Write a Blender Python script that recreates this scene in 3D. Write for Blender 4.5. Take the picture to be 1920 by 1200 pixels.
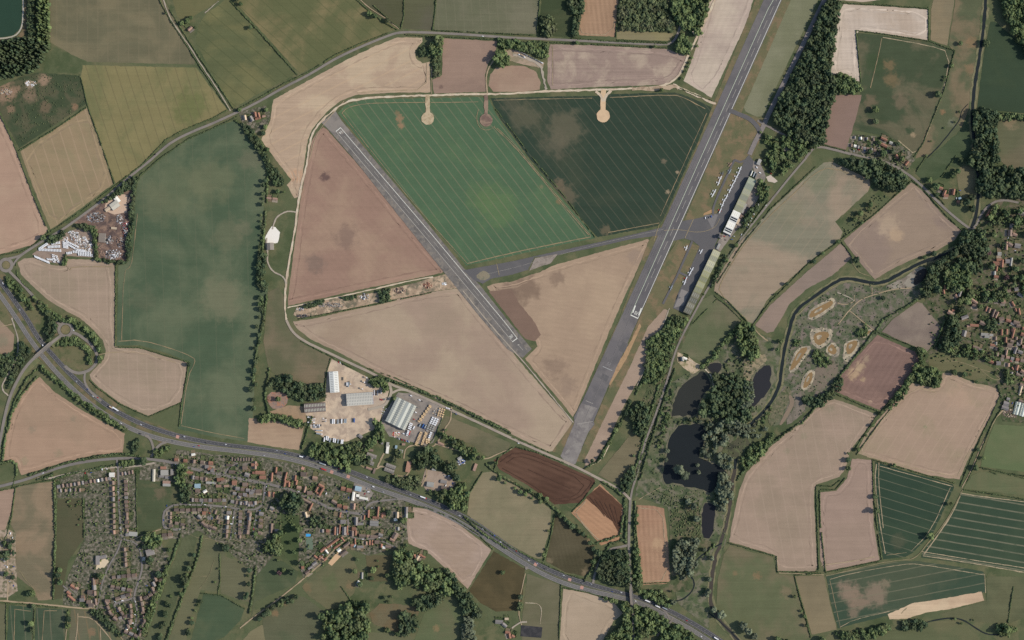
import bpy, bmesh, math, random
import numpy as np
from mathutils import Vector, Matrix

# ------------------------------------------------------------------ camera, sky, sun, exposure
S = 1.25                      # metres per photo pixel on the ground plan
CAM_H = 4500.0
SUN_EL, SUN_AZ = 35.0, 88.0   # degrees; azimuth clockwise from north (+Y)
scene = bpy.context.scene
for o in list(bpy.data.objects):
    bpy.data.objects.remove(o)
COL = scene.collection
cd = bpy.data.cameras.new("camera")
cam = bpy.data.objects.new("camera", cd)
COL.objects.link(cam)
cam.location = (0, 0, CAM_H)
cam.rotation_euler = (0, 0, 0)
cd.sensor_fit = 'HORIZONTAL'
cd.sensor_width = 36.0
cd.lens = 36.0 * CAM_H / (1920 * S)
cd.clip_start = 10.0
cd.clip_end = 30000.0
scene.camera = cam

world = bpy.data.worlds.new("World")
scene.world = world
world.use_nodes = True
wn = world.node_tree.nodes
bg = wn["Background"]
sky = wn.new("ShaderNodeTexSky")
sky.sky_type = 'NISHITA'
sky.sun_disc = False
sky.sun_elevation = math.radians(SUN_EL)
sky.sun_rotation = math.radians(SUN_AZ)
world.node_tree.links.new(sky.outputs[0], bg.inputs[0])
bg.inputs[1].default_value = 0.135
sd = bpy.data.lights.new("sun", 'SUN')
sd.energy = 4.05
sd.angle = math.radians(0.5)
sd.color = (1.0, 0.93, 0.83)
sun = bpy.data.objects.new("sun", sd)
COL.objects.link(sun)
el, az = math.radians(SUN_EL), math.radians(SUN_AZ)
sun_dir = Vector((math.sin(az) * math.cos(el), math.cos(az) * math.cos(el), math.sin(el)))
sun.rotation_euler = sun_dir.to_track_quat('Z', 'Y').to_euler()
sun.location = (1500, 0, 1200)
scene.view_settings.view_transform = 'Standard'
scene.view_settings.look = 'None'
scene.view_settings.exposure = 0.0
scene.view_settings.gamma = 1.0
scene.cycles.use_denoising = False
scene.cycles.max_bounces = 6
scene.cycles.diffuse_bounces = 2

# ------------------------------------------------------------------ small helpers
GAIN = (1.055, 1.065, 1.135)   # light arriving on flat ground per unit albedo
def lin(c):
    c = c / 255.0
    return c / 12.92 if c <= 0.04045 else ((c + 0.055) / 1.055) ** 2.4
def A(rgb):
    """Albedo of flat ground whose sunlit display colour is rgb (0-255)."""
    r, g, b = rgb
    if b < 0.8 * max(r, g) and g > 0.86 * r:      # grass and crop greens read greyer from the air
        y = .3 * r + .59 * g + .11 * b
        k = (0.08 if g > r else 0.04) * max(0.0, min(1.0, (132 - y) / 10))
        q = max(0.0, min(1.0, (y - 70) / 16)) * max(0.0, min(1.0, (128 - y) / 10))
        d = (8, 4, 7) if g > r else (2, 2, 7)
        rgb = tuple(lerp(c, y, k) + e + q * w for c, e, w in zip((r, g, b), (4, 3, 3), d))
    return tuple(min(0.9, max(0.004, lin(c) / q)) for c, q in zip(rgb, GAIN)) + (1.0,)
def lerp(a, b, t):
    return a + (b - a) * t
def P(x, y):
    return ((x - 960.0) * S, (600.0 - y) * S)
def lerp(a, b, t):
    return a + (b - a) * t
RNG = random.Random(7)

REG = []                      # (object, category, look words, px, py) to be described at the end
def note(o, cat, look, px, py, group=None, kind=None):
    if cat: o['category'] = cat
    if group: o['group'] = group
    if kind: o['kind'] = kind
    REG.append((o, cat, look, px, py))

def link(name, me, parent=None, loc=None, rz=0.0):
    o = bpy.data.objects.new(name, me)
    COL.objects.link(o)
    if parent is not None: o.parent = parent
    if loc is not None: o.location = loc
    o.rotation_euler = (0, 0, rz)
    return o

def mesh_np(name, verts, faces, mats, smooth=False, midx=None, attrs=None):
    """faces: (n,k) array or list of arrays with equal k, or a list of index lists."""
    me = bpy.data.meshes.new(name)
    verts = np.asarray(verts, dtype=np.float32)
    if isinstance(faces, np.ndarray):
        n, k = faces.shape
        loops = faces.astype(np.int32).ravel()
        starts = np.arange(n, dtype=np.int32) * k
        me.vertices.add(len(verts)); me.vertices.foreach_set("co", verts.ravel())
        me.loops.add(len(loops)); me.loops.foreach_set("vertex_index", loops)
        me.polygons.add(n); me.polygons.foreach_set("loop_start", starts)
        me.update(calc_edges=True)
    else:
        me.from_pydata([tuple(v) for v in verts.tolist()], [], [list(f) for f in faces])
        me.update()
    for m in (mats if isinstance(mats, (list, tuple)) else [mats]):
        me.materials.append(m)
    if midx is not None:
        me.polygons.foreach_set("material_index", np.asarray(midx, dtype=np.int32))
    if smooth:
        me.polygons.foreach_set("use_smooth", np.ones(len(me.polygons), dtype=bool))
    if attrs:
        for an, av in attrs.items():
            at = me.attributes.new(an, 'FLOAT', 'POINT')
            at.data.foreach_set("value", np.asarray(av, dtype=np.float32))
    return me

class MB:
    """Collects boxes and free polygons with material indices into one mesh."""
    def __init__(s): s.v, s.f, s.m = [], [], []
    def add(s, vs, fs, mi=0, mat=None):
        b = len(s.v)
        s.v += [tuple(mat @ Vector(v)) if mat else tuple(v) for v in vs]
        s.f += [[b + i for i in f] for f in fs]
        s.m += [mi] * len(fs)
    def box(s, x0, x1, y0, y1, z0, z1, mi=0, taper=1.0, mat=None):
        cx, cy = (x0 + x1) / 2, (y0 + y1) / 2
        tx0, tx1 = cx + (x0 - cx) * taper, cx + (x1 - cx) * taper
        ty0, ty1 = cy + (y0 - cy) * taper, cy + (y1 - cy) * taper
        vs = [(x0, y0, z0), (x1, y0, z0), (x1, y1, z0), (x0, y1, z0), (tx0, ty0, z1), (tx1, ty0, z1), (tx1, ty1, z1), (tx0, ty1, z1)]
        s.add(vs, [(3, 2, 1, 0), (4, 5, 6, 7), (0, 1, 5, 4), (1, 2, 6, 5), (2, 3, 7, 6), (3, 0, 4, 7)], mi, mat)
    def prism(s, prof, y0, y1, mi=0):
        """profile in (x,z), counter-clockwise seen from -y, swept along y"""
        n = len(prof)
        vs = [(x, y0, z) for x, z in prof] + [(x, y1, z) for x, z in prof]
        fs = [list(range(n)), list(range(2 * n - 1, n - 1, -1))] + [[(i + 1) % n, i, n + i, n + (i + 1) % n] for i in range(n)]
        s.add(vs, fs, mi)
    def cyl(s, cx, cy, cz, r, h, axis='z', n=8, mi=0):
        vs = []
        for k in (0, 1):
            for i in range(n):
                a = 2 * math.pi * i / n
                c, d, t = r * math.cos(a), r * math.sin(a), (k - .5) * h
                vs.append((cx + c, cy + d, cz + t) if axis == 'z' else ((cx + t, cy + c, cz + d) if axis == 'x' else (cx + d, cy + t, cz + c)))
        s.add(vs, [list(range(n - 1, -1, -1)), list(range(n, 2 * n))] + [[i, (i + 1) % n, n + (i + 1) % n, n + i] for i in range(n)], mi)
    def mesh(s, name, mats):
        return mesh_np(name, np.array(s.v), s.f, mats, midx=s.m)
    def build(s, name, mats, parent=None, loc=None, rz=0):
        return link(name, s.mesh(name, mats), parent, loc, rz)

# ------------------------------------------------------------------ materials
class NT:
    def __init__(s, name, rough=0.9, spec=0.2):
        s.m = bpy.data.materials.new(name)
        s.m.use_nodes = True
        s.t = s.m.node_tree
        s.b = s.t.nodes["Principled BSDF"]
        s.b.inputs["Roughness"].default_value = rough
        s.b.inputs["Specular IOR Level"].default_value = spec
        s.pos = s.t.nodes.new("ShaderNodeTexCoord").outputs["Object"]
    def set(s, sock, v):
        if isinstance(v, bpy.types.NodeSocket): s.t.links.new(v, sock)
        elif isinstance(v, (tuple, list)): sock.default_value = v if len(v) == len(sock.default_value) else tuple(v)[:len(sock.default_value)]
        else: sock.default_value = v
    def noise(s, vec, scale, detail=3, rough=0.55, dist=0.0):
        n = s.t.nodes.new("ShaderNodeTexNoise")
        s.set(n.inputs["Vector"], vec)
        n.inputs["Scale"].default_value = scale; n.inputs["Detail"].default_value = detail
        n.inputs["Roughness"].default_value = rough; n.inputs["Distortion"].default_value = dist
        return n.outputs["Fac"]
    def math(s, op, a, b=0.0, c=None):
        n = s.t.nodes.new("ShaderNodeMath"); n.operation = op
        s.set(n.inputs[0], a); s.set(n.inputs[1], b)
        if c is not None: s.set(n.inputs[2], c)
        return n.outputs[0]
    def rng(s, v, a, b, c=0.0, d=1.0, smooth=True):
        n = s.t.nodes.new("ShaderNodeMapRange")
        if smooth: n.interpolation_type = 'SMOOTHSTEP'
        s.set(n.inputs[0], v)
        for i, x in enumerate((a, b, c, d)): s.set(n.inputs[1 + i], x)
        return n.outputs[0]
    def mix(s, f, a, b, mode='MIX'):
        n = s.t.nodes.new("ShaderNodeMix"); n.data_type = 'RGBA'; n.blend_type = mode
        s.set(n.inputs[0], f); s.set(n.inputs[6], a); s.set(n.inputs[7], b)
        return n.outputs[2]
    def gain(s, col, fac):
        n = s.t.nodes.new("ShaderNodeVectorMath"); n.operation = 'SCALE'
        s.set(n.inputs[0], col); s.set(n.inputs[3], fac)
        return n.outputs[0]
    def map(s, ang=0.0, scale=(1, 1, 1), loc=(0, 0, 0), vec=None):
        n = s.t.nodes.new("ShaderNodeMapping"); n.vector_type = 'POINT'
        s.set(n.inputs[0], vec if vec is not None else s.pos)
        n.inputs["Rotation"].default_value = (0, 0, -ang)
        n.inputs["Scale"].default_value = scale; n.inputs["Location"].default_value = loc
        return n.outputs[0]
    def xyz(s, v):
        n = s.t.nodes.new("ShaderNodeSeparateXYZ"); s.set(n.inputs[0], v); return n.outputs
    def col(s, c):
        s.set(s.b.inputs["Base Color"], c); return s.m
    def bump(s, h, strength=0.3, dist=0.3):
        n = s.t.nodes.new("ShaderNodeBump"); n.inputs["Strength"].default_value = strength; n.inputs["Distance"].default_value = dist
        s.set(n.inputs["Height"], h); s.t.links.new(n.outputs[0], s.b.inputs["Normal"])

def field_mat(name, c1, c2=None, ang=0.0, streak=0.10, patch=(0.007, 0.42, 0.62), mott=0.14, tram=None, spots=(), rows=None, fine=0.10, gran=0.0):
    """Cropped ground: two soil or crop tones in patches, drilling streaks along ang, optional wheelings (spacing, half width, colour, strength)."""
    n = NT(name, 0.95, 0.1)
    sd_ = RNG.uniform(-500, 500)
    base = n.map(0, (1, 1, 1), (sd_, sd_ * .7, 0))
    c = A(c1)
    if c2 is not None:
        pf = n.noise(base, patch[0], 5, 0.6, 0.4)
        c = n.mix(n.rng(pf, patch[1], patch[2]), A(c1), A(c2))
    a = math.radians(ang)
    for (sx, sy, r, sc, st) in spots:
        wx, wy = P(sx, sy); R_ = r * S
        v = n.map(0, (1 / R_, 1 / R_, 0), (-wx / R_, -wy / R_, 0))
        ln = n.t.nodes.new("ShaderNodeVectorMath"); ln.operation = 'LENGTH'; n.set(ln.inputs[0], v)
        d = n.math('ADD', ln.outputs["Value"], n.math('MULTIPLY', n.math('SUBTRACT', n.noise(base, 1.6 / R_, 5, 0.65), 0.5), 2.2))
        c = n.mix(n.rng(d, 0.35, 1.1, st, 0.0), c, A(sc))
    sv = n.map(a, (0.006, 0.22, 1))
    f = n.math('ADD', 1.0, n.math('MULTIPLY', n.math('SUBTRACT', n.noise(sv, 1.0, 4, 0.7), 0.5), streak * 3.3))
    sv2 = n.map(a, (0.0025, 0.05, 1), (3, 7, 0))
    f = n.math('ADD', f, n.math('MULTIPLY', n.math('SUBTRACT', n.noise(sv2, 1.0, 3, 0.6), 0.5), streak * 2.0))
    f = n.math('ADD', f, n.math('MULTIPLY', n.math('SUBTRACT', n.noise(base, 0.028, 5, 0.65), 0.5), mott * 1.9))
    f = n.math('ADD', f, n.math('MULTIPLY', n.math('SUBTRACT', n.noise(base, 0.35, 2, 0.6), 0.5), fine * 1.9))
    if gran:
        f = n.math('ADD', f, n.math('MULTIPLY', n.rng(n.noise(base, 0.16, 3, 0.7), 0.52, 0.68), gran))
    if tram or rows:
        x = n.xyz(n.map(a, (1, 1, 1)))[1]
        wob = n.math('MULTIPLY', n.math('SUBTRACT', n.noise(base, 0.012, 1), 0.5), 3.0)
        x = n.math('ADD', x, wob)
    if rows:
        sp, amt = rows
        w = n.math('SINE', n.math('MULTIPLY', x, 2 * math.pi / sp))
        f = n.math('ADD', f, n.math('MULTIPLY', n.math('MULTIPLY', w, n.rng(n.noise(base, 0.03, 2), 0.3, 0.6)), amt))
    c = n.gain(c, f)
    if tram:
        sp, hw, tc, ts = tram
        q = n.math('PINGPONG', n.math('ADD', x, sd_), sp / 2)
        ed = n.rng(q, hw * 0.5, hw * 1.5, 1.0, 0.0)
        ed = n.math('MULTIPLY', ed, n.rng(n.noise(base, 0.05, 3), 0.25, 0.55, ts * .35, ts))
        c = n.mix(ed, c, A(tc))
    return n.col(c)

def ground_mat(name, cols, scale=0.02, fine=0.25, rough=0.95, spec=0.1, streak=None):
    """Rough ground: several tones scattered by noise."""
    n = NT(name, rough, spec)
    sd_ = RNG.uniform(-500, 500)
    base = n.map(0, (1, 1, 1), (sd_, -sd_, 0))
    c = A(cols[0])
    for i, cc in enumerate(cols[1:]):
        v = n.map(0, (1, 1, 1), (sd_ + 91 * i, sd_ * .3 - 57 * i, 0))
        c = n.mix(n.rng(n.noise(v, scale * (1 + .6 * i), 5, 0.65, 0.3), 0.46, 0.62), c, A(cc))
    f = n.math('ADD', 1.0, n.math('MULTIPLY', n.math('SUBTRACT', n.noise(base, 0.3, 4, 0.7), 0.5), fine * 2))
    f = n.math('ADD', f, n.math('MULTIPLY', n.math('SUBTRACT', n.noise(base, 0.06, 3, 0.6), 0.5), fine))
    if streak:
        a, amt = streak
        f = n.math('ADD', f, n.math('MULTIPLY', n.math('SUBTRACT', n.noise(n.map(math.radians(a), (0.01, 0.35, 1)), 1, 4, 0.7), 0.5), amt * 2))
    return n.col(n.gain(c, f))

def plain_mat(name, rgb, var=0.12, scale=0.4, rough=0.7, spec=0.3, objvar=0.0, absolute=False, metal=0.0):
    n = NT(name, rough, spec)
    c = (tuple(rgb) + (1,)) if absolute else A(rgb)
    f = n.math('ADD', 1.0, n.math('MULTIPLY', n.math('SUBTRACT', n.noise(n.pos, scale, 4, 0.65), 0.5), var * 2))
    if objvar:
        oi = n.t.nodes.new("ShaderNodeObjectInfo").outputs["Random"]
        f = n.math('ADD', f, n.math('MULTIPLY', n.math('SUBTRACT', oi, 0.5), objvar * 2))
    n.b.inputs["Metallic"].default_value = metal
    return n.col(n.gain(c, f))

# ------------------------------------------------------------------ flat sheets and ribbons
def resample(pts, step, closed):
    out = []
    n = len(pts)
    for i in range(n if closed else n - 1):
        a, b = pts[i], pts[(i + 1) % n]
        d = math.hypot(b[0] - a[0], b[1] - a[1])
        k = max(1, int(d / step))
        for j in range(k):
            t = j / k
            out.append(tuple(lerp(p, q, t) for p, q in zip(a, b)))
    if not closed: out.append(tuple(pts[-1]))
    return out

def smooth_line(pts, it=2, closed=False):
    for _ in range(it):
        new = [] if closed else [pts[0]]
        n = len(pts)
        for i in range(n if closed else n - 1):
            a, b = pts[i], pts[(i + 1) % n]
            new.append(tuple(lerp(p, q, .25) for p, q in zip(a, b)))
            new.append(tuple(lerp(p, q, .75) for p, q in zip(a, b)))
        if not closed: new.append(pts[-1])
        pts = new
    return pts

def sheet(name, px, mat, z, rag=0.6, step=5.0, round_=0, kind='structure', cat=None, look=None, loops=None):
    pts = list(px)
    if round_: pts = smooth_line(pts, round_, True)
    pts = resample(pts, step, True)
    r = random.Random(len(px) * 31 + int(px[0][0]))
    pts = [(x + r.gauss(0, rag * .5), y + r.gauss(0, rag * .5)) for x, y in pts]
    w = [P(*p) + (z,) for p in pts]
    ar = sum(w[i][0] * w[(i + 1) % len(w)][1] - w[(i + 1) % len(w)][0] * w[i][1] for i in range(len(w)))
    if ar < 0: w.reverse()
    me = mesh_np(name, np.array(w), [list(range(len(w)))], mat)
    o = link(name, me)
    cx = sum(p[0] for p in px) / len(px); cy = sum(p[1] for p in px) / len(px)
    note(o, cat, look or name.replace('_', ' '), cx, cy, None, kind)
    return o

def offsets(w3):
    """left normals for a world polyline of (x,y,z)"""
    n = len(w3); out = []
    for i in range(n):
        a, b = w3[max(0, i - 1)], w3[min(n - 1, i + 1)]
        dx, dy = b[0] - a[0], b[1] - a[1]
        d = math.hypot(dx, dy) or 1
        out.append((-dy / d, dx / d))
    return out

def world_line(px, z=0.0, it=2, step=6.0, closed=False):
    pts = [tuple(p) if len(p) > 2 else (p[0], p[1], z) for p in px]
    if it: pts = smooth_line(pts, it, closed)
    pts = resample(pts, step, closed)
    return [P(p[0], p[1]) + (p[2],) for p in pts]

def ribbon_mesh(name, w3, width, mat, rag=0.0, closed=False, seed=0):
    r = random.Random(seed)
    if closed: w3 = w3 + [w3[0]]
    nn = offsets(w3)
    if closed:
        nn[0] = nn[-1] = tuple((a + b) / 2 for a, b in zip(nn[0], nn[-1]))
    v, f = [], []
    for p, q in zip(w3, nn):
        wl, wr = width / 2 + r.gauss(0, rag), width / 2 + r.gauss(0, rag)
        v.append((p[0] + q[0] * wl, p[1] + q[1] * wl, p[2])); v.append((p[0] - q[0] * wr, p[1] - q[1] * wr, p[2]))
    for i in range(len(w3) - 1): f.append((2 * i, 2 * i + 1, 2 * i + 3, 2 * i + 2))
    return mesh_np(name, np.array(v), np.array(f), mat)

def ribbon(name, px, width, mat, z, it=2, rag=0.0, cat=None, look=None, closed=False, kind='structure'):
    w3 = world_line(px, z, it, closed=closed)
    o = link(name, ribbon_mesh(name, w3, width * S, mat, rag, closed, int(px[0][0])))
    m = px[len(px) // 2]
    note(o, cat, look or name.replace('_', ' '), m[0], m[1], None, kind)
    return o

def dashes(name, px, width, on, off, mat, z, it=2):
    """broken painted line (metres) as one markings sheet"""
    w3 = world_line(px, z, it, step=1.5)
    v, f, s, acc = [], [], 0.0, []
    nn = offsets(w3)
    d = 0.0
    for i in range(len(w3) - 1):
        a, b = w3[i], w3[i + 1]
        L = math.hypot(b[0] - a[0], b[1] - a[1])
        if d % (on + off) < on:
            k = len(v)
            for p, q in ((a, nn[i]), (b, nn[i + 1])):
                v += [(p[0] + q[0] * width / 2, p[1] + q[1] * width / 2, p[2]), (p[0] - q[0] * width / 2, p[1] - q[1] * width / 2, p[2])]
            f.append((k, k + 1, k + 3, k + 2))
        d += L
    o = link(name, mesh_np(name, np.array(v), np.array(f), mat))
    m = px[len(px) // 2]
    note(o, None, name.replace('_', ' '), m[0], m[1], None, 'structure')
    return o
# ------------------------------------------------------------------ vegetation
def ico(sub):
    b = bmesh.new(); bmesh.ops.create_icosphere(b, subdivisions=sub, radius=1.0)
    v = np.array([x.co[:] for x in b.verts], dtype=np.float32); f = np.array([[q.index for q in x.verts] for x in b.faces], dtype=np.int32)
    b.free(); return v, f
ICO1, ICO2 = ico(1), ico(2)

def foliage_mat(name, c1, c2, c3, leaf=0.27):
    n = NT(name, 0.75, 0.15)
    at = n.t.nodes.new("ShaderNodeAttribute"); at.attribute_name = "tint"
    oi = n.t.nodes.new("ShaderNodeObjectInfo").outputs["Random"]
    geo = n.t.nodes.new("ShaderNodeNewGeometry").outputs["Position"]
    r = n.math('FRACT', n.math('ADD', at.outputs["Fac"], oi))
    c = n.mix(n.rng(r, 0.15, 0.75), c1 + (1,), c2 + (1,))
    c = n.mix(n.math('MULTIPLY', n.rng(n.noise(geo, 0.03, 2), 0.5, 0.66), 0.55), c, c3 + (1,))
    f = n.math('ADD', 1.0, n.math('MULTIPLY', n.math('SUBTRACT', n.noise(geo, 0.9, 4, 0.7), 0.5), leaf * 3))
    f = n.math('MULTIPLY', f, n.math('ADD', 0.64, n.math('MULTIPLY', n.math('FRACT', n.math('MULTIPLY', r, 7.31)), 0.72)))
    return n.col(n.gain(c, f))

M = {}
M['leaf'] = foliage_mat("broadleaf_foliage", (0.071, 0.103, 0.044), (0.124, 0.159, 0.063), (0.105, 0.115, 0.056))
M['dark'] = foliage_mat("dark_foliage", (0.049, 0.074, 0.039), (0.078, 0.103, 0.048), (0.074, 0.081, 0.044))
M['pale'] = foliage_mat("willow_foliage", (0.094, 0.114, 0.072), (0.128, 0.146, 0.090), (0.098, 0.106, 0.070))
M['hedge'] = foliage_mat("hedge_foliage", (0.060, 0.084, 0.038), (0.093, 0.122, 0.051), (0.082, 0.090, 0.046))
M['scrub'] = foliage_mat("scrub_foliage", (0.078, 0.102, 0.049), (0.115, 0.134, 0.062), (0.113, 0.108, 0.065))
M['copper'] = foliage_mat("copper_foliage", (0.062, 0.036, 0.038), (0.077, 0.045, 0.045), (0.057, 0.034, 0.034))
M['bark'] = plain_mat("bark", (0.09, 0.075, 0.06), 0.3, 1.5, 0.9, 0.1, absolute=True)

def crown_arrays(seed, clumps=13, base=ICO2, tall=1.0, tufts=70):
    """One crown of unit radius: clumps of foliage with an uneven outline plus leaf sprays that stand out of them."""
    r = np.random.RandomState(seed)
    V, F, nv = [], [], 0
    cen = []
    for k in range(clumps):
        if k == 0: c, q = np.array([0, 0, 1.25 * tall]), 0.62
        else:
            a = 2 * math.pi * (k * 0.618 + r.uniform(-.08, .08)); h = r.uniform(0.0, 1.0)
            rad = (0.30 + 0.42 * math.sqrt(1 - h * h * .75)) * r.uniform(.78, 1.12)
            c = np.array([rad * math.cos(a), rad * math.sin(a), (0.72 + h * 1.0) * tall]); q = r.uniform(.27, .46)
        v, f = base[0].copy(), base[1]
        v *= (1 + r.normal(0, .13, (len(v), 1)))
        v = v * np.array([q * r.uniform(.85, 1.15), q * r.uniform(.85, 1.15), q * r.uniform(.75, .95) * max(1, tall * .8)]) + c
        V.append(v); F.append(f + nv); nv += len(v); cen.append((c, q))
    for k in range(tufts):
        c, q = cen[r.randint(len(cen))]
        d = r.normal(size=3); d[2] = abs(d[2]) * .8; d /= np.linalg.norm(d)
        p = c + d * q * r.uniform(.85, 1.18)
        t = np.cross(d, r.normal(size=3)); t /= np.linalg.norm(t); u = np.cross(d, t) + d * r.uniform(-.6, .6)
        s = r.uniform(.07, .16)
        V.append(np.array([p + t * s, p + u * s, p - t * s * .7 - u * s * .6])); F.append(np.array([[nv, nv + 1, nv + 2]])); nv += 3
    return np.concatenate(V).astype(np.float32), np.concatenate(F).astype(np.int32)

def cone_arrays(seed):
    r = np.random.RandomState(seed); V, F, nv = [], [], 0
    for k in range(5):
        v, f = ICO1[0].copy(), ICO1[1]
        q = .9 - .17 * k
        v *= (1 + r.normal(0, .16, (len(v), 1)))
        V.append(v * np.array([q, q, .42]) + np.array([r.normal(0, .05), r.normal(0, .05), .6 + .42 * k])); F.append(f + nv); nv += len(v)
    return np.concatenate(V).astype(np.float32), np.concatenate(F).astype(np.int32)

CROWN_BIG = [crown_arrays(s, 15, ICO2, 1.0, 110) for s in range(7)]
CROWN_TALL = [crown_arrays(40 + s, 13, ICO2, 1.35, 90) for s in range(3)]
CROWN_LITE = [crown_arrays(80 + s, 9, ICO1, 1.0, 26) for s in range(10)]
CONE_LITE = [cone_arrays(120 + s) for s in range(5)]
BUSH = []
for s in range(6):
    rr = np.random.RandomState(200 + s)
    v = ICO1[0].copy() * (1 + rr.normal(0, .2, (12, 1)))
    BUSH.append((v.astype(np.float32), ICO1[1]))

CROWN_MESH = {}
def crown_mesh(kind, mat, k):
    key = (kind, mat, k)
    if key not in CROWN_MESH:
        v, f = (CROWN_BIG if kind == 'broad' else CROWN_TALL)[k]
        CROWN_MESH[key] = mesh_np("crown", v, f, M[mat], False, None, {"tint": np.full(len(v), k * .137)})
    return CROWN_MESH[key]
tb = MB()
for i in range(4):
    ang = i * 1.6 + .3
    tb.add([(0.07 * math.cos(t * 2.1), 0.07 * math.sin(t * 2.1), .75) for t in range(3)] + [(.42 * math.cos(ang) + .02 * math.cos(t * 2.1), .42 * math.sin(ang) + .02 * math.sin(t * 2.1), 1.25) for t in range(3)],
           [(0, 1, 4, 3), (1, 2, 5, 4), (2, 0, 3, 5), (3, 4, 5)])
tv = [(r * math.cos(2 * math.pi * j / 7), r * math.sin(2 * math.pi * j / 7), z) for z, r in ((0, .14), (.12, .1), (.5, .085), (1.15, .05)) for j in range(7)]
tb.add(tv, [(a * 7 + j, a * 7 + (j + 1) % 7, (a + 1) * 7 + (j + 1) % 7, (a + 1) * 7 + j) for a in range(3) for j in range(7)])
TRUNK = tb.mesh("trunk", M['bark'])
TREES = []
TREE_LOOK = {'leaf': "green tree", 'dark': "dark green tree", 'pale': "pale green tree", 'copper': "copper-leaved tree"}
TQ = []
def tree(*a): TQ.append(a)
def flush_trees(limit=296):
    TQ.sort(key=lambda q: -q[2])
    for a in TQ[:limit]: make_tree(*a)
    items = []; rr = random.Random(5)
    for a in TQ[limit:]:
        q = a[2] * S; wx, wy = P(a[0], a[1]); items.append((rr.randrange(10), wx, wy, 0, q, q * rr.uniform(.9, 1.2), rr.uniform(0, 6.28), rr.random()))
    if items:
        v, f, t = merge_instances(items, CROWN_LITE)
        o = link("saplings", mesh_np("saplings", v, f, M['leaf'], False, None, {"tint": t})); note(o, 'saplings', "small young trees scattered along field edges and gardens", 960, 600, None, 'stuff')
def make_tree(px, py, r, mat='leaf', kind=None, group='single trees'):
    rr = random.Random(int(px * 13 + py * 7))
    if kind is None: kind = 'tall' if rr.random() < .25 else 'broad'
    x, y = P(px, py)
    root = bpy.data.objects.new("tree", None); COL.objects.link(root)
    root.location = (x, y, 0); root.rotation_euler = (0, 0, rr.uniform(0, 6.28))
    R_ = r * S * rr.uniform(.94, 1.08)
    h = R_ * (1.25 if R_ < 5 else 1.05) * rr.uniform(.9, 1.1)
    k = rr.randrange(7 if kind == 'broad' else 3)
    c = link("crown", crown_mesh(kind, mat, k), root); c.scale = (R_, R_, h)
    t = link("trunk", TRUNK, root); t.scale = (R_, R_, h)
    sz = "small" if r < 3.4 else ("medium" if r < 5.6 else "large")
    note(root, 'tree', f"{sz if kind == 'broad' else 'tall'} {TREE_LOOK[mat]}", px, py, group)
    TREES.append((px, py, r))
    return root
def tree_row(x0, y0, x1, y1, n, r, mat='leaf', jit=1.2, group='trees along the hedgerows'):
    rr = random.Random(int(x0 * 3 + y0 * 5 + n))
    for i in range(n):
        t = (i + .5) / n + rr.uniform(-.25, .25) / n
        tree(lerp(x0, x1, t) + rr.gauss(0, jit), lerp(y0, y1, t) + rr.gauss(0, jit), r * rr.uniform(.75, 1.2), mat if rr.random() < .8 else rr.choice(['leaf', 'dark']), None, group)

def inside(p, poly):
    x, y = p; c = False; n = len(poly); j = n - 1
    for i in range(n):
        xi, yi = poly[i][:2]; xj, yj = poly[j][:2]
        if (yi > y) != (yj > y) and x < (xj - xi) * (y - yi) / (yj - yi) + xi: c = not c
        j = i
    return c

def merge_instances(items, protos):
    """items: (proto index, x, y, z, sx, sz, rot, tint) -> one vertex/face array"""
    V, F, T, nv = [], [], [], 0
    for k, x, y, z, sx, sz, rot, tint in items:
        v, f = protos[k]
        c, s = math.cos(rot), math.sin(rot)
        w = np.empty_like(v)
        w[:, 0] = (v[:, 0] * c - v[:, 1] * s) * sx + x; w[:, 1] = (v[:, 0] * s + v[:, 1] * c) * sx + y; w[:, 2] = v[:, 2] * sz + z
        V.append(w); F.append(f + nv); T.append(np.full(len(v), tint, dtype=np.float32)); nv += len(v)
    return np.concatenate(V), np.concatenate(F), np.concatenate(T)

def wood(name, poly, r, mat='leaf', conifer=False, dens=1.0, hgt=1.0, look=None, cat='woodland', rvar=.42):
    """A closed stand of trees read as one mass: many crowns of different size filling the outline."""
    rr = random.Random(int(poly[0][0] * 3 + poly[0][1]))
    xs, ys = [p[0] for p in poly], [p[1] for p in poly]
    st = r * 1.28 / math.sqrt(dens)
    items = []
    y = min(ys); row = 0
    while y < max(ys):
        x = min(xs) + (row % 2) * st * .5
        while x < max(xs):
            p = (x + rr.uniform(-.42, .42) * st, y + rr.uniform(-.42, .42) * st)
            if inside(p, poly) and (dens >= .9 or rr.random() < .55 + dens * .45):
                q = r * S * rr.uniform(1 - rvar, 1 + rvar) * 1.08
                wx, wy = P(*p)
                items.append((rr.randrange(5 if conifer else 10), wx, wy, -q * .25 if r < 2.4 else 0.0, q, q * rr.uniform(.9, 1.35) * hgt, rr.uniform(0, 6.28), rr.random()))
            x += st
        y += st * .87; row += 1
    if not items: return None
    v, f, t = merge_instances(items, CONE_LITE if conifer else CROWN_LITE)
    o = link(name, mesh_np(name, v, f, M[mat], False, None, {"tint": t}))
    cx, cy = sum(xs) / len(xs), sum(ys) / len(ys)
    note(o, cat, look or "dense stand of trees", cx, cy, None, 'stuff')
    return o

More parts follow.
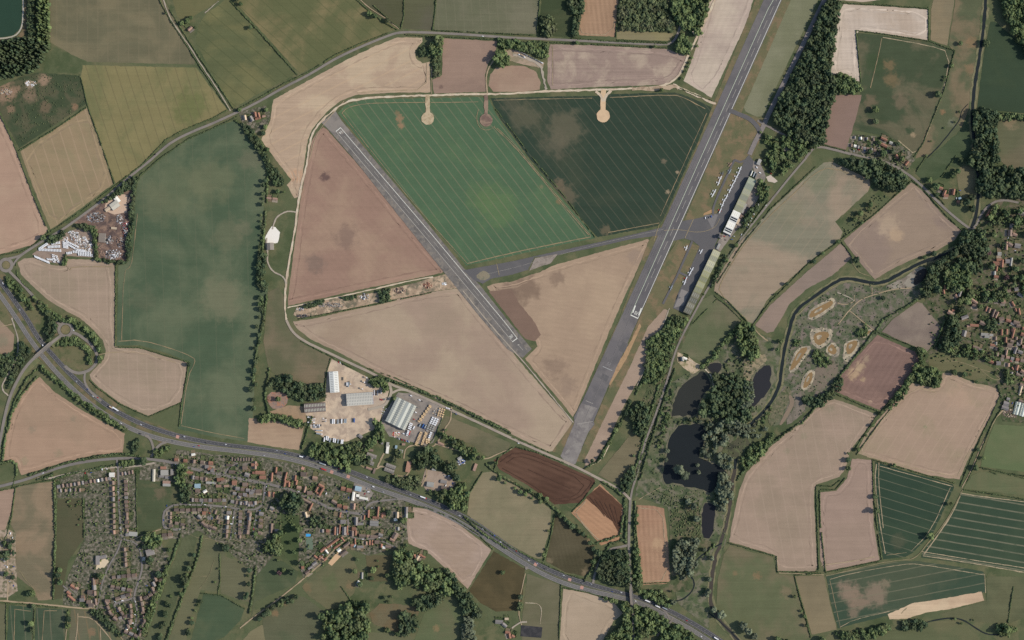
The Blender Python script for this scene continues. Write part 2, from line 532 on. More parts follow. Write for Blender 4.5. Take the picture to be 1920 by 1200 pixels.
WET = []
def scatter(name, poly, n, r, mat='scrub', look='scattered low bushes', z=0.3, rvar=.5, sq=.9):
    rr = random.Random(int(poly[0][0] * 7 + poly[0][1] + n))
    xs, ys = [p[0] for p in poly], [p[1] for p in poly]
    items = []
    for _ in range(n * 6):
        if len(items) >= n: break
        p = (rr.uniform(min(xs), max(xs)), rr.uniform(min(ys), max(ys)))
        if inside(p, poly) and not any(inside(p, q_) for q_ in WET):
            q = r * S * rr.uniform(1 - rvar, 1 + rvar); wx, wy = P(*p)
            items.append((rr.randrange(6), wx, wy, q * sq * .6, q, q * sq, rr.uniform(0, 6.28), rr.random()))
    v, f, t = merge_instances(items, BUSH)
    o = link(name, mesh_np(name, v, f, M[mat], False, None, {"tint": t}))
    note(o, 'bushes', look, sum(xs) / len(xs), sum(ys) / len(ys), None, 'stuff')
    return o

def hedge(px, w=2.2, h=2.2, mat='hedge', gap=0.0, look=None, name='hedge', it=0):
    """A field hedge: w and h in metres, an uneven line of bushes grown together."""
    w3 = world_line(px, 0, it, step=1.0)
    rr = random.Random(int(px[0][0] * 11 + px[0][1] * 3 + len(px)))
    nn = offsets(w3)
    items = []
    L = 0.0; acc = 0.0; on = True; sw = 0
    hm, wm = 1.0, 1.0
    for i in range(len(w3) - 1):
        a, b = w3[i], w3[i + 1]
        d = math.hypot(b[0] - a[0], b[1] - a[1]); L += d; acc += d
        sp = max(0.9, w * .42)
        while acc > sp:
            acc -= sp; sw += 1
            if sw % 9 == 0:
                hm = rr.uniform(.7, 1.45); wm = rr.uniform(.75, 1.3)
                on = rr.random() >= gap
            if not on: continue
            o = rr.gauss(0, w * .16)
            q = w * .5 * wm * rr.uniform(.7, 1.25); hh = h * hm * rr.uniform(.75, 1.2) * .5
            items.append((rr.randrange(6), a[0] + nn[i][0] * o, a[1] + nn[i][1] * o, hh * .8, q, hh * 1.15, rr.uniform(0, 6.28), rr.random() * .5 + (sw // 9 % 7) * .07))
    if not items: return None
    v, f, t = merge_instances(items, BUSH)
    o = link(name, mesh_np(name, v, f, M[mat], False, None, {"tint": t}))
    m = px[len(px) // 2] if len(px) > 2 else ((px[0][0] + px[1][0]) / 2, (px[0][1] + px[1][1]) / 2)
    note(o, 'hedge', look or ("tall thick green hedge" if h > 3.4 else ("thin gappy green hedge" if gap > .2 else "narrow green field hedge")), m[0], m[1], 'hedges between the fields')
    return o

# ------------------------------------------------------------------ buildings
ROOF = {'o': ("orange clay tile", (150, 110, 94)), 'b': ("brown tile", (130, 113, 104)), 'd': ("dark brown tile", (108, 96, 90)), 'g': ("grey slate", (136, 131, 130)),
        'l': ("pale grey", (160, 158, 154)), 'w': ("white", (232, 228, 220)), 'p': ("pale pink-brown tile", (160, 132, 118)), 's': ("sandy", (190, 172, 150)), 'u': ("blue-grey", (150, 172, 186))}
for k, (nm, c) in ROOF.items():
    M['roof_' + k] = plain_mat("roof_" + nm.replace(' ', '_').replace('-', '_'), c, 0.16, 0.7, 0.85, 0.15, objvar=.12)
M['brick'] = plain_mat("brick_wall", (150, 112, 96), 0.15, 0.8, 0.9, 0.1, objvar=.12)
M['render'] = plain_mat("rendered_wall", (205, 196, 184), 0.08, 0.5, 0.9, 0.1)
M['metalwall'] = plain_mat("metal_cladding", (150, 150, 148), 0.08, 0.3, 0.6, 0.3)
M['chim'] = plain_mat("chimney_brick", (140, 100, 86), 0.2, 2.0, 0.9, 0.1)
M['glass'] = plain_mat("dark_glass", (0.03, 0.035, 0.045), 0.05, 1, 0.12, 0.5, absolute=True)
M['pane'] = plain_mat("rooflight_panel", (205, 205, 190), 0.1, 0.5, 0.4, 0.4)
M['paned'] = plain_mat("grey_rooflight_panel", (150, 150, 146), 0.1, 0.5, 0.4, 0.4)
M['door'] = plain_mat("door_paint", (96, 100, 104), 0.08, 1, 0.5, 0.3)

def gable_parts(root, L, W, he, hr, roofm, wallm, over=.35, chim=1, rng=None, roofname='roof'):
    """L along local x (ridge), W along y. walls with gable ends, roof of two slopes with thickness."""
    b = MB()
    b.box(-L / 2, L / 2, -W / 2, W / 2, 0, he)
    for sx in (-1, 1):
        b.add([(sx * L / 2, -W / 2, he), (sx * L / 2, W / 2, he), (sx * L / 2, 0, hr - .05)], [(0, 1, 2) if sx > 0 else (1, 0, 2)])
    b.build("wall", wallm, root)
    q = MB(); l2 = L / 2 + over; w2 = W / 2 + over; dz = (hr - he) * over / (W / 2); t = .18
    prof = [(-w2, he - dz), (0, hr), (w2, he - dz), (w2, he - dz + t), (0, hr + t), (-w2, he - dz + t)]
    vs = [(-l2, y, z) for y, z in prof] + [(l2, y, z) for y, z in prof]
    q.add(vs, [(0, 6, 7, 1), (1, 7, 8, 2), (2, 8, 9, 3), (3, 9, 10, 4), (4, 10, 11, 5), (5, 11, 6, 0), (0, 1, 4, 5), (1, 2, 3, 4), (6, 11, 10, 7), (7, 10, 9, 8)])
    ro = q.build(roofname, roofm, root)
    rng = rng or RNG
    for k in range(chim):
        c = MB(); x = (L / 2 - .6) * (1 if (k + int(L * 10)) % 2 else -1)
        c.box(x - .4, x + .4, -.35, .35, hr - .5, hr + 1.1); c.box(x - .48, x + .48, -.42, .42, hr + 1.1, hr + 1.22)
        for s in (-.2, .2): c.cyl(x + s, 0, hr + 1.35, .11, .3, n=6)
        c.build("chimney", M['chim'], ro)
    return ro

HQ = []
def house(*a, **k): HQ.append((a, k))
def flush_houses(limit=298):
    """The largest houses are objects; the small outhouses and cottages past the limit are one mass."""
    HQ.sort(key=lambda q: -q[0][2] * q[0][3])
    for a, k in HQ[:limit]: make_house(*a, **k)
    b = MB(); cols = sorted(ROOF)
    for a, k in HQ[limit:]:
        px, py, L, W, ang, roof = (list(a) + [0, 'b'])[:6]
        L, W = L * S, W * S
        if W > L: L, W, ang = W, L, ang + 90
        m = Matrix.Translation(P(px, py) + (0,)) @ Matrix.Rotation(math.radians(-ang), 4, 'Z')
        he = 3.2; hr = he + W * .35
        b.box(-L / 2, L / 2, -W / 2, W / 2, 0, he, len(cols), 1, m)
        o = .3; x = L / 2 + o; w = W / 2 + o; e = he - .15
        b.add([(-x, -w, e), (x, -w, e), (x, 0, hr), (-x, 0, hr), (-x, w, e), (x, w, e)], [(0, 1, 2, 3), (3, 2, 5, 4), (0, 3, 4), (1, 5, 2)], cols.index(roof), m)
    if b.v:
        o = b.build("outhouses", [M['roof_' + c] for c in cols] + [M['brick']]); note(o, 'outhouses', "small outhouses and garages among the village gardens", 560, 960, None, 'stuff')
def make_house(px, py, a, b, ang=0, roof='b', storeys=2, chim=1, wall=None, look=None, group='village houses', name='house'):
    """a: ridge length, b: depth, both in photo pixels; ang: ridge direction, degrees clockwise on the photo from east."""
    x, y = P(px, py)
    root = bpy.data.objects.new(name, None); COL.objects.link(root)
    root.location = (x, y, 0); root.rotation_euler = (0, 0, math.radians(-ang))
    L, W = a * S, b * S
    if W > L: L, W = W, L; root.rotation_euler = (0, 0, math.radians(-ang + 90))
    rr = random.Random(int(px * 17 + py * 29))
    he = (2.5 if storeys == 1 else 4.9) + rr.uniform(-.2, .3)
    hr = he + min(3.2, W * .36)
    wm = M[wall] if wall else M['brick' if rr.random() < .75 else 'render']
    gable_parts(root, L, W, he, hr, M['roof_' + roof], wm, .35, chim, rr)
    kind = 'cottage' if storeys == 1 else 'house'
    lk = look or f"{'long' if L > 2.2 * W else 'small' if L < 8 else 'compact'} {'low' if storeys == 1 else 'two-storey'} house with {ROOF[roof][0]} roof"
    note(root, 'house', lk, px, py, group)
    return root

def house_row(x0, y0, x1, y1, n, a, b, codes, ang=None, storeys=2, jit=.6, group='village houses'):
    """n houses spread from the first point to the last; ridge along the row unless ang is given"""
    rr = random.Random(int(x0 * 5 + y0 * 3 + n))
    al = math.degrees(math.atan2(y1 - y0, x1 - x0))
    if n > 1 and ang is None or abs((ang or 0) - al) < 12: a = min(a, math.hypot(x1 - x0, y1 - y0) / max(1, n - 1) * .74)
    for i in range(n):
        t = .5 if n == 1 else i / (n - 1)
        house(lerp(x0, x1, t) + rr.gauss(0, jit * .4), lerp(y0, y1, t) + rr.gauss(0, jit * .4), a * rr.uniform(.88, 1.12), b * rr.uniform(.9, 1.1),
              (al if ang is None else ang) + rr.gauss(0, 2.0), codes[i % len(codes)], storeys, 1, None, None, group)

def shed(name, px, py, a, b, ang, roofm, look, cat='shed', he=4.0, rise=1.4, lights=0, lightm='pane', walls='metalwall', door=True, span=1, group=None, across=False):
    """Large gabled shed; span>1 makes parallel gables across the width. Rooflight strips lie on every slope."""
    x, y = P(px, py)
    root = bpy.data.objects.new(name, None); COL.objects.link(root)
    root.location = (x, y, 0); root.rotation_euler = (0, 0, math.radians(-ang))
    L, W = a * S, b * S
    w1 = W / span
    wl = MB(); wl.box(-L / 2, L / 2, -W / 2, W / 2, 0, he)
    rf = []
    for k in range(span):
        yc = -W / 2 + w1 * (k + .5)
        for sx in (-1, 1):
            xx = sx * (L / 2 - .002)
            wl.add([(xx, yc - w1 / 2, he), (xx, yc + w1 / 2, he), (xx, yc, he + rise - .04)], [(0, 1, 2) if sx > 0 else (1, 0, 2)])
        q = MB(); l2 = L / 2 + .2; w2 = w1 / 2 + (.15 if span == 1 else -.02); t = .12
        e = he + .02
        prof = [(-w2, e), (0, he + rise), (w2, e), (w2, e + t), (0, he + rise + t), (-w2, e + t)]
        vs = [(-l2, yc + yy, z) for yy, z in prof] + [(l2, yc + yy, z) for yy, z in prof]
        q.add(vs, [(0, 6, 7, 1), (1, 7, 8, 2), (2, 8, 9, 3), (3, 9, 10, 4), (4, 10, 11, 5), (5, 11, 6, 0), (0, 1, 4, 5), (1, 2, 3, 4), (6, 11, 10, 7), (7, 10, 9, 8)])
        ro = q.build("roof", roofm[k % len(roofm)] if isinstance(roofm, (list, tuple)) else roofm, root)
        if lights:
            me = None
            for i in range(lights):
                xc = -L / 2 + L * (i + .5) / lights
                for sy in (-1, 1):
                    y0, y1 = w1 * .10, w1 * .40
                    z0, z1 = he + rise * (1 - .2) + t + .06, he + rise * (1 - .8) + t + .06
                    lw = min(.6, L / lights * .2)
                    p = MB()
                    p.add([(xc - lw, yc + sy * y0, z0), (xc + lw, yc + sy * y0, z0), (xc + lw, yc + sy * y1, z1), (xc - lw, yc + sy * y1, z1)], [(0, 1, 2, 3) if sy < 0 else (3, 2, 1, 0)])
                    p.build("rooflight", M[lightm], ro)
    wl.build("wall", M[walls], root)
    if door:
        d = MB(); dw = min(5.0, L * .25)
        d.box(-dw / 2, dw / 2, -W / 2 - .1, -W / 2 - .003, .02, he * .8)
        d.build("door", M['door'], root)
    note(root, cat, look, px, py, group)
    return root

# ------------------------------------------------------------------ vehicles
CARC = {'white': (0.8, 0.8, 0.8), 'silver': (0.45, 0.46, 0.48), 'black': (0.02, 0.02, 0.022), 'grey': (0.14, 0.145, 0.15), 'red': (0.5, 0.03, 0.025), 'blue': (0.05, 0.1, 0.3)}
for k, c in CARC.items(): M['car_' + k] = plain_mat(k + "_car_paint", c, 0.02, 1, 0.3, 0.5, absolute=True)
M['tyre'] = plain_mat("tyre_rubber", (0.02, 0.02, 0.02), 0.1, 3, 0.9, 0.1, absolute=True)
M['wht'] = plain_mat("white_panel", (0.78, 0.78, 0.77), 0.05, 0.8, 0.5, 0.3, absolute=True)
M['orange'] = plain_mat("orange_paint", (0.45, 0.2, 0.09), 0.1, 1, 0.5, 0.3, absolute=True)
M['wood'] = plain_mat("sawn_timber", (214, 186, 148), 0.25, 1.2, 0.9, 0.1, objvar=.1)
M['bluem'] = plain_mat("blue_panel", (60, 100, 165), 0.05, 1, 0.5, 0.3)
M['greym'] = plain_mat("grey_panel", (150, 160, 170), 0.08, 1, 0.6, 0.3)
CARMESH = {}
def car_mesh(col, van=False):
    key = (col, van)
    if key not in CARMESH:
        b = MB()
        if van:
            b.prism([(-2.5, .35), (2.5, .35), (2.5, .95), (2.1, 1.1), (1.6, 2.1), (1.3, 2.2), (-2.45, 2.2), (-2.5, 1.9)], -.98, .98, 0)
            b.add([(2.09, -.85, 1.18), (2.09, .85, 1.18), (1.64, .85, 2.05), (1.64, -.85, 2.05)], [(0, 1, 2, 3)], 1)
        else:
            b.prism([(-2.15, .3), (2.15, .3), (2.2, .6), (2.05, .82), (.95, .92), (-1.85, .95), (-2.2, .85)], -.88, .88, 0)
            b.box(-1.75, .95, -.78, .78, .9, 1.38, 1, .8); b.box(-1.25, .5, -.6, .6, 1.38, 1.45, 0, .95)
        for x in (-1.35, 1.35):
            for y in (-.85, .85): b.cyl(x, y, .33, .33, .22, 'y', 8, 2)
        CARMESH[key] = b.mesh("car", [M['car_' + col], M['glass'], M['tyre']])
    return CARMESH[key]
def car(px, py, ang, col='white', van=False, z=0.3, name='car', where='parked', group='parked cars'):
    o = link(name if not van else 'van', car_mesh(col, van), None, P(px, py) + (z,), math.radians(-ang))
    note(o, 'van' if van else 'car', f"{col} {'van' if van else 'car'} {where}", px, py, group)
    return o

LORRY = {}
def lorry(px, py, ang, cab='white', trail='wht', length=13.0, z=0.3, drive=True, cabbed=True):
    root = bpy.data.objects.new("lorry" if cabbed else "trailer", None); COL.objects.link(root)
    root.location = P(px, py) + (z,); root.rotation_euler = (0, 0, math.radians(-ang))
    key = ('t', trail, length)
    if key not in LORRY:
        b = MB(); b.box(-length / 2, length / 2, -1.25, 1.25, 1.05, 3.95); b.box(-length / 2, length / 2, -1.1, 1.1, .8, 1.05, 1)
        LORRY[key] = b.mesh("box_body", [M[trail], M['door']])
        w = MB()
        for x in (-length / 2 + 1.2, -length / 2 + 2.5, -length / 2 + 3.8):
            for y in (-1.0, 1.0): w.cyl(x, y, .5, .5, .3, 'y', 10)
        LORRY[('w', length)] = w.mesh("axle", [M['tyre']])
    link("box_body", LORRY[key], root); link("axle", LORRY[('w', length)], root)
    if cabbed:
        key = ('c', cab)
        if key not in LORRY:
            b = MB(); b.prism([(0, .6), (2.2, .6), (2.25, 1.7), (2.0, 3.1), (0.3, 3.5), (0, 3.5)], -1.2, 1.2, 0)
            b.add([(2.24, -1.05, 1.8), (2.24, 1.05, 1.8), (2.05, 1.05, 2.9), (2.05, -1.05, 2.9)], [(0, 1, 2, 3)], 1)
            for y in (-1.05, 1.05): b.cyl(1.1, y, .5, .5, .3, 'y', 10, 2)
            LORRY[key] = b.mesh("cab", [M['car_' + cab], M['glass'], M['tyre']])
        c = link("cab", LORRY[key], root, (length / 2 + .5, 0, 0))
    tn = {'wht': 'white', 'car_red': 'red', 'bluem': 'blue', 'greym': 'grey', 'wood': 'sandy', 'car_silver': 'silver', 'roof_s': 'sandy'}.get(trail, 'grey')
    note(root, 'lorry' if cabbed else 'trailer', f"{'long' if length > 11 else 'short'} {tn} box {'lorry on the road' if drive else ('lorry parked' if cabbed else 'trailer parked')}", px, py, 'lorries and trailers')
    return root

PL = {}
def plane(px, py, ang, col='wht', span=10.5, look='white'):
    """Light high-wing aircraft, nose along local +x."""
    root = bpy.data.objects.new("light_aircraft", None); COL.objects.link(root)
    root.location = P(px, py) + (0.4,); root.rotation_euler = (0, 0, math.radians(-ang))
    if col not in PL:
        m = M[col]; mw = M['wht'] if col in ('car_red', 'bluem') else m
        b = MB()
        secs = [(2.6, .18, 1.1), (2.4, .42, 1.1), (1.2, .55, 1.15), (-.6, .58, 1.25), (-2.2, .3, 1.3), (-4.6, .1, 1.45)]
        n = 8; vs = []
        for x, r, z in secs: vs += [(x, r * math.cos(2 * math.pi * i / n), z + r * 1.15 * math.sin(2 * math.pi * i / n)) for i in range(n)]
        fs = [[s * n + (i + 1) % n, s * n + i, (s + 1) * n + i, (s + 1) * n + (i + 1) % n] for s in range(len(secs) - 1) for i in range(n)]
        b.add(vs, fs + [list(range(n)), list(range(len(vs) - 1, len(vs) - n - 1, -1))])
        b.box(.25, 1.3, -.45, .45, 1.62, 1.95, 1, .8)
        b.box(2.6, 2.7, -.06, .06, .3, 1.9, 2)
        for y in (-1.1, 1.1): b.cyl(.2, y, .25, .25, .15, 'y', 8, 2); b.box(.1, .3, min(y, y * .3), max(y, y * .3), .3, .75, 0)
        b.cyl(2.0, 0, .25, .22, .15, 'y', 8, 2)
        w = MB(); c = .8
        w.add([(c, -span / 2, 1.98), (c, span / 2, 1.98), (-c * .9, span / 2, 1.96), (-c, -.1, 1.96), (-c * .9, -span / 2, 1.96), (c, -span / 2, 2.15), (c, span / 2, 2.15), (-c * .9, span / 2, 2.03), (-c, -.1, 2.03), (-c * .9, -span / 2, 2.03)],
              [(0, 1, 2, 3, 4), (9, 8, 7, 6, 5), (0, 5, 6, 1), (1, 6, 7, 2), (2, 7, 8, 3), (3, 8, 9, 4), (4, 9, 5, 0)])
        t = MB(); t.box(-4.7, -3.7, -1.7, 1.7, 1.5, 1.58)
        f = MB(); f.prism([(-4.75, 1.55), (-3.6, 1.55), (-4.3, 2.9), (-4.85, 2.9)], -.05, .05)
        PL[col] = [("fuselage", b.mesh("fuselage", [m, M['glass'], M['tyre']])), ("wing", w.mesh("wing", mw)), ("tailplane", t.mesh("tailplane", m)), ("fin", f.mesh("fin", m))]
    for nm, me in PL[col]:
        c = link(nm, me, root)
    k = 1.15
    root.scale = (k, k, k)
    note(root, 'aircraft', f"{look} light aircraft parked", px, py, 'light aircraft parked beside the runway')
    return root

CV = MB()
CV.prism([(-2.9, .45), (2.9, .45), (3.05, 1.2), (2.7, 2.5), (2.3, 2.62), (-2.6, 2.62), (-3.0, 2.3), (-3.0, .9)], -1.12, 1.12, 0)
CV.box(-1.6, -.6, -1.13, 1.13, 1.4, 2.1, 1); CV.box(.4, 1.6, -1.13, 1.13, 1.4, 2.1, 1); CV.box(-.3, .3, -.3, .3, 2.62, 2.75, 1)
for yy in (-.95, .95): CV.cyl(-.1, yy, .33, .33, .2, 'y', 8, 2)
CV.box(3.0, 4.2, -.06, .06, .4, .5, 2)
CVM = CV.mesh("caravan", [M['wht'], M['glass'], M['tyre']])
def caravan(px, py, ang):
    o = link("caravan", CVM, None, P(px, py) + (.42,), math.radians(-ang))
    note(o, 'caravan', "white touring caravan", px, py, 'caravans and cabins in the storage yard')
    return o
# ------------------------------------------------------------------ the ground and the fields (plan traced in photo pixels, 1.25 m each)
gm = ground_mat("rough_grass_ground", [(80, 92, 60), (70, 84, 54), (94, 98, 66)], 0.012, 0.22)
g_ = link("ground", mesh_np("ground", np.array([(-9000, -9000, 0), (9000, -9000, 0), (9000, 9000, 0), (-9000, 9000, 0)]), [[0, 1, 2, 3]], gm))
note(g_, None, "rough grass ground", 960, 600, None, 'structure')
FZ = [0.02]
def F(pts, c1, c2=None, ang=0.0, look="field", **k):
    FZ[0] += 0.0025
    z = k.pop('z', FZ[0]); rag = k.pop('rag', .7); rnd = k.pop('rnd', 0)
    m = field_mat("field_soil_and_crop", c1, c2, ang, **k)
    o = sheet("field", pts, m, z, rag, 5.0, rnd, look=look)
    n = len(pts); ar = sum(pts[i][0] * pts[(i + 1) % n][1] - pts[(i + 1) % n][0] * pts[i][1] for i in range(n)) / 2
    if c1[0] > 132 and abs(ar) > 9500:            # headland passes driven round the edge of the bare fields
        for d, f_ in ((7.0, 1.07), (11.5, .95)):
            q = []
            for i in range(n):
                a, b = pts[i - 1], pts[(i + 1) % n]; dx, dy = b[0] - a[0], b[1] - a[1]; L_ = math.hypot(dx, dy) or 1; s_ = d if ar > 0 else -d
                q.append((pts[i][0] - dy / L_ * s_, pts[i][1] + dx / L_ * s_))
            FZ[0] += .0012
            ribbon("headland_track", q, 1.7, field_mat("headland_soil", tuple(min(235, v * f_) for v in c1), None, ang, streak=.12, mott=.3), FZ[0], 1, .9, look="headland pass round the " + look, closed=True)
    return o
TAN = (128, 120, 92); TAN2 = (150, 134, 108); PALE = (182, 166, 140)
# --- north-west
F([(94,-40),(288,-40),(365,112),(365,121),(165,116),(150,110),(94,80)], (100,97,70), (118,110,80), -90, streak=.09, tram=(24,1.2,(120,110,82),.4), patch=(.006,.4,.6), look="yellow-green crop field beside the conifer belt")
F([(155,122),(368,127),(425,205),(400,221),(345,244),(310,264),(272,306),(217,344),(205,312),(165,200),(152,145)], (126,118,76), (108,108,68), -72, streak=.08, tram=(22,1.0,(98,92,62),.6), patch=(.007,.45,.62), spots=[(355,200,40,(92,102,58),.8)], look="yellow-green crop field with dark wheelings")
F([(0,162),(40,144),(70,136),(150,142),(162,195),(36,278),(0,208),(-40,190),(-40,170)], (64,76,54), (84,84,60), 30, streak=.05, patch=(.02,.45,.6), mott=.3, spots=[(15,172,24,(150,124,104),.9),(55,178,16,(132,112,94),.7),(85,200,14,(126,106,88),.6),(140,200,8,(140,112,90),.8),(82,150,14,(158,132,112),.8),(20,205,10,(134,112,92),.8),(55,158,10,(150,132,112),.8)], look="rough weedy field below the wood")
F([(-40,195),(0,214),(31,283),(60,360),(90,432),(62,458),(0,477),(-40,480)], (168,140,122), (176,150,130), -70, streak=.06, look="bare brown field at the west edge")
F([(38,284),(163,202),(188,270),(212,345),(150,392),(95,430),(60,345)], (146,128,102), (136,124,94), -72, streak=.06, tram=(24,1.2,(162,140,116),.7), look="tan crop field with pale wheelings")
F([(312,-40),(430,-40),(412,2),(380,20),(345,42),(332,30)], (96,98,62), (84,92,56), 40, look="small green corner field north-west")
F([(372,48),(384,28),(412,8),(430,-8),(480,54),(553,140),(480,178),(438,203),(410,160),(366,78)], (82,92,58), (104,106,66), -40, streak=.09, tram=(26,1.0,(70,80,50),.5), look="mid green field east of the straight lane")
F([(438,-40),(645,-40),(690,22),(748,54),(728,61),(670,88),(562,138),(486,54),(440,4)], (86,94,58), (122,112,74), -42, streak=.08, tram=(22,1.0,(74,84,52),.5), patch=(.006,.42,.6), look="green field with straw-coloured patches")
F([(655,-40),(757,-40),(756,30),(752,51),(735,43),(690,18)], (84,84,60), (76,80,54), -50, streak=.1, look="dark olive corner field")
F([(761,-40),(816,-40),(810,56),(754,54)], (90,88,66), (82,86,60), -82, streak=.12, look="narrow olive field beside the road")
F([(822,-40),(1014,-40),(1006,64),(900,62),(814,57)], (92,98,72), (104,106,82), -86, streak=.12, tram=(20,.8,(118,114,88),.4), look="pale green field north of the road")
F([(1018,-40),(1080,-40),(1082,30),(1072,70),(1010,67)], (62,74,50), (72,80,54), 0, look="dark green paddock east of the copse")
F([(1103,-40),(1155,-40),(1160,8),(1152,69),(1086,66),(1082,46),(1088,22)], (162,132,108), (150,122,100), -84, rows=(11,.09), look="small brown striped field between copses")
F([(1158,56),(1200,58),(1262,63),(1258,77),(1157,73)], (136,128,94), (126,118,86), 2, streak=.12, look="straw strip below the wood")
# --- north, inside the airfield road
F([(745,70),(792,71),(792,78),(778,95),(780,110),(792,119),(805,116),(807,173),(730,174),(667,178),(642,187),(620,203),(600,224),(585,243),(577,262),(571,300),(563,368),(552,372),(538,347),(546,337),(517,300),(490,262),(507,225),(512,187),(580,150),(650,112),(700,88)], (172,150,129), (182,162,138), 27, streak=.13, patch=(.012,.45,.58), tram=(26,1.6,(196,168,138),.35), spots=[(555,330,18,(188,150,122),.7)], look="wide straw-brown stubble field by the north road")
F([(830,72),(932,77),(930,100),(915,120),(909,140),(911,172),(814,175),(810,150),(829,140)], (152,128,114), (140,118,106), -2, streak=.08, spots=[(827,163,5,(118,98,90),.8)], look="square brown field between two copses")
F([(920,140),(930,127),(960,123),(985,124),(1005,135),(1014,155),(1012,168),(985,172),(925,172),(916,160)], (154,128,112), (162,138,120), -2, streak=.08, look="half-round brown field")
F([(1032,83),(1110,85),(1250,92),(1288,106),(1285,118),(1270,143),(1255,155),(1238,159),(1120,163),(1033,168),(1026,150),(1027,100)], (152,132,122), (172,154,138), -1, streak=.15, patch=(.014,.45,.6), spots=[], gran=-.1, look="pale grey-brown field along the north lane")
F([(1342,-40),(1424,-40),(1400,42),(1334,183),(1282,152),(1300,105)], (178,160,148), (190,174,158), 66, streak=.13, rows=(14,.03), look="long pale chalky field west of the runway")
F([(634,212),(645,199),(665,191),(690,186),(797,184),(900,182),(917,186),(930,215),(960,256),(990,298),(1117,446),(1035,463),(960,480),(874,498),(870,492),(703,297)], (68,98,68), (80,108,70), -52.4, streak=.05, tram=(18,1.1,(112,114,86),.6), patch=(.006,.5,.7), spots=[(749,222,9,(150,122,96),.9),(752,236,8,(150,122,96),.9),(745,212,6,(136,116,90),.7),(930,388,50,(94,122,68),.35),(900,368,34,(86,112,66),.3),(912,235,8,(110,110,80),.6),(1047,378,6,(134,112,84),.7),(1015,350,5,(130,116,84),.5)], look="bright green crop field beside the crosswind runway")
F([(920,184),(1045,181),(1115,180),(1140,177),(1265,173),(1290,181),(1333,200),(1335,210),(1300,283),(1243,413),(1233,424),(1120,445),(992,296),(940,226)], (53,67,56), (66,74,58), -52.0, streak=.06, tram=(18,.9,(90,88,68),.55), patch=(.005,.45,.7), spots=[(1060,240,42,(104,98,74),.6),(1042,270,32,(102,96,74),.55),(985,222,34,(98,94,70),.55),(960,195,24,(94,90,68),.5),(1062,368,24,(108,98,74),.6),(1050,345,14,(112,98,74),.7),(1252,360,5,(160,142,118),.8),(1270,323,4,(160,142,118),.8),(1245,302,6,(118,106,82),.7),(1135,432,12,(112,100,74),.6)], look="dark green crop field west of the main runway")
F([(606,238),(612,242),(664,300),(832,508),(828,512),(680,542),(541,573),(540,560),(551,470),(564,370),(576,310),(585,264),(594,248)], (150,122,108), (160,134,116), -49, streak=.06, rows=(13,.018), spots=[(609,332,11,(104,84,80),.95),(650,442,28,(128,106,96),.7),(590,495,22,(126,108,98),.7),(560,360,16,(162,130,110),.5)], look="triangular brown field between perimeter track and crosswind runway")
F([(549,603),(585,598),(705,571),(780,551),(858,541),(866,545),(906,598),(958,657),(982,687),(1070,787),(1073,793),(1040,845),(1028,847),(960,815),(855,764),(760,722),(700,695),(640,663),(582,636),(556,615)], (156,136,120), (166,148,128), -20, streak=.05, patch=(.0055,.4,.62), spots=[(640,620,60,(146,126,108),.5),(990,745,40,(168,148,130),.5),(720,640,45,(170,150,130),.5),(830,600,40,(150,134,116),.5)], look="large pale brown triangular field south of the rubble strip")
F([(912,537),(930,531),(960,528),(990,517),(1012,510),(1040,497),(1100,480),(1215,448),(1219,453),(1160,580),(1082,768),(1074,782),(1055,757),(1000,692),(985,672),(1008,650),(1005,640),(960,592)], (160,138,118), (168,146,124), -14, streak=.05, rows=(11,.022), spots=[(985,540,34,(126,106,92),.85),(950,548,24,(122,102,90),.85),(1045,520,18,(130,110,96),.7),(1065,725,22,(140,120,106),.6),(1040,690,26,(132,112,98),.6),(1190,480,20,(140,122,108),.6),(1185,540,20,(142,126,108),.5)], look="brown field between the two runways")
F([(916,546),(958,543),(975,570),(1004,606),(1014,628),(1003,640),(985,636),(950,590)], (126,104,92), (134,112,98), -50, streak=.06, look="dark ploughed strip at the runway intersection")
# --- west
F([(437,227),(462,233),(480,262),(498,303),(496,380),(484,470),(480,522),(503,531),(500,570),(490,615),(478,690),(474,780),(465,828),(400,819),(334,804),(341,755),(357,680),(315,663),(262,647),(219,648),(222,498),(238,494),(247,420),(259,335),(300,299),(350,261),(400,239)], (68,88,64), (88,102,74), -88, streak=.07, tram=(40,.8,(96,102,76),.35), patch=(.0065,.40,.64), spots=[(330,345,70,(100,110,78),.45),(390,340,56,(104,110,78),.45),(300,380,48,(98,106,76),.45),(420,560,50,(106,110,82),.65),(430,440,40,(98,104,76),.5),(270,560,30,(88,98,72),.5),(470,300,26,(104,104,78),.6),(455,430,20,(100,104,78),.5)], look="very large green crop field in the west")
F([(33,492),(45,485),(62,483),(96,497),(122,499),(127,486),(180,487),(215,494),(215,649),(235,651),(262,653),(315,670),(351,680),(340,753),(277,780),(225,756),(186,727),(171,712),(168,703),(176,693),(194,674),(199,658),(192,637),(177,620),(150,596),(125,584),(90,562),(65,540),(40,515)], (158,139,122), (149,133,115), -88, streak=.09, tram=(22,1.4,(172,150,134),.3), look="L-shaped brown field beside the loop junction")
F([(-40,590),(0,588),(18,598),(27,625),(25,655),(15,664),(-40,664)], (146,126,108), (130,124,98), -80, streak=.08, spots=[(5,640,14,(120,118,92),.6)], look="small brown field west of the dual carriageway")
F([(75,707),(100,733),(160,773),(234,813),(230,851),(175,853),(112,869),(40,891),(32,872),(25,863),(5,864),(9,825),(23,770),(41,740),(58,718)], (165,138,118), (158,134,114), -28, streak=.07, spots=[(60,805,8,(128,118,94),.5),(110,850,10,(136,126,102),.5),(137,785,7,(128,118,94),.5),(45,865,10,(136,128,102),.5)], look="fan-shaped brown field south of the flyover")
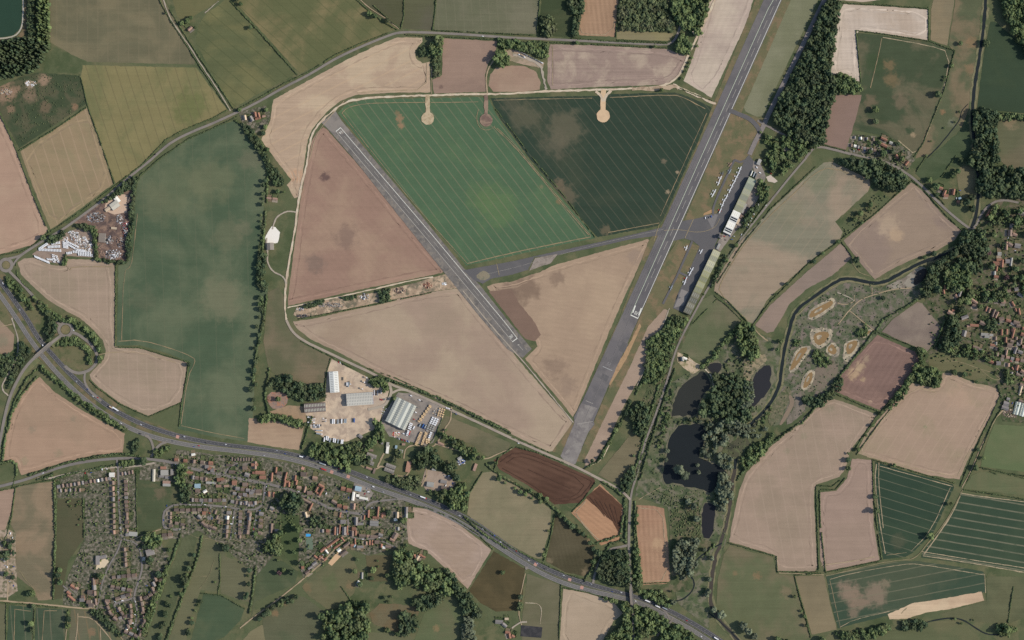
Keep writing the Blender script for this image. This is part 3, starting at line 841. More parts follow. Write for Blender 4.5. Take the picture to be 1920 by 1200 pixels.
F([(-40,923),(27,917),(20,960),(8,1000),(-4,1025),(-40,1030)], (158,134,118), None, -80, look="brown field at the south-west edge")
F([(31,911),(60,908),(104,902),(102,990),(97,1124),(72,1126),(62,1104),(30,1080),(29,1000),(18,980)], (112,104,78), (136,118,92), -86, streak=.12, patch=(.01,.42,.6), look="long tan meadow west of the village")
F([(108,936),(155,934),(157,1010),(128,1052),(116,1122),(100,1124)], (76,80,56), (84,82,58), -86, streak=.07, look="narrow dark green meadow west of the village")
F([(161,920),(187,916),(200,960),(172,1012),(161,1012)], (80,80,54), (72,78,52), -80, look="small olive meadow behind the village street")
F([(257,884),(263,900),(340,908),(342,938),(322,946),(304,958),(304,988),(262,1006),(258,1000)], (70,82,56), (84,88,60), -80, mott=.25, patch=(.02,.48,.62), spots=[(300,925,14,(112,98,74),.6)], look="green paddock beside the estate road")
F([(-40,1131),(11,1133),(9,1220),(-40,1220)], (92,96,68), None, -85, look="strip field in the south-west corner")
F([(17,1135),(62,1138),(59,1220),(12,1220)], (62,80,60), (74,88,64), -86, tram=(30,1.2,(118,112,86),.5), look="dark green field south of the farm track")
F([(67,1140),(124,1142),(119,1220),(64,1220)], (62,78,60), (74,86,64), -86, tram=(30,1.2,(120,110,86),.5), look="second dark green field south of the farm track")
F([(133,1142),(174,1147),(190,1165),(212,1190),(228,1220),(128,1220)], (82,92,66), (92,94,70), -80, tram=(24,1.5,(128,110,84),.6), spots=[(172,1185,10,(136,110,88),.7)], look="green field below the crescent with tan tracks")
F([(352,985),(372,1000),(362,1040),(342,1100),(320,1150),(300,1220),(266,1220),(292,1150),(312,1090)], (74,86,58), (82,92,62), -70, rows=(9,.05), look="long green strip meadow between tree lines")
F([(380,1002),(415,1016),(424,1030),(416,1080),(404,1110),(376,1106),(360,1150),(345,1220),(310,1220),(340,1130),(366,1050)], (84,92,64), (94,98,68), -70, look="pale green meadow with footpaths")
F([(418,1042),(440,1050),(474,1060),(469,1130),(450,1125),(415,1112),(412,1090)], (92,96,68), (100,100,72), -80, look="village playing field")
F([(382,1112),(413,1117),(458,1140),(452,1162),(420,1195),(352,1220)], (66,84,60), (76,90,62), -60, look="green field south of the playing field")
F([(440,1220),(470,1183),(490,1172),(520,1190),(530,1220)], (116,110,78), None, -30, look="tan corner field at the south edge")
# --- south middle
F([(467,784),(520,790),(571,798),(560,844),(515,838),(464,829)], (168,144,122), (156,132,112), 8, streak=.08, rows=(12,.03), look="small straw field beside the dual carriageway")
F([(503,548),(522,538),(534,560),(536,592),(545,622),(570,646),(620,670),(614,690),(608,716),(590,728),(565,718),(520,705),(503,690),(494,640)], (86,92,64), (114,104,78), -60, streak=.08, spots=[(580,700,24,(122,108,82),.7),(540,660,20,(112,104,78),.5)], look="rough grass field north of the lorry yard")
F([(835,779),(880,797),(958,831),(953,842),(914,857),(880,831),(830,815),(822,802)], (94,94,66), (114,106,78), 22, look="grass paddock beside the timber yard")
F([(926,863),(966,839),(1010,851),(1114,897),(1117,906),(1086,943),(1040,946),(990,910),(936,880)], (86,64,54), (98,74,62), -21, streak=.10, rows=(13,.10), fine=.06, look="dark chocolate ploughed field")
F([(1071,961),(1095,940),(1115,916),(1125,907),(1170,950),(1165,1000),(1160,1012),(1127,1023),(1100,992)], (172,134,106), (160,122,98), -36, rows=(10,.07), look="stubble field half ploughed")
F([(1098,933),(1124,911),(1166,947),(1164,985),(1159,998),(1148,978),(1122,955)], (98,72,58), (88,64,52), -40, rows=(10,.10), look="freshly ploughed half of the stubble field")
F([(882,920),(905,886),(930,884),(970,907),(1034,956),(1029,1000),(1015,1048),(1003,1046),(960,1024),(905,985),(876,965)], (132,122,94), (120,114,84), 60, streak=.1, mott=.2, look="pale olive field north of the dual carriageway")
F([(1041,967),(1060,974),(1098,1002),(1114,1022),(1110,1070),(1094,1080),(1060,1073),(1023,1052),(1034,1000)], (72,68,50), (86,80,58), -75, streak=.12, rows=(9,.05), spots=[(1108,1015,10,(136,118,84),.8),(1100,1075,12,(126,110,80),.7),(1030,1052,8,(120,108,80),.7)], look="dark mottled field inside the slip roads")
F([(1193,947),(1220,948),(1245,953),(1252,1010),(1257,1088),(1250,1094),(1206,1097),(1200,1060),(1193,985)], (158,124,102), (166,134,110), -87, rows=(11,.09), spots=[(1232,1020,14,(184,154,124),.6)], look="brown stubble strip east of the lane")
F([(768,950),(800,955),(850,975),(870,990),(921,1031),(877,1104),(845,1074),(800,1034),(766,1019),(760,985)], (164,144,130), (156,136,120), -22, streak=.09, rows=(12,.025), look="pale brown ploughed field at the village edge")
F([(926,1034),(984,1066),(980,1120),(974,1144),(930,1147),(900,1130),(879,1107)], (74,68,48), (88,78,52), -80, mott=.18, look="dark olive field beside the pale ploughed field")
F([(989,1076),(1049,1096),(1047,1220),(980,1220),(978,1172)], (98,96,68), (110,104,78), -80, look="grass paddocks beside the black arena")
F([(1056,1104),(1100,1112),(1149,1128),(1168,1150),(1150,1165),(1120,1220),(1048,1220)], (164,146,126), (170,152,132), -84, streak=.06, look="pale brown field south of the dual carriageway")
F([(565,1100),(585,1080),(615,1059),(640,1044),(655,1032),(668,1060),(673,1082),(664,1112),(636,1140),(616,1144),(580,1118)], (84,92,62), (94,96,66), 30, mott=.2, spots=[(657,1098,10,(128,110,84),.7),(575,1102,12,(124,106,80),.6),(620,1090,20,(78,94,58),.6)], look="sloping green meadow below the sand arena")
F([(528,962),(560,965),(562,1000),(558,1050),(545,1052),(526,1035)], (66,82,52), (74,88,56), -85, look="mown village lawn with a row of trees")
F([(685,1042),(735,1040),(726,1090),(692,1090)], (92,86,58), (84,84,56), 5, look="brown-green garden lawn")
F([(490,1037),(530,1052),(560,1072),(553,1095),(480,1128),(470,1160),(482,1080)], (70,84,58), (80,90,62), 20, look="dark green meadow west of the sunken lane")
F([(490,1152),(540,1112),(572,1120),(612,1150),(600,1180),(560,1220),(500,1220)], (74,86,60), (84,90,64), 10, mott=.2, spots=[(516,1150,8,(134,110,84),.7),(535,1130,8,(124,106,82),.6),(510,1130,6,(128,108,84),.6)], look="green meadow south of the sunken lane")
F([(692,1150),(712,1132),(745,1132),(790,1140),(770,1180),(740,1185),(700,1170)], (114,98,74), (104,98,70), 0, look="brown horse paddocks")
F([(795,1150),(845,1118),(870,1130),(880,1160),(890,1220),(770,1220)], (82,96,62), (100,98,68), -60, spots=[(818,1178,8,(140,118,88),.7)], look="green meadow by the southern wood")
F([(690,1185),(770,1190),(780,1220),(690,1220)], (92,98,68), None, 0, look="pale meadow at the south edge")
# --- east of the runway
F([(1498,-40),(1552,-40),(1534,0),(1442,190),(1431,217),(1418,219),(1398,209),(1394,200),(1440,98),(1481,0)], (108,114,84), (116,120,92), 64, streak=.08, look="pale green mown strip beside the runway")
F([(1245,578),(1253,582),(1216,680),(1170,760),(1143,820),(1115,866),(1098,874),(1095,862),(1128,795),(1180,690),(1215,612)], (154,134,118), (162,142,126), 64, streak=.06, look="narrow brown strip along the runway's east side")
F([(1560,303),(1600,322),(1630,336),(1632,347),(1627,360),(1605,380),(1566,416),(1580,435),(1575,447),(1515,492),(1440,560),(1413,607),(1400,602),(1339,545),(1342,525),(1385,457),(1440,397),(1490,352),(1525,320),(1545,305)], (126,122,100), (150,134,116), 54, streak=.13, patch=(.007,.42,.6), tram=(24,1.0,(150,136,116),.4), spots=[(1530,330,40,(108,116,88),.6),(1480,400,40,(112,116,90),.5)], look="grey-green field east of the hangars")
F([(1576,457),(1598,480),(1590,490),(1560,517),(1515,540),(1480,570),(1465,598),(1450,622),(1438,624),(1416,610),(1442,574),(1510,512)], (142,124,112), (134,118,104), 42, streak=.07, look="narrow brown field north of the river")
F([(1709,342),(1725,353),(1771,407),(1802,432),(1790,450),(1757,470),(1715,485),(1677,502),(1640,524),(1627,510),(1600,476),(1582,451)], (146,128,112), (138,120,106), 40, streak=.07, patch=(.006,.45,.62), spots=[(1665,420,26,(172,152,130),.7),(1680,440,16,(176,152,126),.7),(1630,400,20,(156,132,114),.5)], look="square brown field north of the river bend")
F([(1716,325),(1736,297),(1788,292),(1762,334),(1737,345)], (64,80,54), (72,86,58), 40, look="small dark green field beside the east lane")
F([(1792,318),(1830,302),(1832,368),(1800,372)], (112,106,76), (98,100,68), -70, look="tan paddock beside the red-roofed farm")
F([(1582,8),(1660,12),(1740,18),(1739,75),(1660,64),(1605,57),(1609,110),(1613,153),(1603,151),(1593,142),(1585,138),(1558,140),(1562,90),(1570,30)], (196,180,166), (182,164,148), -86, streak=.13, rows=(12,.03), look="L-shaped pale chalk field")
F([(1570,-40),(1650,-40),(1650,0),(1618,4),(1572,0)], (186,168,152), None, 0, look="chalky field at the north edge")
F([(1607,61),(1650,66),(1740,79),(1787,96),(1768,170),(1722,280),(1712,289),(1690,270),(1668,258),(1640,252),(1598,243),(1614,178),(1612,155)], (66,78,56), (98,94,68), 70, streak=.08, mott=.25, patch=(.009,.45,.6), spots=[(1640,120,26,(62,78,52),.8),(1668,122,14,(122,104,78),.7),(1672,150,16,(124,106,80),.7),(1690,190,18,(116,102,78),.6),(1705,245,10,(58,74,52),.9),(1712,253,6,(150,132,106),.9),(1632,190,16,(118,102,78),.6),(1655,225,12,(60,74,52),.7)], look="mottled dark green field below the chalk field")
F([(1568,178),(1616,178),(1598,245),(1586,281),(1545,270),(1550,225),(1560,195)], (136,114,104), (142,120,108), -70, streak=.06, look="small brown field beside the long wood")
F([(1746,18),(1760,-40),(1796,-40),(1776,86),(1745,75)], (132,118,88), (122,112,84), -80, look="tan strip field east of the chalk field")
F([(1798,-40),(1846,-40),(1834,90),(1817,200),(1802,242),(1742,290),(1716,297),(1735,250),(1789,98),(1778,85)], (80,90,62), (116,104,76), -80, streak=.08, patch=(.010,.46,.6), mott=.22, spots=[(1822,80,14,(144,116,90),.6),(1820,130,14,(140,114,88),.5),(1785,230,10,(110,116,92),.6),(1768,210,6,(150,116,88),.7)], look="long rough river meadow")
F([(1740,300),(1800,245),(1815,212),(1822,250),(1826,290),(1795,315)], (66,82,56), (74,88,60), 40, look="green meadow south of the winding stream")
F([(1857,40),(1868,42),(1900,70),(1940,100),(1940,214),(1870,208),(1832,203),(1845,100)], (54,70,52), (62,76,54), 0, streak=.05, look="dark green riverside field")
F([(1872,224),(1940,224),(1940,310),(1890,318),(1866,290)], (104,98,72), (86,92,64), 0, mott=.2, spots=[(1895,230,16,(132,116,86),.7)], look="tan meadow north of the village")
# --- south-east
F([(1720,566),(1740,573),(1770,590),(1766,620),(1752,648),(1738,658),(1700,645),(1654,622),(1672,600)], (124,110,102), (140,126,114), 20, mott=.25, streak=.04, look="grey-brown field beside the village wood")
F([(1645,628),(1717,660),(1723,676),(1703,707),(1678,739),(1651,769),(1615,755),(1560,731),(1576,705),(1615,660)], (138,112,102), (128,104,96), 58, streak=.1, rows=(13,.06), spots=[(1600,700,15,(176,150,122),.8),(1612,688,12,(172,150,122),.8),(1624,672,9,(160,140,118),.6),(1618,712,6,(170,146,118),.7),(1632,753,5,(176,150,128),.7)], look="reddish ploughed field with a pale corner")
F([(1551,744),(1600,760),(1644,778),(1639,786),(1594,845),(1584,880),(1574,894),(1530,909),(1526,920),(1529,1000),(1532,1062),(1528,1071),(1456,1071),(1454,1041),(1368,1016),(1371,990),(1386,920),(1400,886),(1440,842),(1500,790)], (157,137,121), (148,131,114), -80, streak=.07, tram=(24,1.3,(168,148,132),.3), spots=[(1555,765,10,(130,124,100),.5),(1507,818,8,(132,124,100),.5),(1475,846,7,(132,124,100),.5)], look="long brown field sweeping south from the ponds")
F([(1768,699),(1786,699),(1803,708),(1830,719),(1869,726),(1874,742),(1864,770),(1839,812),(1815,862),(1799,899),(1740,891),(1635,859),(1606,849),(1621,817),(1666,765),(1711,718),(1752,728),(1763,717)], (160,138,120), (150,134,112), 57, streak=.06, tram=(22,1.4,(172,148,130),.35), spots=[(1800,745,30,(178,150,130),.5),(1735,800,4,(110,124,84),.6)], look="big brown field south of the village")
F([(1598,860),(1634,862),(1636,900),(1638,985),(1649,1050),(1600,1060),(1548,1071),(1538,1050),(1537,975),(1538,923),(1568,920),(1588,897)], (156,134,121), (150,130,116), -86, streak=.08, look="narrow brown field between double hedges")
F([(1641,866),(1700,884),(1786,908),(1789,914),(1750,998),(1710,1038),(1698,1044),(1656,1049),(1646,985)], (48,67,53), (54,72,55), -17, streak=.06, tram=(20,.9,(104,108,84),.6), spots=[(1685,1015,18,(78,82,62),.6)], look="dark green crop field with tan wheelings")
F([(1802,925),(1830,928),(1940,941),(1940,1074),(1727,1045),(1730,1034),(1766,990),(1792,950)], (54,72,56), (60,76,58), -9.5, streak=.06, tram=(19,1.5,(126,122,98),.65), look="dark green crop field with wide pale wheelings")
F([(1549,1080),(1600,1067),(1690,1052),(1720,1052),(1782,1060),(1844,1072),(1848,1110),(1720,1140),(1660,1155),(1571,1178),(1558,1130)], (58,76,60), (70,82,62), 11, streak=.06, tram=(22,1.1,(118,114,88),.6), spots=[(1592,1110,26,(132,114,92),.9),(1640,1115,28,(130,114,92),.85),(1608,1130,22,(130,112,90),.85),(1660,1095,12,(122,110,86),.8),(1600,1150,12,(126,110,88),.7)], look="patchy dark green field at the south-east")
F([(1664,1152),(1700,1136),(1710,1131),(1760,1124),(1840,1109),(1845,1126),(1790,1140),(1735,1149),(1700,1160),(1668,1161)], (186,160,134), (196,174,146), 11, streak=.15, mott=.2, look="pale stripped soil strip")
F([(1490,1080),(1545,1080),(1556,1130),(1569,1180),(1522,1190),(1502,1122)], (116,106,78), (126,114,84), -78, streak=.08, look="tan strip meadow")
F([(1368,1024),(1450,1046),(1455,1076),(1487,1080),(1500,1130),(1518,1194),(1480,1220),(1390,1220),(1342,1150),(1346,1085),(1357,1040)], (86,96,64), (110,102,74), -20, mott=.2, spots=[(1420,1080,9,(136,112,86),.7),(1378,1075,6,(132,110,84),.6),(1475,1110,14,(128,112,84),.6)], look="rolling pasture beside the stream")
F([(1864,796),(1940,800),(1940,887),(1838,875),(1850,830)], (84,102,64), (92,104,68), 0, streak=.04, look="smooth green pasture at the east edge")
F([(1837,884),(1940,897),(1940,930),(1806,917),(1822,892)], (84,98,64), (96,100,68), 8, look="long green pasture strip at the east edge")
F([(1620,1200),(1690,1178),(1760,1164),(1800,1162),(1830,1190),(1840,1220),(1620,1220)], (82,92,60), (96,98,66), -12, look="green pasture at the south edge")
F([(1850,1080),(1940,1082),(1940,1150),(1890,1170),(1820,1165),(1760,1152),(1850,1126)], (88,94,64), (78,88,60), 0, mott=.25, look="rough grass corner in the south-east")

# --- grass, yards and hard standings
YZ = [0.30]
def Y(name, pts, mat, look, rag=.5, rnd=0, z=None):
    YZ[0] += 0.004
    return sheet(name, pts, mat, z or YZ[0], rag, 4.0, rnd, look=look)
G_air = ground_mat("airfield_grass", [(104, 100, 68), (86, 94, 62), (122, 106, 76)], 0.02, 0.18, streak=(66, .12))
Y("grass_verge", [(1432,-40),(1455,-40),(1052,855),(1036,846),(1074,792),(1160,600),(1216,452),(1243,418),(1300,288)], G_air, "olive verge along the main runway's west side")
Y("grass_verge", [(1478,-40),(1500,-40),(1440,98),(1390,212),(1440,225),(1410,300),(1342,402),(1300,412),(1280,420)], G_air, "worn verge east of the main runway, north part")
Y("grass_verge", [(1270,450),(1316,462),(1285,520),(1262,580),(1245,580),(1215,612),(1180,690),(1128,795),(1095,865),(1080,866),(1180,640),(1240,500)], G_air, "worn verge east of the main runway, south part")
G_mead = ground_mat("damp_meadow", [(74, 90, 58), (92, 98, 70), (62, 76, 54), (112, 108, 86)], 0.025, 0.3)
Y("meadow", [(1310,565),(1335,552),(1385,590),(1392,602),(1350,650),(1325,682),(1272,662),(1280,640)], field_mat("paddock", (84,96,64), (108,104,76), 30, mott=.2), "green paddock south of the hangars")
Y("meadow", [(1255,720),(1320,680),(1390,610),(1460,640),(1465,700),(1440,765),(1380,830),(1380,900),(1360,1020),(1330,1100),(1330,1180),(1270,1130),(1262,1080),(1252,950),(1190,930),(1210,840),(1240,760)], G_mead, "damp meadow around the ponds")
Y("meadow", [(1488,600),(1500,578),(1524,562),(1562,534),(1590,524),(1650,540),(1690,522),(1715,508),(1735,545),(1720,562),(1672,598),(1650,622),(1615,655),(1575,700),(1555,735),(1500,780),(1450,800),(1445,770),(1465,730),(1478,640)], ground_mat("wet_meadow", [(80, 92, 66), (96, 100, 76), (66, 82, 56), (118, 108, 94)], 0.03, 0.3), "reserve meadow around the dug pools")
Y("bare_ground", [(1655,538),(1690,525),(1712,508),(1725,498),(1740,505),(1735,520),(1715,540),(1680,543)], ground_mat("dry_silt", [(150, 142, 130), (122, 112, 102)], 0.05, 0.2), "dry silt around the eastern reserve pool", rnd=1)
Y("bare_ground", [(1530,685),(1560,672),(1575,690),(1562,715),(1530,735),(1510,735)], ground_mat("bare_wet_soil", [(124, 112, 100), (104, 104, 80)], 0.05, 0.25), "bare soil beside the dug pools", rnd=1)
G_scrub = ground_mat("scrubland", [(74, 86, 56), (60, 74, 48), (104, 98, 72)], 0.03, 0.35)
Y("scrubland", [(1185,800),(1240,660),(1290,590),(1300,600),(1262,690),(1215,830),(1192,905),(1180,900)], G_scrub, "scrub between runway strip and lane")
Y("scrubland", [(1120,890),(1170,830),(1190,800),(1205,835),(1190,900),(1170,915)], field_mat("rough_pasture", (112, 104, 76), (92, 94, 66), 60, mott=.2), "rough pasture at the runway's end")
Y("scrubland", [(1255,955),(1310,940),(1316,1010),(1350,1020),(1295,1050),(1300,1110),(1205,1110),(1258,1092)], G_scrub, "rough meadow beside the square pond")
Y("scrubland", [(0,505),(40,545),(110,610),(130,650),(180,640),(185,680),(150,700),(240,775),(340,815),(470,838),(480,845),(470,852),(300,830),(160,752),(60,660),(-40,560),(-40,500)], ground_mat("road_verge_grass", [(96, 98, 66), (116, 102, 74), (74, 86, 54)], 0.02, 0.25), "dry grass verges of the dual carriageway")
G_gard = [(70, 80, 56), (54, 66, 46), (96, 92, 76), (78, 80, 62), (132, 124, 112)]
GARD = ground_mat("garden_ground", G_gard, 0.05, 0.35)
Y("garden_ground", [(106,900),(150,886),(222,880),(252,876),(258,1005),(262,1010),(300,1015),(320,1050),(300,1120),(275,1190),(262,1220),(240,1220),(225,1185),(182,1142),(118,1134),(120,1100),(158,1010),(160,934),(107,934)], GARD, "gardens of the western village")
Y("garden_ground", [(262,872),(330,858),(330,842),(400,852),(480,856),(560,872),(640,902),(690,920),(760,938),(765,1010),(740,1030),(690,1042),(655,1028),(600,1062),(570,1085),(560,1060),(562,965),(520,962),(515,1040),(480,1080),(420,1025),(372,995),(340,1010),(304,1010),(305,958),(340,940),(345,905),(262,900)], GARD, "gardens of the main village")
Y("garden_ground", [(1730,570),(1760,530),(1830,430),(1850,385),(1940,360),(1940,795),(1880,790),(1872,730),(1840,718),(1790,700),(1745,690),(1730,670),(1770,620)], ground_mat("leafy_garden_ground", [(70, 84, 54), (58, 72, 46), (84, 86, 60), (104, 96, 76)], 0.04, 0.3), "leafy gardens of the eastern village")
Y("garden_ground", [(1598,252),(1640,255),(1705,280),(1715,300),(1700,322),(1650,298),(1590,287)], GARD, "gardens of the north-eastern hamlet")
Y("garden_ground", [(447,210),(498,198),(508,215),(500,240),(478,250),(455,232)], GARD, "gardens of the crossroads hamlet")
Y("park_lawn", [(1740,668),(1770,655),(1810,668),(1862,690),(1870,715),(1832,716),(1800,705),(1766,695),(1745,700)], field_mat("park_grass", (72, 92, 56), (96, 98, 66), 10), "village green with footpaths")
YARD = ground_mat("pale_yard_gravel", [(198, 178, 156), (182, 164, 146), (168, 150, 134)], 0.03, 0.12)
Y("yard", [(622,673),(655,690),(687,706),(692,711),(702,712),(731,720),(727,742),(722,758),(712,790),(700,806),(650,828),(612,824),(582,803),(577,780),(570,776),(571,762),(610,752),(612,700)], YARD, "pale gravel lorry yard")
Y("yard", [(500,735),(535,735),(542,752),(528,768),(505,765)], ground_mat("spoil", [(150, 128, 114), (176, 122, 96), (128, 112, 102)], 0.1, 0.25), "bare spoil heap ground by the dark wood", rnd=1)
Y("yard", [(505,772),(540,760),(570,762),(575,790),(560,800),(520,778)], ground_mat("spoil_track", [(160, 136, 112), (140, 122, 98)], 0.05, 0.2), "worn ground beside the brown barn")
TAR = ground_mat("grey_yard_tarmac", [(150, 140, 132), (138, 130, 124), (124, 118, 114)], 0.03, 0.1)
Y("yard", [(747,736),(772,738),(830,764),(834,775),(812,830),(800,836),(730,818),(715,797),(716,780),(727,765)], TAR, "grey yard around the big warehouse")
Y("yard", [(798,880),(830,885),(855,905),(845,922),(800,920),(790,905)], ground_mat("old_yard", [(164, 146, 132), (150, 132, 118)], 0.05, 0.2), "gravel yard below the bunkers")
Y("yard", [(664,905),(690,910),(700,925),(692,940),(660,938)], TAR, "yard of the white roadside units")
Y("yard", [(60,477),(90,455),(125,436),(155,425),(178,430),(182,484),(160,482),(125,480),(120,496),(96,492),(70,480)], ground_mat("caravan_yard", [(150, 132, 120), (136, 120, 110)], 0.05, 0.2), "bare caravan storage yard")
Y("yard", [(132,416),(165,395),(205,365),(235,345),(255,335),(248,420),(238,490),(183,484),(180,430),(160,424)], ground_mat("scrap_yard_ground", [(110, 92, 86), (88, 76, 74), (140, 116, 102)], 0.05, 0.3), "oily scrap yard ground")
Y("yard", [(200,372),(222,362),(240,366),(238,398),(215,402),(195,395)], ground_mat("pale_yard", [(196, 170, 150)], 0.05, 0.15), "pale yard beside the scrap yard sheds")
Y("yard", [(557,577),(600,562),(660,556),(705,548),(780,530),(812,520),(845,512),(862,530),(858,540),(800,548),(705,568),(600,590),(560,596),(550,590)], ground_mat("rubble_strip_ground", [(168, 146, 124), (140, 122, 104), (190, 168, 144), (110, 104, 82)], 0.03, 0.3), "pale rubble and spoil strip")
Y("yard", [(510,424),(517,426),(525,436),(523,448),(520,456),(500,457),(497,446),(504,432)], plain_mat("chalk_pad", (236, 230, 222), .05, .2, .9, .1), "white chalk pad in the western loop")
Y("sand_arena", [(615,1056),(632.5,1035),(640,1042.5),(622,1061)], ground_mat("arena_sand", [(206, 172, 138)], 0.1, 0.08), "sand riding arena", rag=.1)
Y("black_arena", [(977,1172),(1017,1176),(1015,1196),(976,1193)], ground_mat("rubber_arena", [(58, 58, 62), (74, 72, 74)], 0.06, 0.2), "black rubber riding arena", rag=.1)
Y("tennis_court", [(573,1008),(586,1008),(587,1030),(575,1031)], ground_mat("court_green", [(106, 120, 104)], 0.05, 0.05), "grey-green tennis court", rag=.05)
Y("yard", [(0,995),(15,992),(30,1000),(29,1045),(33,1108),(14,1120),(-40,1120),(-40,1040)], ground_mat("site_ground", [(172, 154, 138), (140, 124, 104), (96, 96, 66)], 0.05, 0.25), "pale ground of the caravan site by the farm track")
Y("yard", [(946,97),(960,92),(1020,118),(1018,128),(985,122),(948,112)], ground_mat("machine_yard", [(166, 146, 128), (140, 130, 108)], 0.05, 0.2), "gravel yard of the trailer park")
Y("yard", [(1436,332),(1445,328),(1458,340),(1452,343),(1440,340)], plain_mat("pale_car_park", (196, 182, 170), .08), "pale gravel parking apron")
Y("yard", [(1408,300),(1425,305),(1436,330),(1428,360),(1405,405),(1370,445),(1350,472),(1338,466),(1360,430),(1418,340)], TAR, "car parks behind the hangars")
Y("yard", [(1270,660),(1290,668),(1316,690),(1300,702),(1282,690),(1270,678)], ground_mat("house_plot", [(186, 166, 142), (140, 132, 100)], 0.08, 0.2), "sandy plot of the white house by the pond")
# concrete and asphalt of the airfield
AS_main = ground_mat("runway_asphalt", [(110, 106, 108), (118, 113, 113), (102, 99, 101)], 0.012, 0.06, .9, .15, streak=(66, .05))
AS_old = ground_mat("old_runway_concrete", [(130, 124, 122), (116, 110, 110), (142, 136, 132)], 0.03, 0.12, .9, .15, streak=(66, .08))
AS_sec = ground_mat("cracked_asphalt", [(118, 113, 110), (104, 100, 98), (134, 126, 118)], 0.05, 0.16, .9, .15, streak=(-49, .08))
AS_dark = ground_mat("dark_asphalt", [(98, 96, 98), (104, 101, 102)], 0.02, 0.07, .9, .15)
Y("runway", [(1450,-40),(1484,-40),(1466,0),(1196,600),(1140,725),(1113,790),(1115,796),(1102,812),(1079,870),(1066,873),(1051,855),(1075,800),(1077,792),(1076,782),(1086,762),(1092,752),(1162,600),(1299,297),(1432,0)], AS_main, "wide grey main runway", rag=.25, z=.50)
Y("runway_shoulder", [(1106,790),(1113,795),(1102,812),(1079,870),(1066,873),(1051,855),(1076,795),(1090,756),(1120,765)], AS_old, "weathered concrete at the main runway's south end", rag=.4, z=.508)
ribbon("runway_strip", [(1472,-40),(1454,2),(1320,300),(1189,593)], 17.5, ground_mat("resurfaced_runway", [(104, 101, 103), (110, 106, 107), (98, 95, 98)], .015, .07, .9, .15, streak=(66, .11)), .504, 0, rag=.2, look="darker resurfaced strip of the main runway")
ribbon("runway_strip", [(631,239),(686,304),(805,445),(936,603),(986,664)], 11.5, ground_mat("resurfaced_crosswind", [(112, 108, 106), (118, 113, 110), (106, 102, 101)], .02, .06, .9, .15, streak=(-49, .05)), .506, 0, rag=.2, look="even grey strip of the crosswind runway")
Y("runway", [(603,230),(629,207),(636,221),(702,299),(790,404),(870,503),(902,537),(950,598),(997,654),(980,671),(952,655),(905,600),(832,510),(744,400),(665,300),(610,236)], AS_sec, "narrow crosswind runway", rag=.3, z=.50)
Y("runway_shoulder", [(604,231),(629,208),(640,226),(655,244),(640,252),(618,245)], ground_mat("worn_concrete", [(140, 132, 126), (126, 120, 116)], .04, .12), "pale worn runway end at the perimeter track", rag=.3, z=.508)
Y("taxiway", [(868,507),(900,501),(960,490),(1035,473),(1110,457),(1185,440),(1250,424),(1246,440),(1185,448),(1110,465),(1035,480),(1002,482),(990,506),(960,515),(920,523),(905,532),(890,526)], AS_dark, "dark cross taxiway between the runways", rag=.3, z=.512)
Y("taxiway_slab", [(992,508),(1003,484),(1046,476),(1032,494),(1012,500)], ground_mat("broken_slab", [(150, 138, 130), (130, 120, 112)], .06, .2), "pale broken concrete slab beside the cross taxiway", rag=.4, z=.516)
Y("taxiway_slab", [(890,519),(903,508),(912,508),(922,520),(905,527)], ground_mat("weedy_slab", [(140, 130, 112), (116, 114, 92)], .06, .2), "weedy concrete patch at the runway junction", rag=.4, rnd=1, z=.52)
Y("apron", [(1258,428),(1281,414),(1300,411),(1337,402),(1346,400),(1360,375),(1382,332),(1396,300),(1404,290),(1413,302),(1411,316),(1404,332),(1357,425),(1342,456),(1327,492),(1296,550),(1281,586),(1262,578),(1270,552),(1288,517),(1312,462),(1300,452),(1283,447),(1262,452),(1246,452)], AS_dark, "dark asphalt aircraft apron", rag=.2, z=.516)
for q in ([(1218,500),(1232,506),(1226,520),(1212,514)],[(1270,386),(1281,390),(1277,399),(1266,395)],[(1350,222),(1361,227),(1354,242),(1343,237)],[(1400,120),(1409,124),(1404,135),(1395,131)],[(1168,640),(1178,645),(1170,662),(1160,657)],[(1130,700),(1142,706),(1137,716),(1125,710)]): Y("asphalt_patch", q, AS_dark, "repair patch on the main runway", rag=.15, z=.512)
Y("apron_slab", [(1278,542),(1292,548),(1282,572),(1264,577)], ground_mat("light_slab", [(140, 134, 132)], .04, .08), "lighter concrete panel on the lower apron", rag=.1, z=.522)
Y("apron_slab", [(1320,404),(1338,401),(1346,403),(1336,430),(1326,410)], ground_mat("stained_slab", [(126, 122, 122)], .06, .12), "lighter worn strip on the apron", rag=.3, z=.522)
# water
def water(name, pts, rgb, look, rnd=1, rough=.12, z=None, var=.1):
    n = NT("water", rough + .15, .16)
    c = n.gain(A(rgb), n.math('ADD', 1.0, n.math('MULTIPLY', n.math('SUBTRACT', n.noise(n.pos, .02, 3), .5), var * 2)))
    n.bump(n.noise(n.pos, .8, 3, .6), .15, .1)
    n.col(c)
    YZ[0] += .004; WET.append(pts)
    return sheet(name, pts, n.m, z or YZ[0], .5, 3.0, rnd, look=look)
water("reservoir_water", [(-40,-40),(41,-40),(41,38),(37,54),(26,66),(4,70),(-40,71)], (44,68,54), "dark green reservoir", 0)
water("pond_water", [(1272,726),(1290,712),(1302,703),(1315,693),(1330,705),(1335,725),(1320,740),(1310,760),(1307,781),(1272,782),(1255,780),(1260,760)], (54,55,52), "shallow dark pond behind the white house")
water("pond_water", [(1322,684),(1342,676),(1355,682),(1353,697),(1342,707),(1332,701)], (50,50,52), "small dark pond beyond the footpath")
water("pond_water", [(1410,702),(1440,680),(1452,690),(1442,740),(1412,766),(1390,781),(1386,772),(1408,740)], (50,50,54), "long pond below the reed bed")
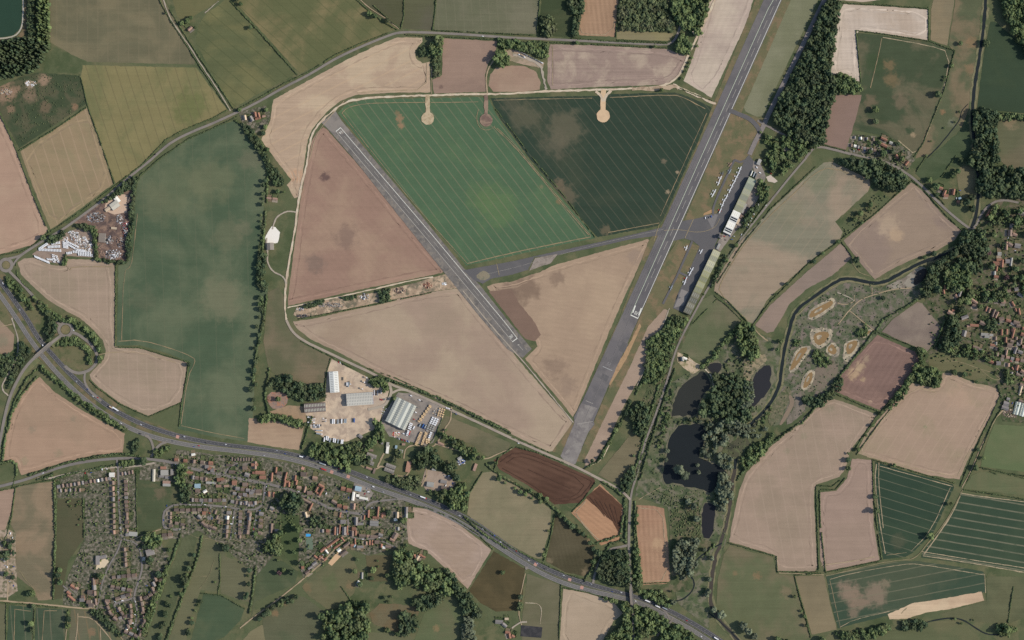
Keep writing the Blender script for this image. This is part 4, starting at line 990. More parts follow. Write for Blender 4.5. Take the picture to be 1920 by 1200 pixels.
water("lake_water", [(1259,808),(1277,795),(1310,791),(1332,806),(1320,830),(1316,845),(1312,860),(1352,872),(1367,888),(1362,905),(1340,917),(1330,930),(1315,916),(1290,916),(1265,906),(1250,911),(1242,900),(1242,875),(1249,850),(1250,830)], (38,42,44), "dark lake with two wooded islets")
water("pond_water", [(1315,942),(1342,942),(1342,972),(1335,1011),(1314,1007)], (44,44,48), "dark rectangular pond")
REED = ground_mat("reed_fringe", [(112, 108, 84), (78, 90, 60), (96, 96, 72)], .06, .3)
def fringe(px, w, lk):
    YZ[0] += .002
    ribbon("reed_fringe", px, w, REED, YZ[0], 1, 1.5, look=lk, closed=True)
for pts, w, lk in ((WET[1], 3, "reedy margin of the pond behind the white house"), (WET[2], 3, "reedy margin of the small pond"), (WET[3], 4, "reedy margin of the long pond"), (WET[4], 3.4, "reedy margin of the dark lake"), (WET[5], 3, "grassy margin of the rectangular pond")): fringe(pts, w, lk)
Y("reed_bed", [(1395,668),(1432,660),(1440,678),(1412,698),(1404,722),(1394,716)], ground_mat("dead_reed", [(150, 136, 112), (120, 112, 88), (98, 98, 70)], .08, .3), "straw-coloured reed bed at the long pond", rag=1.5, rnd=1)
Y("marsh", [(1345,846),(1398,812),(1420,818),(1400,842),(1386,856),(1360,868)], ground_mat("marsh_ground", [(84, 84, 68), (64, 66, 56), (84, 96, 62)], .04, .3), "grey-green marsh between the willows", rag=1.5, rnd=1)
Y("marsh", [(1458,742),(1478,720),(1486,738),(1474,762),(1462,790),(1442,800),(1440,778)], ground_mat("rough_sedge", [(96, 96, 70), (74, 86, 56), (118, 110, 84)], .08, .35), "tussocky sedge beside the river", rag=1.5, rnd=1)
Y("marsh", [(1486,735),(1506,742),(1514,762),(1490,790),(1470,798),(1490,764)], ground_mat("dry_mud", [(128, 118, 108), (112, 106, 94)], .06, .2), "drying grey mud beside the crescent pool", rag=1.2, rnd=1)
BANK = ground_mat("pool_bank_silt", [(182, 168, 146), (150, 140, 126), (134, 126, 112)], .06, .25)
BROWN = (140, 114, 80)
POOLS = [([(1512,594),(1520,578),(1548,564),(1562,556),(1568,572),(1548,588),(1522,602)], [(1516,592),(1523,581),(1548,569),(1560,562),(1563,571),(1546,583),(1521,597)], "U-shaped brown pool near the river"),
 ([(1517,618),(1535,614),(1555,615),(1564,622),(1552,648),(1535,655),(1521,645)], [(1525,627),(1540,621),(1557,623),(1549,640),(1535,649),(1526,640)], "brown horseshoe pool with pale banks"),
 ([(1547,655),(1562,638),(1576,657),(1570,670),(1552,666)], [(1551,653),(1561,643),(1570,657),(1565,666),(1553,661)], "small triangular brown pool"),
 ([(1583,642),(1607,634),(1613,645),(1604,662),(1594,680),(1580,676),(1582,657)], [(1588,643),(1606,637),(1609,646),(1599,660),(1590,666),(1586,656)], "brown pool with a round islet"),
 ([(1495,652),(1518,647),(1522,655),(1505,675),(1492,697),(1477,699),(1482,678)], [(1500,653),(1517,650),(1503,672),(1490,691),(1480,696),(1485,680)], "long narrow brown pool"),
 ([(1508,700),(1526,691),(1529,700),(1523,720),(1511,734),(1499,728)], [(1514,701),(1525,697),(1521,717),(1510,729),(1504,725)], "pale-banked oval brown pool"),
 ([(1612,630),(1632,615),(1637,622),(1620,636)], [(1614,630),(1632,618),(1634,622),(1619,633)], "small brown pool beside the hedge")]
for bk, wt, lk in POOLS:
    Y("pool_bank", bk, BANK, "pale bank of the " + lk, rag=.6, rnd=1)
    water("pool_water", wt, BROWN, lk, 1, .3)
    cx, cy = sum(p[0] for p in wt) / len(wt), sum(p[1] for p in wt) / len(wt)
    Y("islet", [(lerp(cx, p[0], .34) + (wt[0][0] - cx) * .22, lerp(cy, p[1], .34) + (wt[0][1] - cy) * .22) for p in wt], BANK, "pale spit inside the " + lk, rag=.4, rnd=1)
water("pool_water", [(1478,738),(1487,744),(1490,756),(1480,776),(1466,797),(1460,797),(1474,770),(1482,754)], (128,112,90), "shallow crescent of brown water", 1, .4)
water("pool_water", [(1720,508),(1735,502),(1740,512),(1730,528),(1712,536),(1714,522)], (58,54,52), "dark reed pool by the village wood")
water("swimming_pool_water", [(573.5,1001),(583,1001.5),(582,1006),(573.5,1006)], (70,160,220), "bright blue swimming pool", 0, .1)
BANKG = ground_mat("river_bank_grass", [(120, 116, 82), (78, 92, 58)], .03, .25)
RIVER = [(1850,-40),(1845,50),(1836,110),(1827,160),(1822,215),(1826,262),(1832,310),(1836,360),(1830,405),(1820,432),(1806,458),(1785,472),(1765,480),(1727,492),(1690,512),(1652,533),(1615,527),(1585,520),(1560,532),(1522,560),(1497,577),(1485,597),(1475,637),(1467,675),(1462,720),(1452,745),(1438,764),(1412,792),(1392,808),(1380,850),(1378,880),(1373,900),(1366,970),(1352,1018),(1342,1040),(1337,1070),(1332,1100),(1333,1135),(1350,1165),(1385,1200),(1400,1230)]
RVW = NT("river_water", .3, .16); RVW.col(RVW.gain(A((40, 46, 48)), RVW.math('ADD', .85, RVW.math('MULTIPLY', RVW.noise(RVW.pos, .05, 3), .3))))
RVB = NT("stream_water", .4, .2); RVB.col(RVB.gain(A((74, 68, 62)), RVB.math('ADD', .8, RVB.math('MULTIPLY', RVB.noise(RVB.pos, .05, 3), .4))))
ribbon("river_bank", RIVER, 13, BANKG, .455, rag=1.2, look="grassy banks of the river")
ribbon("river_water", RIVER[:31], 6, RVW.m, .46, rag=.5, look="narrow dark river")
ribbon("river_water", RIVER[30:], 7, RVB.m, .464, rag=.8, look="murky lower reach of the river")
ribbon("stream_water", [(1354,1018),(1325,1034),(1305,1050),(1298,1065),(1295,1078),(1302,1092),(1300,1105),(1285,1122),(1265,1128)], 2.6, RVW.m, .468, rag=.4, look="winding side stream by the wood")
ribbon("stream_water", [(1815,195),(1802,208),(1800,225),(1780,250),(1760,275),(1738,296)], 1.8, RVW.m, .468, rag=.3, look="thin stream across the river meadow")
ribbon("stream_water", [(1330,1150),(1350,1165),(1380,1195),(1400,1215)], 2.5, RVW.m, .472, rag=.3, look="thin ditch at the south edge")
ribbon("stream_water", [(1700,1178),(1760,1160),(1800,1158),(1830,1178),(1850,1190),(1880,1190)], 2.2, RVW.m, .468, rag=.3, look="hidden stream at the south-east corner")
KERB = plain_mat("pale_kerb", (178, 172, 160), .1, .3, .8, .2)
ribbon("reservoir_edge", [(43.5,-40),(43.5,38),(39,56),(28,68),(4,72.5),(-40,73.5)], 2.6, KERB, .47, 1, look="pale concrete edge of the reservoir")
ribbon("grass_verge", [(49,-40),(49,40),(44,62),(30,75),(4,78),(-40,79)], 7, ground_mat("dry_bank", [(120, 104, 76), (96, 92, 62)], .04, .2), .43, 1, rag=.8, look="dry grass bank around the reservoir")
# ------------------------------------------------------------------ roads, tracks and painted markings
R_grey = ground_mat("minor_road_asphalt", [(136, 128, 122), (126, 119, 114)], .03, .06, .9, .15)
R_vill = ground_mat("village_road_asphalt", [(128, 122, 119), (120, 114, 112)], .03, .06, .9, .15)
R_dark = ground_mat("new_dark_asphalt", [(82, 82, 86), (88, 87, 90)], .02, .06, .9, .15)
R_mid = ground_mat("worn_carriageway_asphalt", [(116, 113, 112), (108, 106, 106)], .02, .06, .9, .15)
T_pale = ground_mat("pale_stone_track", [(196, 178, 156), (180, 162, 142), (206, 192, 172)], .04, .15)
T_tan = ground_mat("earth_track", [(164, 146, 122), (148, 134, 108)], .04, .18)
T_grass = ground_mat("worn_grass_path", [(134, 124, 94), (116, 112, 80)], .05, .15)
T_conc = ground_mat("concrete_lane", [(172, 160, 146), (158, 148, 136)], .04, .1)
T_crop = ground_mat("wheeling_soil", [(146, 130, 102), (124, 116, 88)], .06, .2)
T_chalk = ground_mat("chalky_wheeling", [(170, 154, 128), (132, 126, 100)], .08, .3)
MKW = plain_mat("white_road_paint", (222, 220, 212), .08, .6, .7, .2)
MKF = plain_mat("faded_road_paint", (178, 172, 164), .12, .6, .8, .2)
MKY = plain_mat("yellow_line_paint", (168, 150, 112), .12, .6, .8, .2)
MKR = plain_mat("red_road_surface", (190, 142, 130), .1, .6, .8, .2)
RZ = [0.535]
def R(px, w, mat, look, name="road", it=2, rag=.12, z=None, **k):
    RZ[0] += .004
    return ribbon(name, px, w, mat, z or RZ[0], it, rag, look=look, **k)
def T(px, w, mat, look, it=2, rag=.35, name="track", z=None):
    RZ[0] += .003
    return ribbon(name, px, w, mat, z or RZ[0], it, rag, look=look)
# wheelings and headland lines in the crops
def H(px, w=1.2, mat=None, it=1): return T(px, w, mat or T_crop, "pale wheeling along the field headland", it, .25, "wheel_track")
H([(641,212),(650,203),(668,197),(700,193),(797,192)]); H([(808,192),(840,192),(897,191)]); H([(641,212),(700,288),(780,388),(876,494)],1.0)
H([(876,494),(960,474),(1035,458),(1108,444)],1.6); H([(926,238),(960,270),(1000,316),(1048,375),(1104,441)],1.4); H([(932,240),(966,272),(1006,320),(1052,376),(1108,442)],1.0)
H([(897,205),(893,222),(898,238),(908,244),(920,243),(928,236)],1.0)
H([(926,188),(1045,185),(1110,184)],1.0); H([(1143,183),(1262,177),(1285,184),(1322,204)],1.4); H([(1325,212),(1292,285),(1238,405)],1.0); H([(1140,436),(1236,418)],1.2)
H([(222,640),(262,637),(318,652),(364,670),(366,680),(352,706),(340,795)],1.3); H([(340,798),(400,812),(458,822)],1.0); H([(258,400),(250,470),(246,500),(232,508),(228,640)],1.0)
H([(120,492),(132,508),(134,500),(210,500)],1.2)
H([(1643,870),(1640,900),(1650,985),(1660,1038)],1.5,T_chalk); H([(1648,867),(1647,905),(1656,990)],1.1,T_chalk); H([(1650,874),(1786,912)],1.2,T_chalk); H([(1782,914),(1745,996),(1708,1034)],1.1,T_chalk); H([(1662,1041),(1700,1036)],1.0)
H([(1800,930),(1788,958),(1768,990),(1732,1040)],2.0,T_chalk); H([(1800,924),(1832,930),(1930,942)],1.5,T_chalk); H([(1730,1042),(1800,1052),(1930,1075)],1.6,T_chalk); H([(1728,1034),(1810,1048),(1930,1066)],1.2,T_chalk)
H([(1556,1086),(1600,1074),(1690,1058),(1722,1057),(1846,1078)],1.0,T_chalk); H([(1846,1076),(1848,1112)],1.1,T_chalk); H([(1575,1176),(1600,1162),(1668,1146)],1.1,T_chalk); H([(1556,1088),(1576,1178)],1.0)
H([(1655,70),(1740,85),(1782,98),(1770,170),(1728,278),(1712,286)],1.4,T_chalk); H([(1653,72),(1648,100),(1632,165)],1.2); H([(1684,263),(1700,277),(1712,287)],2.0,T_chalk)
H([(1400,600),(1347,548),(1352,528),(1392,462),(1442,405),(1492,360),(1526,325),(1560,312),(1622,340)],1.5); H([(1560,312),(1562,300)],1.0)
H([(1088,52),(1092,64),(1148,66),(1156,12)],0.8,T_chalk); H([(1198,952),(1242,957),(1246,1012),(1252,1086),(1208,1092)],0.8,T_chalk); H([(1076,962),(1125,1016)],0.8,T_chalk)
H([(1660,784),(1712,725),(1755,736)],1.2,T_tan); H([(1625,856),(1740,884),(1796,894)],1.4,T_tan); H([(1795,893),(1810,860),(1860,765)],1.2,T_tan)
H([(186,665),(208,660),(262,660),(330,680)],1.2,T_tan); H([(1540,1060),(1600,1052),(1640,1044)],1.6,T_tan)
H([(83,1145),(107,1145)],1.0); H([(27,1142),(58,1146)],1.0); H([(83,1145),(78,1220)],1.0); H([(28,1142),(26,1220)],1.0); H([(146,1150),(146,1170),(140,1220)],1.8,T_tan); H([(147,1156),(172,1158),(192,1178),(220,1215)],2.0,T_tan); H([(188,1178),(190,1210)],1.2,T_tan)
H([(645,190),(612,226),(592,255),(580,300)],1.4,T_tan); H([(800,118),(800,168),(730,170),(670,174)],1.4,T_tan); H([(1036,86),(1036,160)],1.2,T_tan)
T_dark = ground_mat("wet_furrow_soil", [(78, 59, 51), (88, 66, 56)], .06, .2)
H([(938,866),(968,846),(1010,858),(1108,900),(1110,906),(1084,937),(1042,941),(994,906),(942,878)],1.6,T_dark); H([(950,868),(970,854),(1008,864),(1100,903),(1080,931),(1044,935)],1.0,T_dark); H([(990,880),(1030,898),(1070,916)],1.0,T_dark)
for k in range(6): H([(1106+k*9.2,932-k*-3.4),(1134+k*5.2,968+k*3.0)],.9,T_dark)
H([(1080,962),(1098,990),(1127,1016),(1156,1006)],1.4,T_tan); H([(1080,960),(1098,940)],1.2,T_tan)
# footpaths over grass
T([(424,1010),(440,1012),(452,1018)],1.0,T_grass,"footpath across the pale meadow"); T([(350,998),(372,1010),(398,1010),(420,1022)],1.0,T_grass,"footpath across the long strip meadow")
T([(36,1070),(52,1092),(66,1106),(68,1122)],1.2,T_grass,"curving path in the tan meadow"); T([(402,1050),(392,1080),(374,1104)],.9,T_grass,"faint path in the meadow below the village"); T([(350,1082),(388,1080)],.7,T_grass,"cross path in the meadow below the village")
T([(1762,680),(1772,676),(1800,678),(1838,692),(1865,700),(1880,715)],1.3,T_grass,"footpath over the village green"); T([(1836,690),(1852,705),(1868,714),(1880,708),(1880,698),(1868,690)],1.2,T_grass,"looping path on the village green")
T([(1595,487),(1602,500),(1612,512),(1632,518)],1.3,T_grass,"path to the river bank"); T([(1690,1150),(1700,1140)],1,T_grass,"short worn path")
T([(1495,592),(1520,566),(1560,540),(1588,526),(1615,532),(1650,538),(1690,518)],1.2,T_grass,"river bank footpath")
T([(1570,610),(1592,582),(1612,562),(1640,552),(1675,542),(1708,540)],2.0,T_tan,"reserve path past the dug pools"); T([(1592,582),(1605,592),(1620,605),(1640,620)],1.6,T_tan,"reserve path to the hedge corner"); T([(1570,548),(1598,560),(1602,566)],1.6,T_conc,"short timber walkway in the reserve"); T([(1602,553),(1602,566)],1.2,T_tan,"short spur path in the reserve"); T([(1570,568),(1585,572),(1600,566)],1.6,T_tan,"bank path in the reserve"); T([(1635,540),(1635,552)],1.2,T_tan,"short dyke path in the reserve")
T([(1410,612),(1425,628),(1440,640)],2.0,T_tan,"track at the field gateway")
T([(1322,692),(1332,702),(1336,712),(1338,724)],2.0,T_pale,"pale causeway between the ponds"); T([(1272,664),(1312,685)],1.6,T_pale,"drive of the white house by the pond")
T([(1255,578),(1248,598),(1232,630),(1210,690),(1192,728)],1.6,T_conc,"thin pale path beside the scrub"); T([(1150,815),(1140,840),(1128,862),(1110,872),(1096,876)],2.0,T_pale,"pale track curving round the runway end")
T([(1197,937),(1215,926),(1238,914)],1.0,T_tan,"path into the pond meadow")
# farm tracks
T([(868,545),(910,598),(960,655),(982,678),(1075,792)],2.0,T_conc,"straight concrete strip from the crosswind runway")
T([(537,600),(534,575),(535,545),(537,522),(543,487),(552,437),(557,400),(562,362),(571,325),(577,298),(580,270),(587,247),(603,227),(625,206),(650,191),(680,184),(730,181),(805,179),(855,177),(960,176),(1022,171),(1110,169),(1185,166),(1235,164),(1258,155),(1275,140),(1287,110),(1300,86),(1307,68),(1322,40),(1345,-10)],3.6,T_pale,"pale perimeter track around the airfield",rag=.7)
T([(1262,158),(1285,170),(1312,182),(1342,195)],5,T_pale,"rough pale track to the main runway",rag=1.2); T([(1185,166),(1230,166),(1270,163)],7,ground_mat("rubble_verge",[(176,156,134),(150,130,110)],.08,.2),"stony ground at the perimeter corner",rag=1.5)
T([(1306,68),(1297,58),(1288,52),(1276,45)],3,T_pale,"track from the lane end"); T([(914,176),(911,150),(913,137),(918,124),(930,106),(950,93)],2.6,T_tan,"track up to the trailer park"); T([(1024,168),(1019,148),(1016,128),(1008,118),(985,108),(962,102)],4.4,T_conc,"concrete loop to the trailer park",rag=.8); T([(809,178),(809,150),(810,118)],.9,T_tan,"thin track beside the copse")
for cx, cy, r, stem, mt, lk in ((802, 222, 12, 9, ground_mat("broken_pad", [(186, 168, 140), (158, 140, 112)], .12, .2), "west"), (911.5, 225, 12, 8, ground_mat("burnt_pad", [(150, 128, 112), (118, 98, 90)], .05, .2), "middle"), (1131, 217, 12.5, 10, ground_mat("gravel_pad", [(206, 178, 146), (198, 170, 140)], .05, .1), "east")):
    T([(cx, 178 if cx < 1000 else 168), (cx, 195), (cx, cy)], stem * .9, mt, f"stem of the {lk} dispersal pad", 0, .6)
    RZ[0] += .003
    sheet("dispersal_pad", [(cx + r * math.cos(a * math.pi / 12), cy + r * math.sin(a * math.pi / 12)) for a in range(24)], mt, RZ[0], .5, 3, look=f"{lk} round dispersal pad")
T([(1117,171),(1126,178),(1131,190)],5,T_pale,"flared west side of the pad stem"); T([(1146,170),(1137,178),(1132,190)],5,T_pale,"flared east side of the pad stem")
T([(555,398),(545,396),(535,397),(520,405),(513,420),(511,430)],2.6,T_conc,"north arm of the western loop"); T([(502,470),(501,488),(505,500),(513,510),(524,515),(532,519),(537,532)],2.6,T_conc,"south arm of the western loop"); T([(500,446),(499,460),(502,472)],3,T_conc,"loop edge beside the chalk pad")
T([(539,577),(585,567),(630,558),(705,541),(770,526),(812,519)],2.0,T_pale,"track along the rubble strip",rag=.5)
T([(300,-30),(312,21),(332,54),(355,86),(376,120),(405,162),(432,208)],2.0,T_conc,"straight single lane going north"); T([(655,-20),(690,14),(720,32),(748,54)],1.6,T_tan,"grassy farm track at the north")
T([(384,25),(396,14),(410,2)],1.4,T_conc,"short drive to the tree-ringed cottage")
T([(-30,1124),(62,1131),(112,1136),(150,1140),(182,1142)],2.8,T_tan,"farm track south of the western village"); T([(14,1126),(15,1090),(14,1040),(16,1005)],3,T_tan,"track into the caravan site"); T([(120,1220),(124,1190),(127,1165)],1.4,T_tan,"track between the southern fields"); T([(182,1142),(192,1160),(205,1172),(228,1196),(240,1210)],1.6,T_tan,"path behind the crescent")
T([(656,1008),(641,1017),(616,1042),(597,1062),(574,1081),(555,1097),(530,1117),(500,1140),(480,1153),(450,1178)],2.4,T_tan,"sunken lane down from the village"); T([(-30,620),(25,607)],1,T_tan,"faint path")
T([(22,596),(27,612),(35,637),(33,668),(24,688),(15,702),(4,722),(5,732),(16,742)],2.6,T_conc,"pale side lane by the dual carriageway")
T([(847,763),(845,790),(836,800),(822,828),(812,838),(800,838),(775,834),(760,840),(757,860)],2.4,T_tan,"track around the timber yard"); T([(960,841),(935,850),(912,862),(890,855),(860,845),(815,832)],2.2,T_tan,"track past the paddock"); T([(685,835),(672,850),(672,870),(690,880),(705,880),(718,872),(735,890),(760,895),(770,880)],2.6,T_tan,"looping track around the bunkers"); T([(708,876),(714,862),(720,850)],3,T_tan,"short spur among the bunkers"); T([(790,912),(800,895),(800,878),(795,870)],3,T_tan,"entry to the gravel yard")
T([(1805,918),(1790,950),(1765,990),(1738,1020),(1716,1048),(1690,1050),(1650,1055),(1600,1068),(1548,1080)],1.6,T_grass,"green lane between the crop fields"); T([(1545,1078),(1500,1076),(1460,1074)],1.2,T_tan,"bare strip at the hedge corner")
T([(1870,778),(1855,808),(1838,840),(1820,885),(1803,915)],1.6,T_tan,"green lane along the pasture"); T([(1893,745),(1880,770),(1868,782)],2.2,T_tan,"track from the grey barn")
T([(978,1172),(972,1150),(975,1120),(985,1075)],1.8,T_tan,"drive along the paddocks"); T([(960,1178),(975,1166),(988,1166)],3,T_conc,"stable yard entry"); T([(1013,1170),(1017,1132),(985,1130)],.8,T_pale,"paddock tape line"); 
T([(1288,1075),(1300,1064)],1,T_tan,"bank path")
# minor roads
R([(12,486),(38,480),(50,471),(88,447),(120,429),(160,400),(200,370),(222,349),(250,326),(283,300),(300,284),(325,264),(362,246),(400,231),(437,214),(480,194),(530,165),(580,140),(630,109),(680,86),(730,66),(750,60),(805,61),(880,65),(960,71),(1060,75),(1160,80),(1246,84),(1260,80),(1268,70),(1274,55),(1276,45)], 4.4, R_grey, "grey minor road across the north")
R([(1510,297),(1525,277),(1540,275),(1565,281),(1595,289),(1635,297),(1668,306),(1705,328),(1727,347),(1752,372),(1777,396),(1802,417),(1822,431)], 4.4, R_grey, "lane through the north-eastern hamlet")
R([(1822,431),(1832,420),(1840,400),(1858,381),(1880,374),(1910,380)], 4, R_grey, "village lane over the river")
R([(1405,290),(1413,272),(1422,254),(1431,238),(1440,216),(1470,155),(1500,95),(1530,32),(1560,-30)], 8.5, ground_mat("perimeter_taxiway", [(134, 126, 124), (124, 118, 117)], .03, .08, .9, .15), "old taxiway beside the long wood", "taxiway")
R([(1366,206),(1385,214),(1405,222),(1420,236),(1426,252)], 8, AS_dark, "northern taxiway link", "taxiway"); R([(1420,226),(1440,237),(1472,254),(1490,262)], 4, R_grey, "lane from the airfield into the wood")
R([(1377,300),(1357,342),(1337,387),(1337,404)], 4, AS_dark, "thin parallel taxiway north", "taxiway"); R([(1298,452),(1272,512),(1258,540),(1243,570)], 4, AS_dark, "thin parallel taxiway south", "taxiway"); R([(1272,510),(1292,519)], 4, AS_dark, "short taxiway link", "taxiway", 0); R([(1377,300),(1388,304),(1400,300)], 4, AS_dark, "short taxiway spur", "taxiway", 0)
R([(1512,296),(1490,321),(1440,383),(1385,452),(1335,526),(1296,597),(1273,642),(1262,672),(1255,700),(1242,740),(1225,790),(1210,826),(1192,897),(1186,915),(1182,937)], 3.6, R_grey, "straight lane behind the hangars")
R([(537,600),(547,621),(567,638),(605,656),(655,680),(705,703),(730,720),(767,733),(805,750),(855,773),(905,796),(960,822),(1010,845),(1060,866),(1090,880),(1122,897),(1150,911),(1170,924),(1182,937)], 4.6, ground_mat("works_road", [(164, 151, 138), (154, 142, 132)], .04, .08), "pale works road south of the airfield")
R([(730,720),(735,735),(728,750),(722,760),(700,766),(690,768)], 5, T_conc, "lorry yard entrance"); R([(733,738),(748,730),(765,732)], 4, T_conc, "warehouse entrance")
# village streets
R([(-30,919),(0,912),(50,899),(80,887),(125,872),(175,863),(225,859),(265,859),(290,862),(315,865),(352,877),(390,885),(430,893),(460,900),(497,906),(530,914),(548,919),(572,930),(604,946),(622,954),(654,961),(681,964)], 5, R_vill, "main village street")
R([(681,964),(686,950),(697,941),(730,937),(757,935),(772,939)], 3.6, R_vill, "slip from the village to the dual carriageway"); R([(652,963),(653,987),(656,1008),(685,1010),(710,1011),(741,1026)], 3, R_vill, "narrow street in the old village")
R([(497,908),(494,941),(487,952),(472,956),(452,955),(427,951),(390,947),(352,946),(327,946),(314,953),(306,962),(306,990),(320,992),(338,994)], 3.6, R_vill, "estate road looping through the bungalows"); R([(482,956),(478,980),(474,1006)], 3.2, R_vill, "short estate cul-de-sac"); R([(440,955),(436,985),(432,1012)], 3.2, R_vill, "straight estate cul-de-sac"); R([(395,948),(395,962),(394,970)], 3, R_vill, "estate turning head road")
sheet("road", [(394 + 6 * math.cos(a * .5236), 971 + 5 * math.sin(a * .5236)) for a in range(12)], R_vill, .71, .2, 3, look="round estate turning head")
T([(304,992),(290,996),(271,1002),(250,1012)],1.3,T_tan,"footpath along the paddock edge")
R([(70,897),(95,897),(112,892),(150,884),(175,879),(217,876),(250,875),(290,868)], 3.4, T_conc, "service road beside the main street"); R([(219,860),(222,880),(223,947),(226,985),(228,1012),(260,1017),(268,1060),(262,1085),(250,1118),(256,1135),(258,1150),(256,1163),(251,1178)], 3.4, R_vill, "long straight street of the western village"); R([(250,1121),(242,1124),(216,1131),(214,1136),(222,1146)], 3.4, R_vill, "crescent street"); R([(228,1012),(220,1035),(207,1056),(196,1080),(191,1096),(187,1120),(181,1142)], 3, R_vill, "lane from the school to the farm track")
R([(118,1098),(140,1116)], 2.4, R_vill, "short close of bungalows", it=0); R([(420,857+34),(428,878),(446,868)], 3, R_vill, "short access road", it=0)
# roundabouts
ISL = ground_mat("island_grass", [(122, 112, 78), (104, 102, 68)], .05, .15)
for cx, cy, r, ri, lk in ((11.5, 497, 11, 7.5, "western roundabout"), (123, 618, 12.5, 8.5, "dumbbell roundabout")):
    RZ[0] += .004
    ribbon("road", [(cx + r * math.cos(a * math.pi / 10), cy + r * math.sin(a * math.pi / 10)) for a in range(20)], 6, R_grey, RZ[0], 0, closed=True, look="ring of the " + lk)
    sheet("roundabout_island", [(cx + ri * math.cos(a * math.pi / 10), cy + ri * math.sin(a * math.pi / 10)) for a in range(20)], ISL, .70, .1, 3, look="grass island of the " + lk)
R([(18,509),(34,525),(52,543),(75,570),(98,594),(113,609)], 5, R_grey, "link road between the roundabouts"); R([(24,498),(32,486),(40,479)], 3.5, R_grey, "roundabout exit fan", it=0); R([(-30,484),(0,486)], 4.5, R_grey, "western roundabout exit", it=0)
R([(133,622),(147,627),(161,637),(173,648),(182,663),(183,675),(176,688),(164,696),(150,700),(138,698),(128,692),(122,686)], 5.5, R_grey, "loop slip road"); R([(160,697),(158,708),(160,720),(167,731),(178,742),(190,752)], 4, R_grey, "slip road joining the dual carriageway")
R([(272,816),(281,821),(286,832),(289,846),(284,857)], 4.5, R_grey, "western village junction slip"); R([(312,829),(302,832),(293,840),(288,852)], 4.5, R_grey, "eastern village junction slip")
R([(1112,1094),(1114,1080),(1122,1058),(1130,1040),(1145,1029),(1165,1025),(1179,1022)], 4.5, R_grey, "slip road under the round wood"); R([(1262,1158),(1258,1166),(1252,1172),(1240,1182),(1232,1192)], 4, R_grey, "southern slip road"); R([(1232,1134),(1250,1148),(1256,1162)], 3.5, R_grey, "southern slip road entry")
R([(985,1066),(990,1064)], 5, R_grey, "field entrance", it=0)
# dual carriageway
NB = [(-40,482),(0,526),(52,599),(64,622),(83,648),(101,668),(125,695),(150,719),(175,741),(207,765),(240,783),(275,799),(325,815),(375,827),(425,835),(480,841),(530,848),(580,860),(630,875),(670,889),(700,901),(767,925),(830,949),(892,980),(960,1030),(1010,1060),(1060,1082),(1110,1097),(1160,1111),(1187,1118),(1235,1135),(1285,1160),(1335,1190),(1400,1236)]
SB = [(-40,502),(0,552),(36,604),(52,630),(70,655),(87,676),(112,705),(150,742),(187,770),(225,794),(262,811),(300,823),(350,834),(400,841),(440,845),(480,850),(530,857),(580,870),(625,884),(665,900),(705,916),(755,933),(780,942),(830,962),(880,989),(930,1022),(960,1042),(1010,1073),(1060,1095),(1110,1109),(1172,1122),(1212,1135),(1260,1160),(1310,1188),(1380,1236)]
ribbon("carriageway", NB, 9, R_dark, .745, 2, .1, look="newer dark northbound carriageway"); ribbon("carriageway", SB, 8.6, R_mid, .749, 2, .1, look="worn pale southbound carriageway")
def shift(px, d):
    w = world_line(px, 0, 0, step=40); n = offsets(w)
    return [((p[0] + q[0] * d) / S + 960, 600 - (p[1] + q[1] * d) / S) for p, q in zip(w, n)]
for ln, nm in ((NB, "northbound"), (SB, "southbound")):
    for d in (-4.3, 4.3): ribbon("edge_line_marking", shift(ln, d), .22, MKF, .757, 2, look=f"edge line of the {nm} carriageway")
    dashes("lane_marking", ln, .32, 3.0, 6.0, MKF, .761)
for x, y, a in ((333,819,17),(568,877.5,17),(622,885,20),(653,893.5,20),(1004,1058.5,30),(1068,1087,20),(1091,1101.5,17)):
    c, s_ = math.cos(math.radians(a)), math.sin(math.radians(a))
    sheet("red_road_panel", [(x + u * c - v * s_, y + u * s_ + v * c) for u, v in ((-3, -3), (3, -3), (3, 3), (-3, 3))], MKR, .753, .05, 3, look="pale red road surface panel")
dashes("lane_marking", [(133,622),(147,627),(161,637),(173,648),(182,663),(183,675),(176,688),(164,696)], .3, 3, 5, MKF, .72)
dashes("lane_marking", [(-30,919),(0,912),(50,899),(80,887),(125,872),(175,863),(225,859)], .35, 3, 5, MKF, .72)
dashes("lane_marking", [(18,509),(34,525),(52,543),(75,570),(98,594)], .3, 3, 5, MKF, .72)
# barrier in the central reserve: a continuous steel rail on posts
def barrier(px, look):
    b = MB(); w = world_line(px, 0, 2, step=4.0)
    for i in range(len(w) - 1):
        p, q = Vector(w[i]), Vector(w[i + 1]); d = q - p; L = d.length; an = math.atan2(d.y, d.x)
        m = Matrix.Translation(p) @ Matrix.Rotation(an, 4, 'Z')
        b.box(0, L, -.1, .1, 1.25, 1.55, 0, 1, m); b.box(-.06, .06, -.05, .05, .7, 1.25, 0, 1, m)
    o = b.build("crash_barrier", [M['metalwall']]); note(o, 'barrier', look, px[len(px) // 2][0], px[len(px) // 2][1])
MID = [(480,845.5),(530,852.5),(580,865),(628,879.5),(668,894.5),(703,908.5),(760,929),(830,955.5),(887,984.5),(960,1036),(1010,1066.5),(1060,1088.5),(1110,1103),(1180,1119.5),(1224,1135),(1273,1160),(1322,1189)]
ribbon("central_reserve", [(300,815),(350,827),(400,836),(440,840.5)] + MID, 1.6, ground_mat("reserve_grass", [(104, 104, 74), (92, 92, 70)], .1, .2), .765, 2, .2, look="narrow grass central reserve")
barrier(MID, "steel crash barrier along the central reserve")

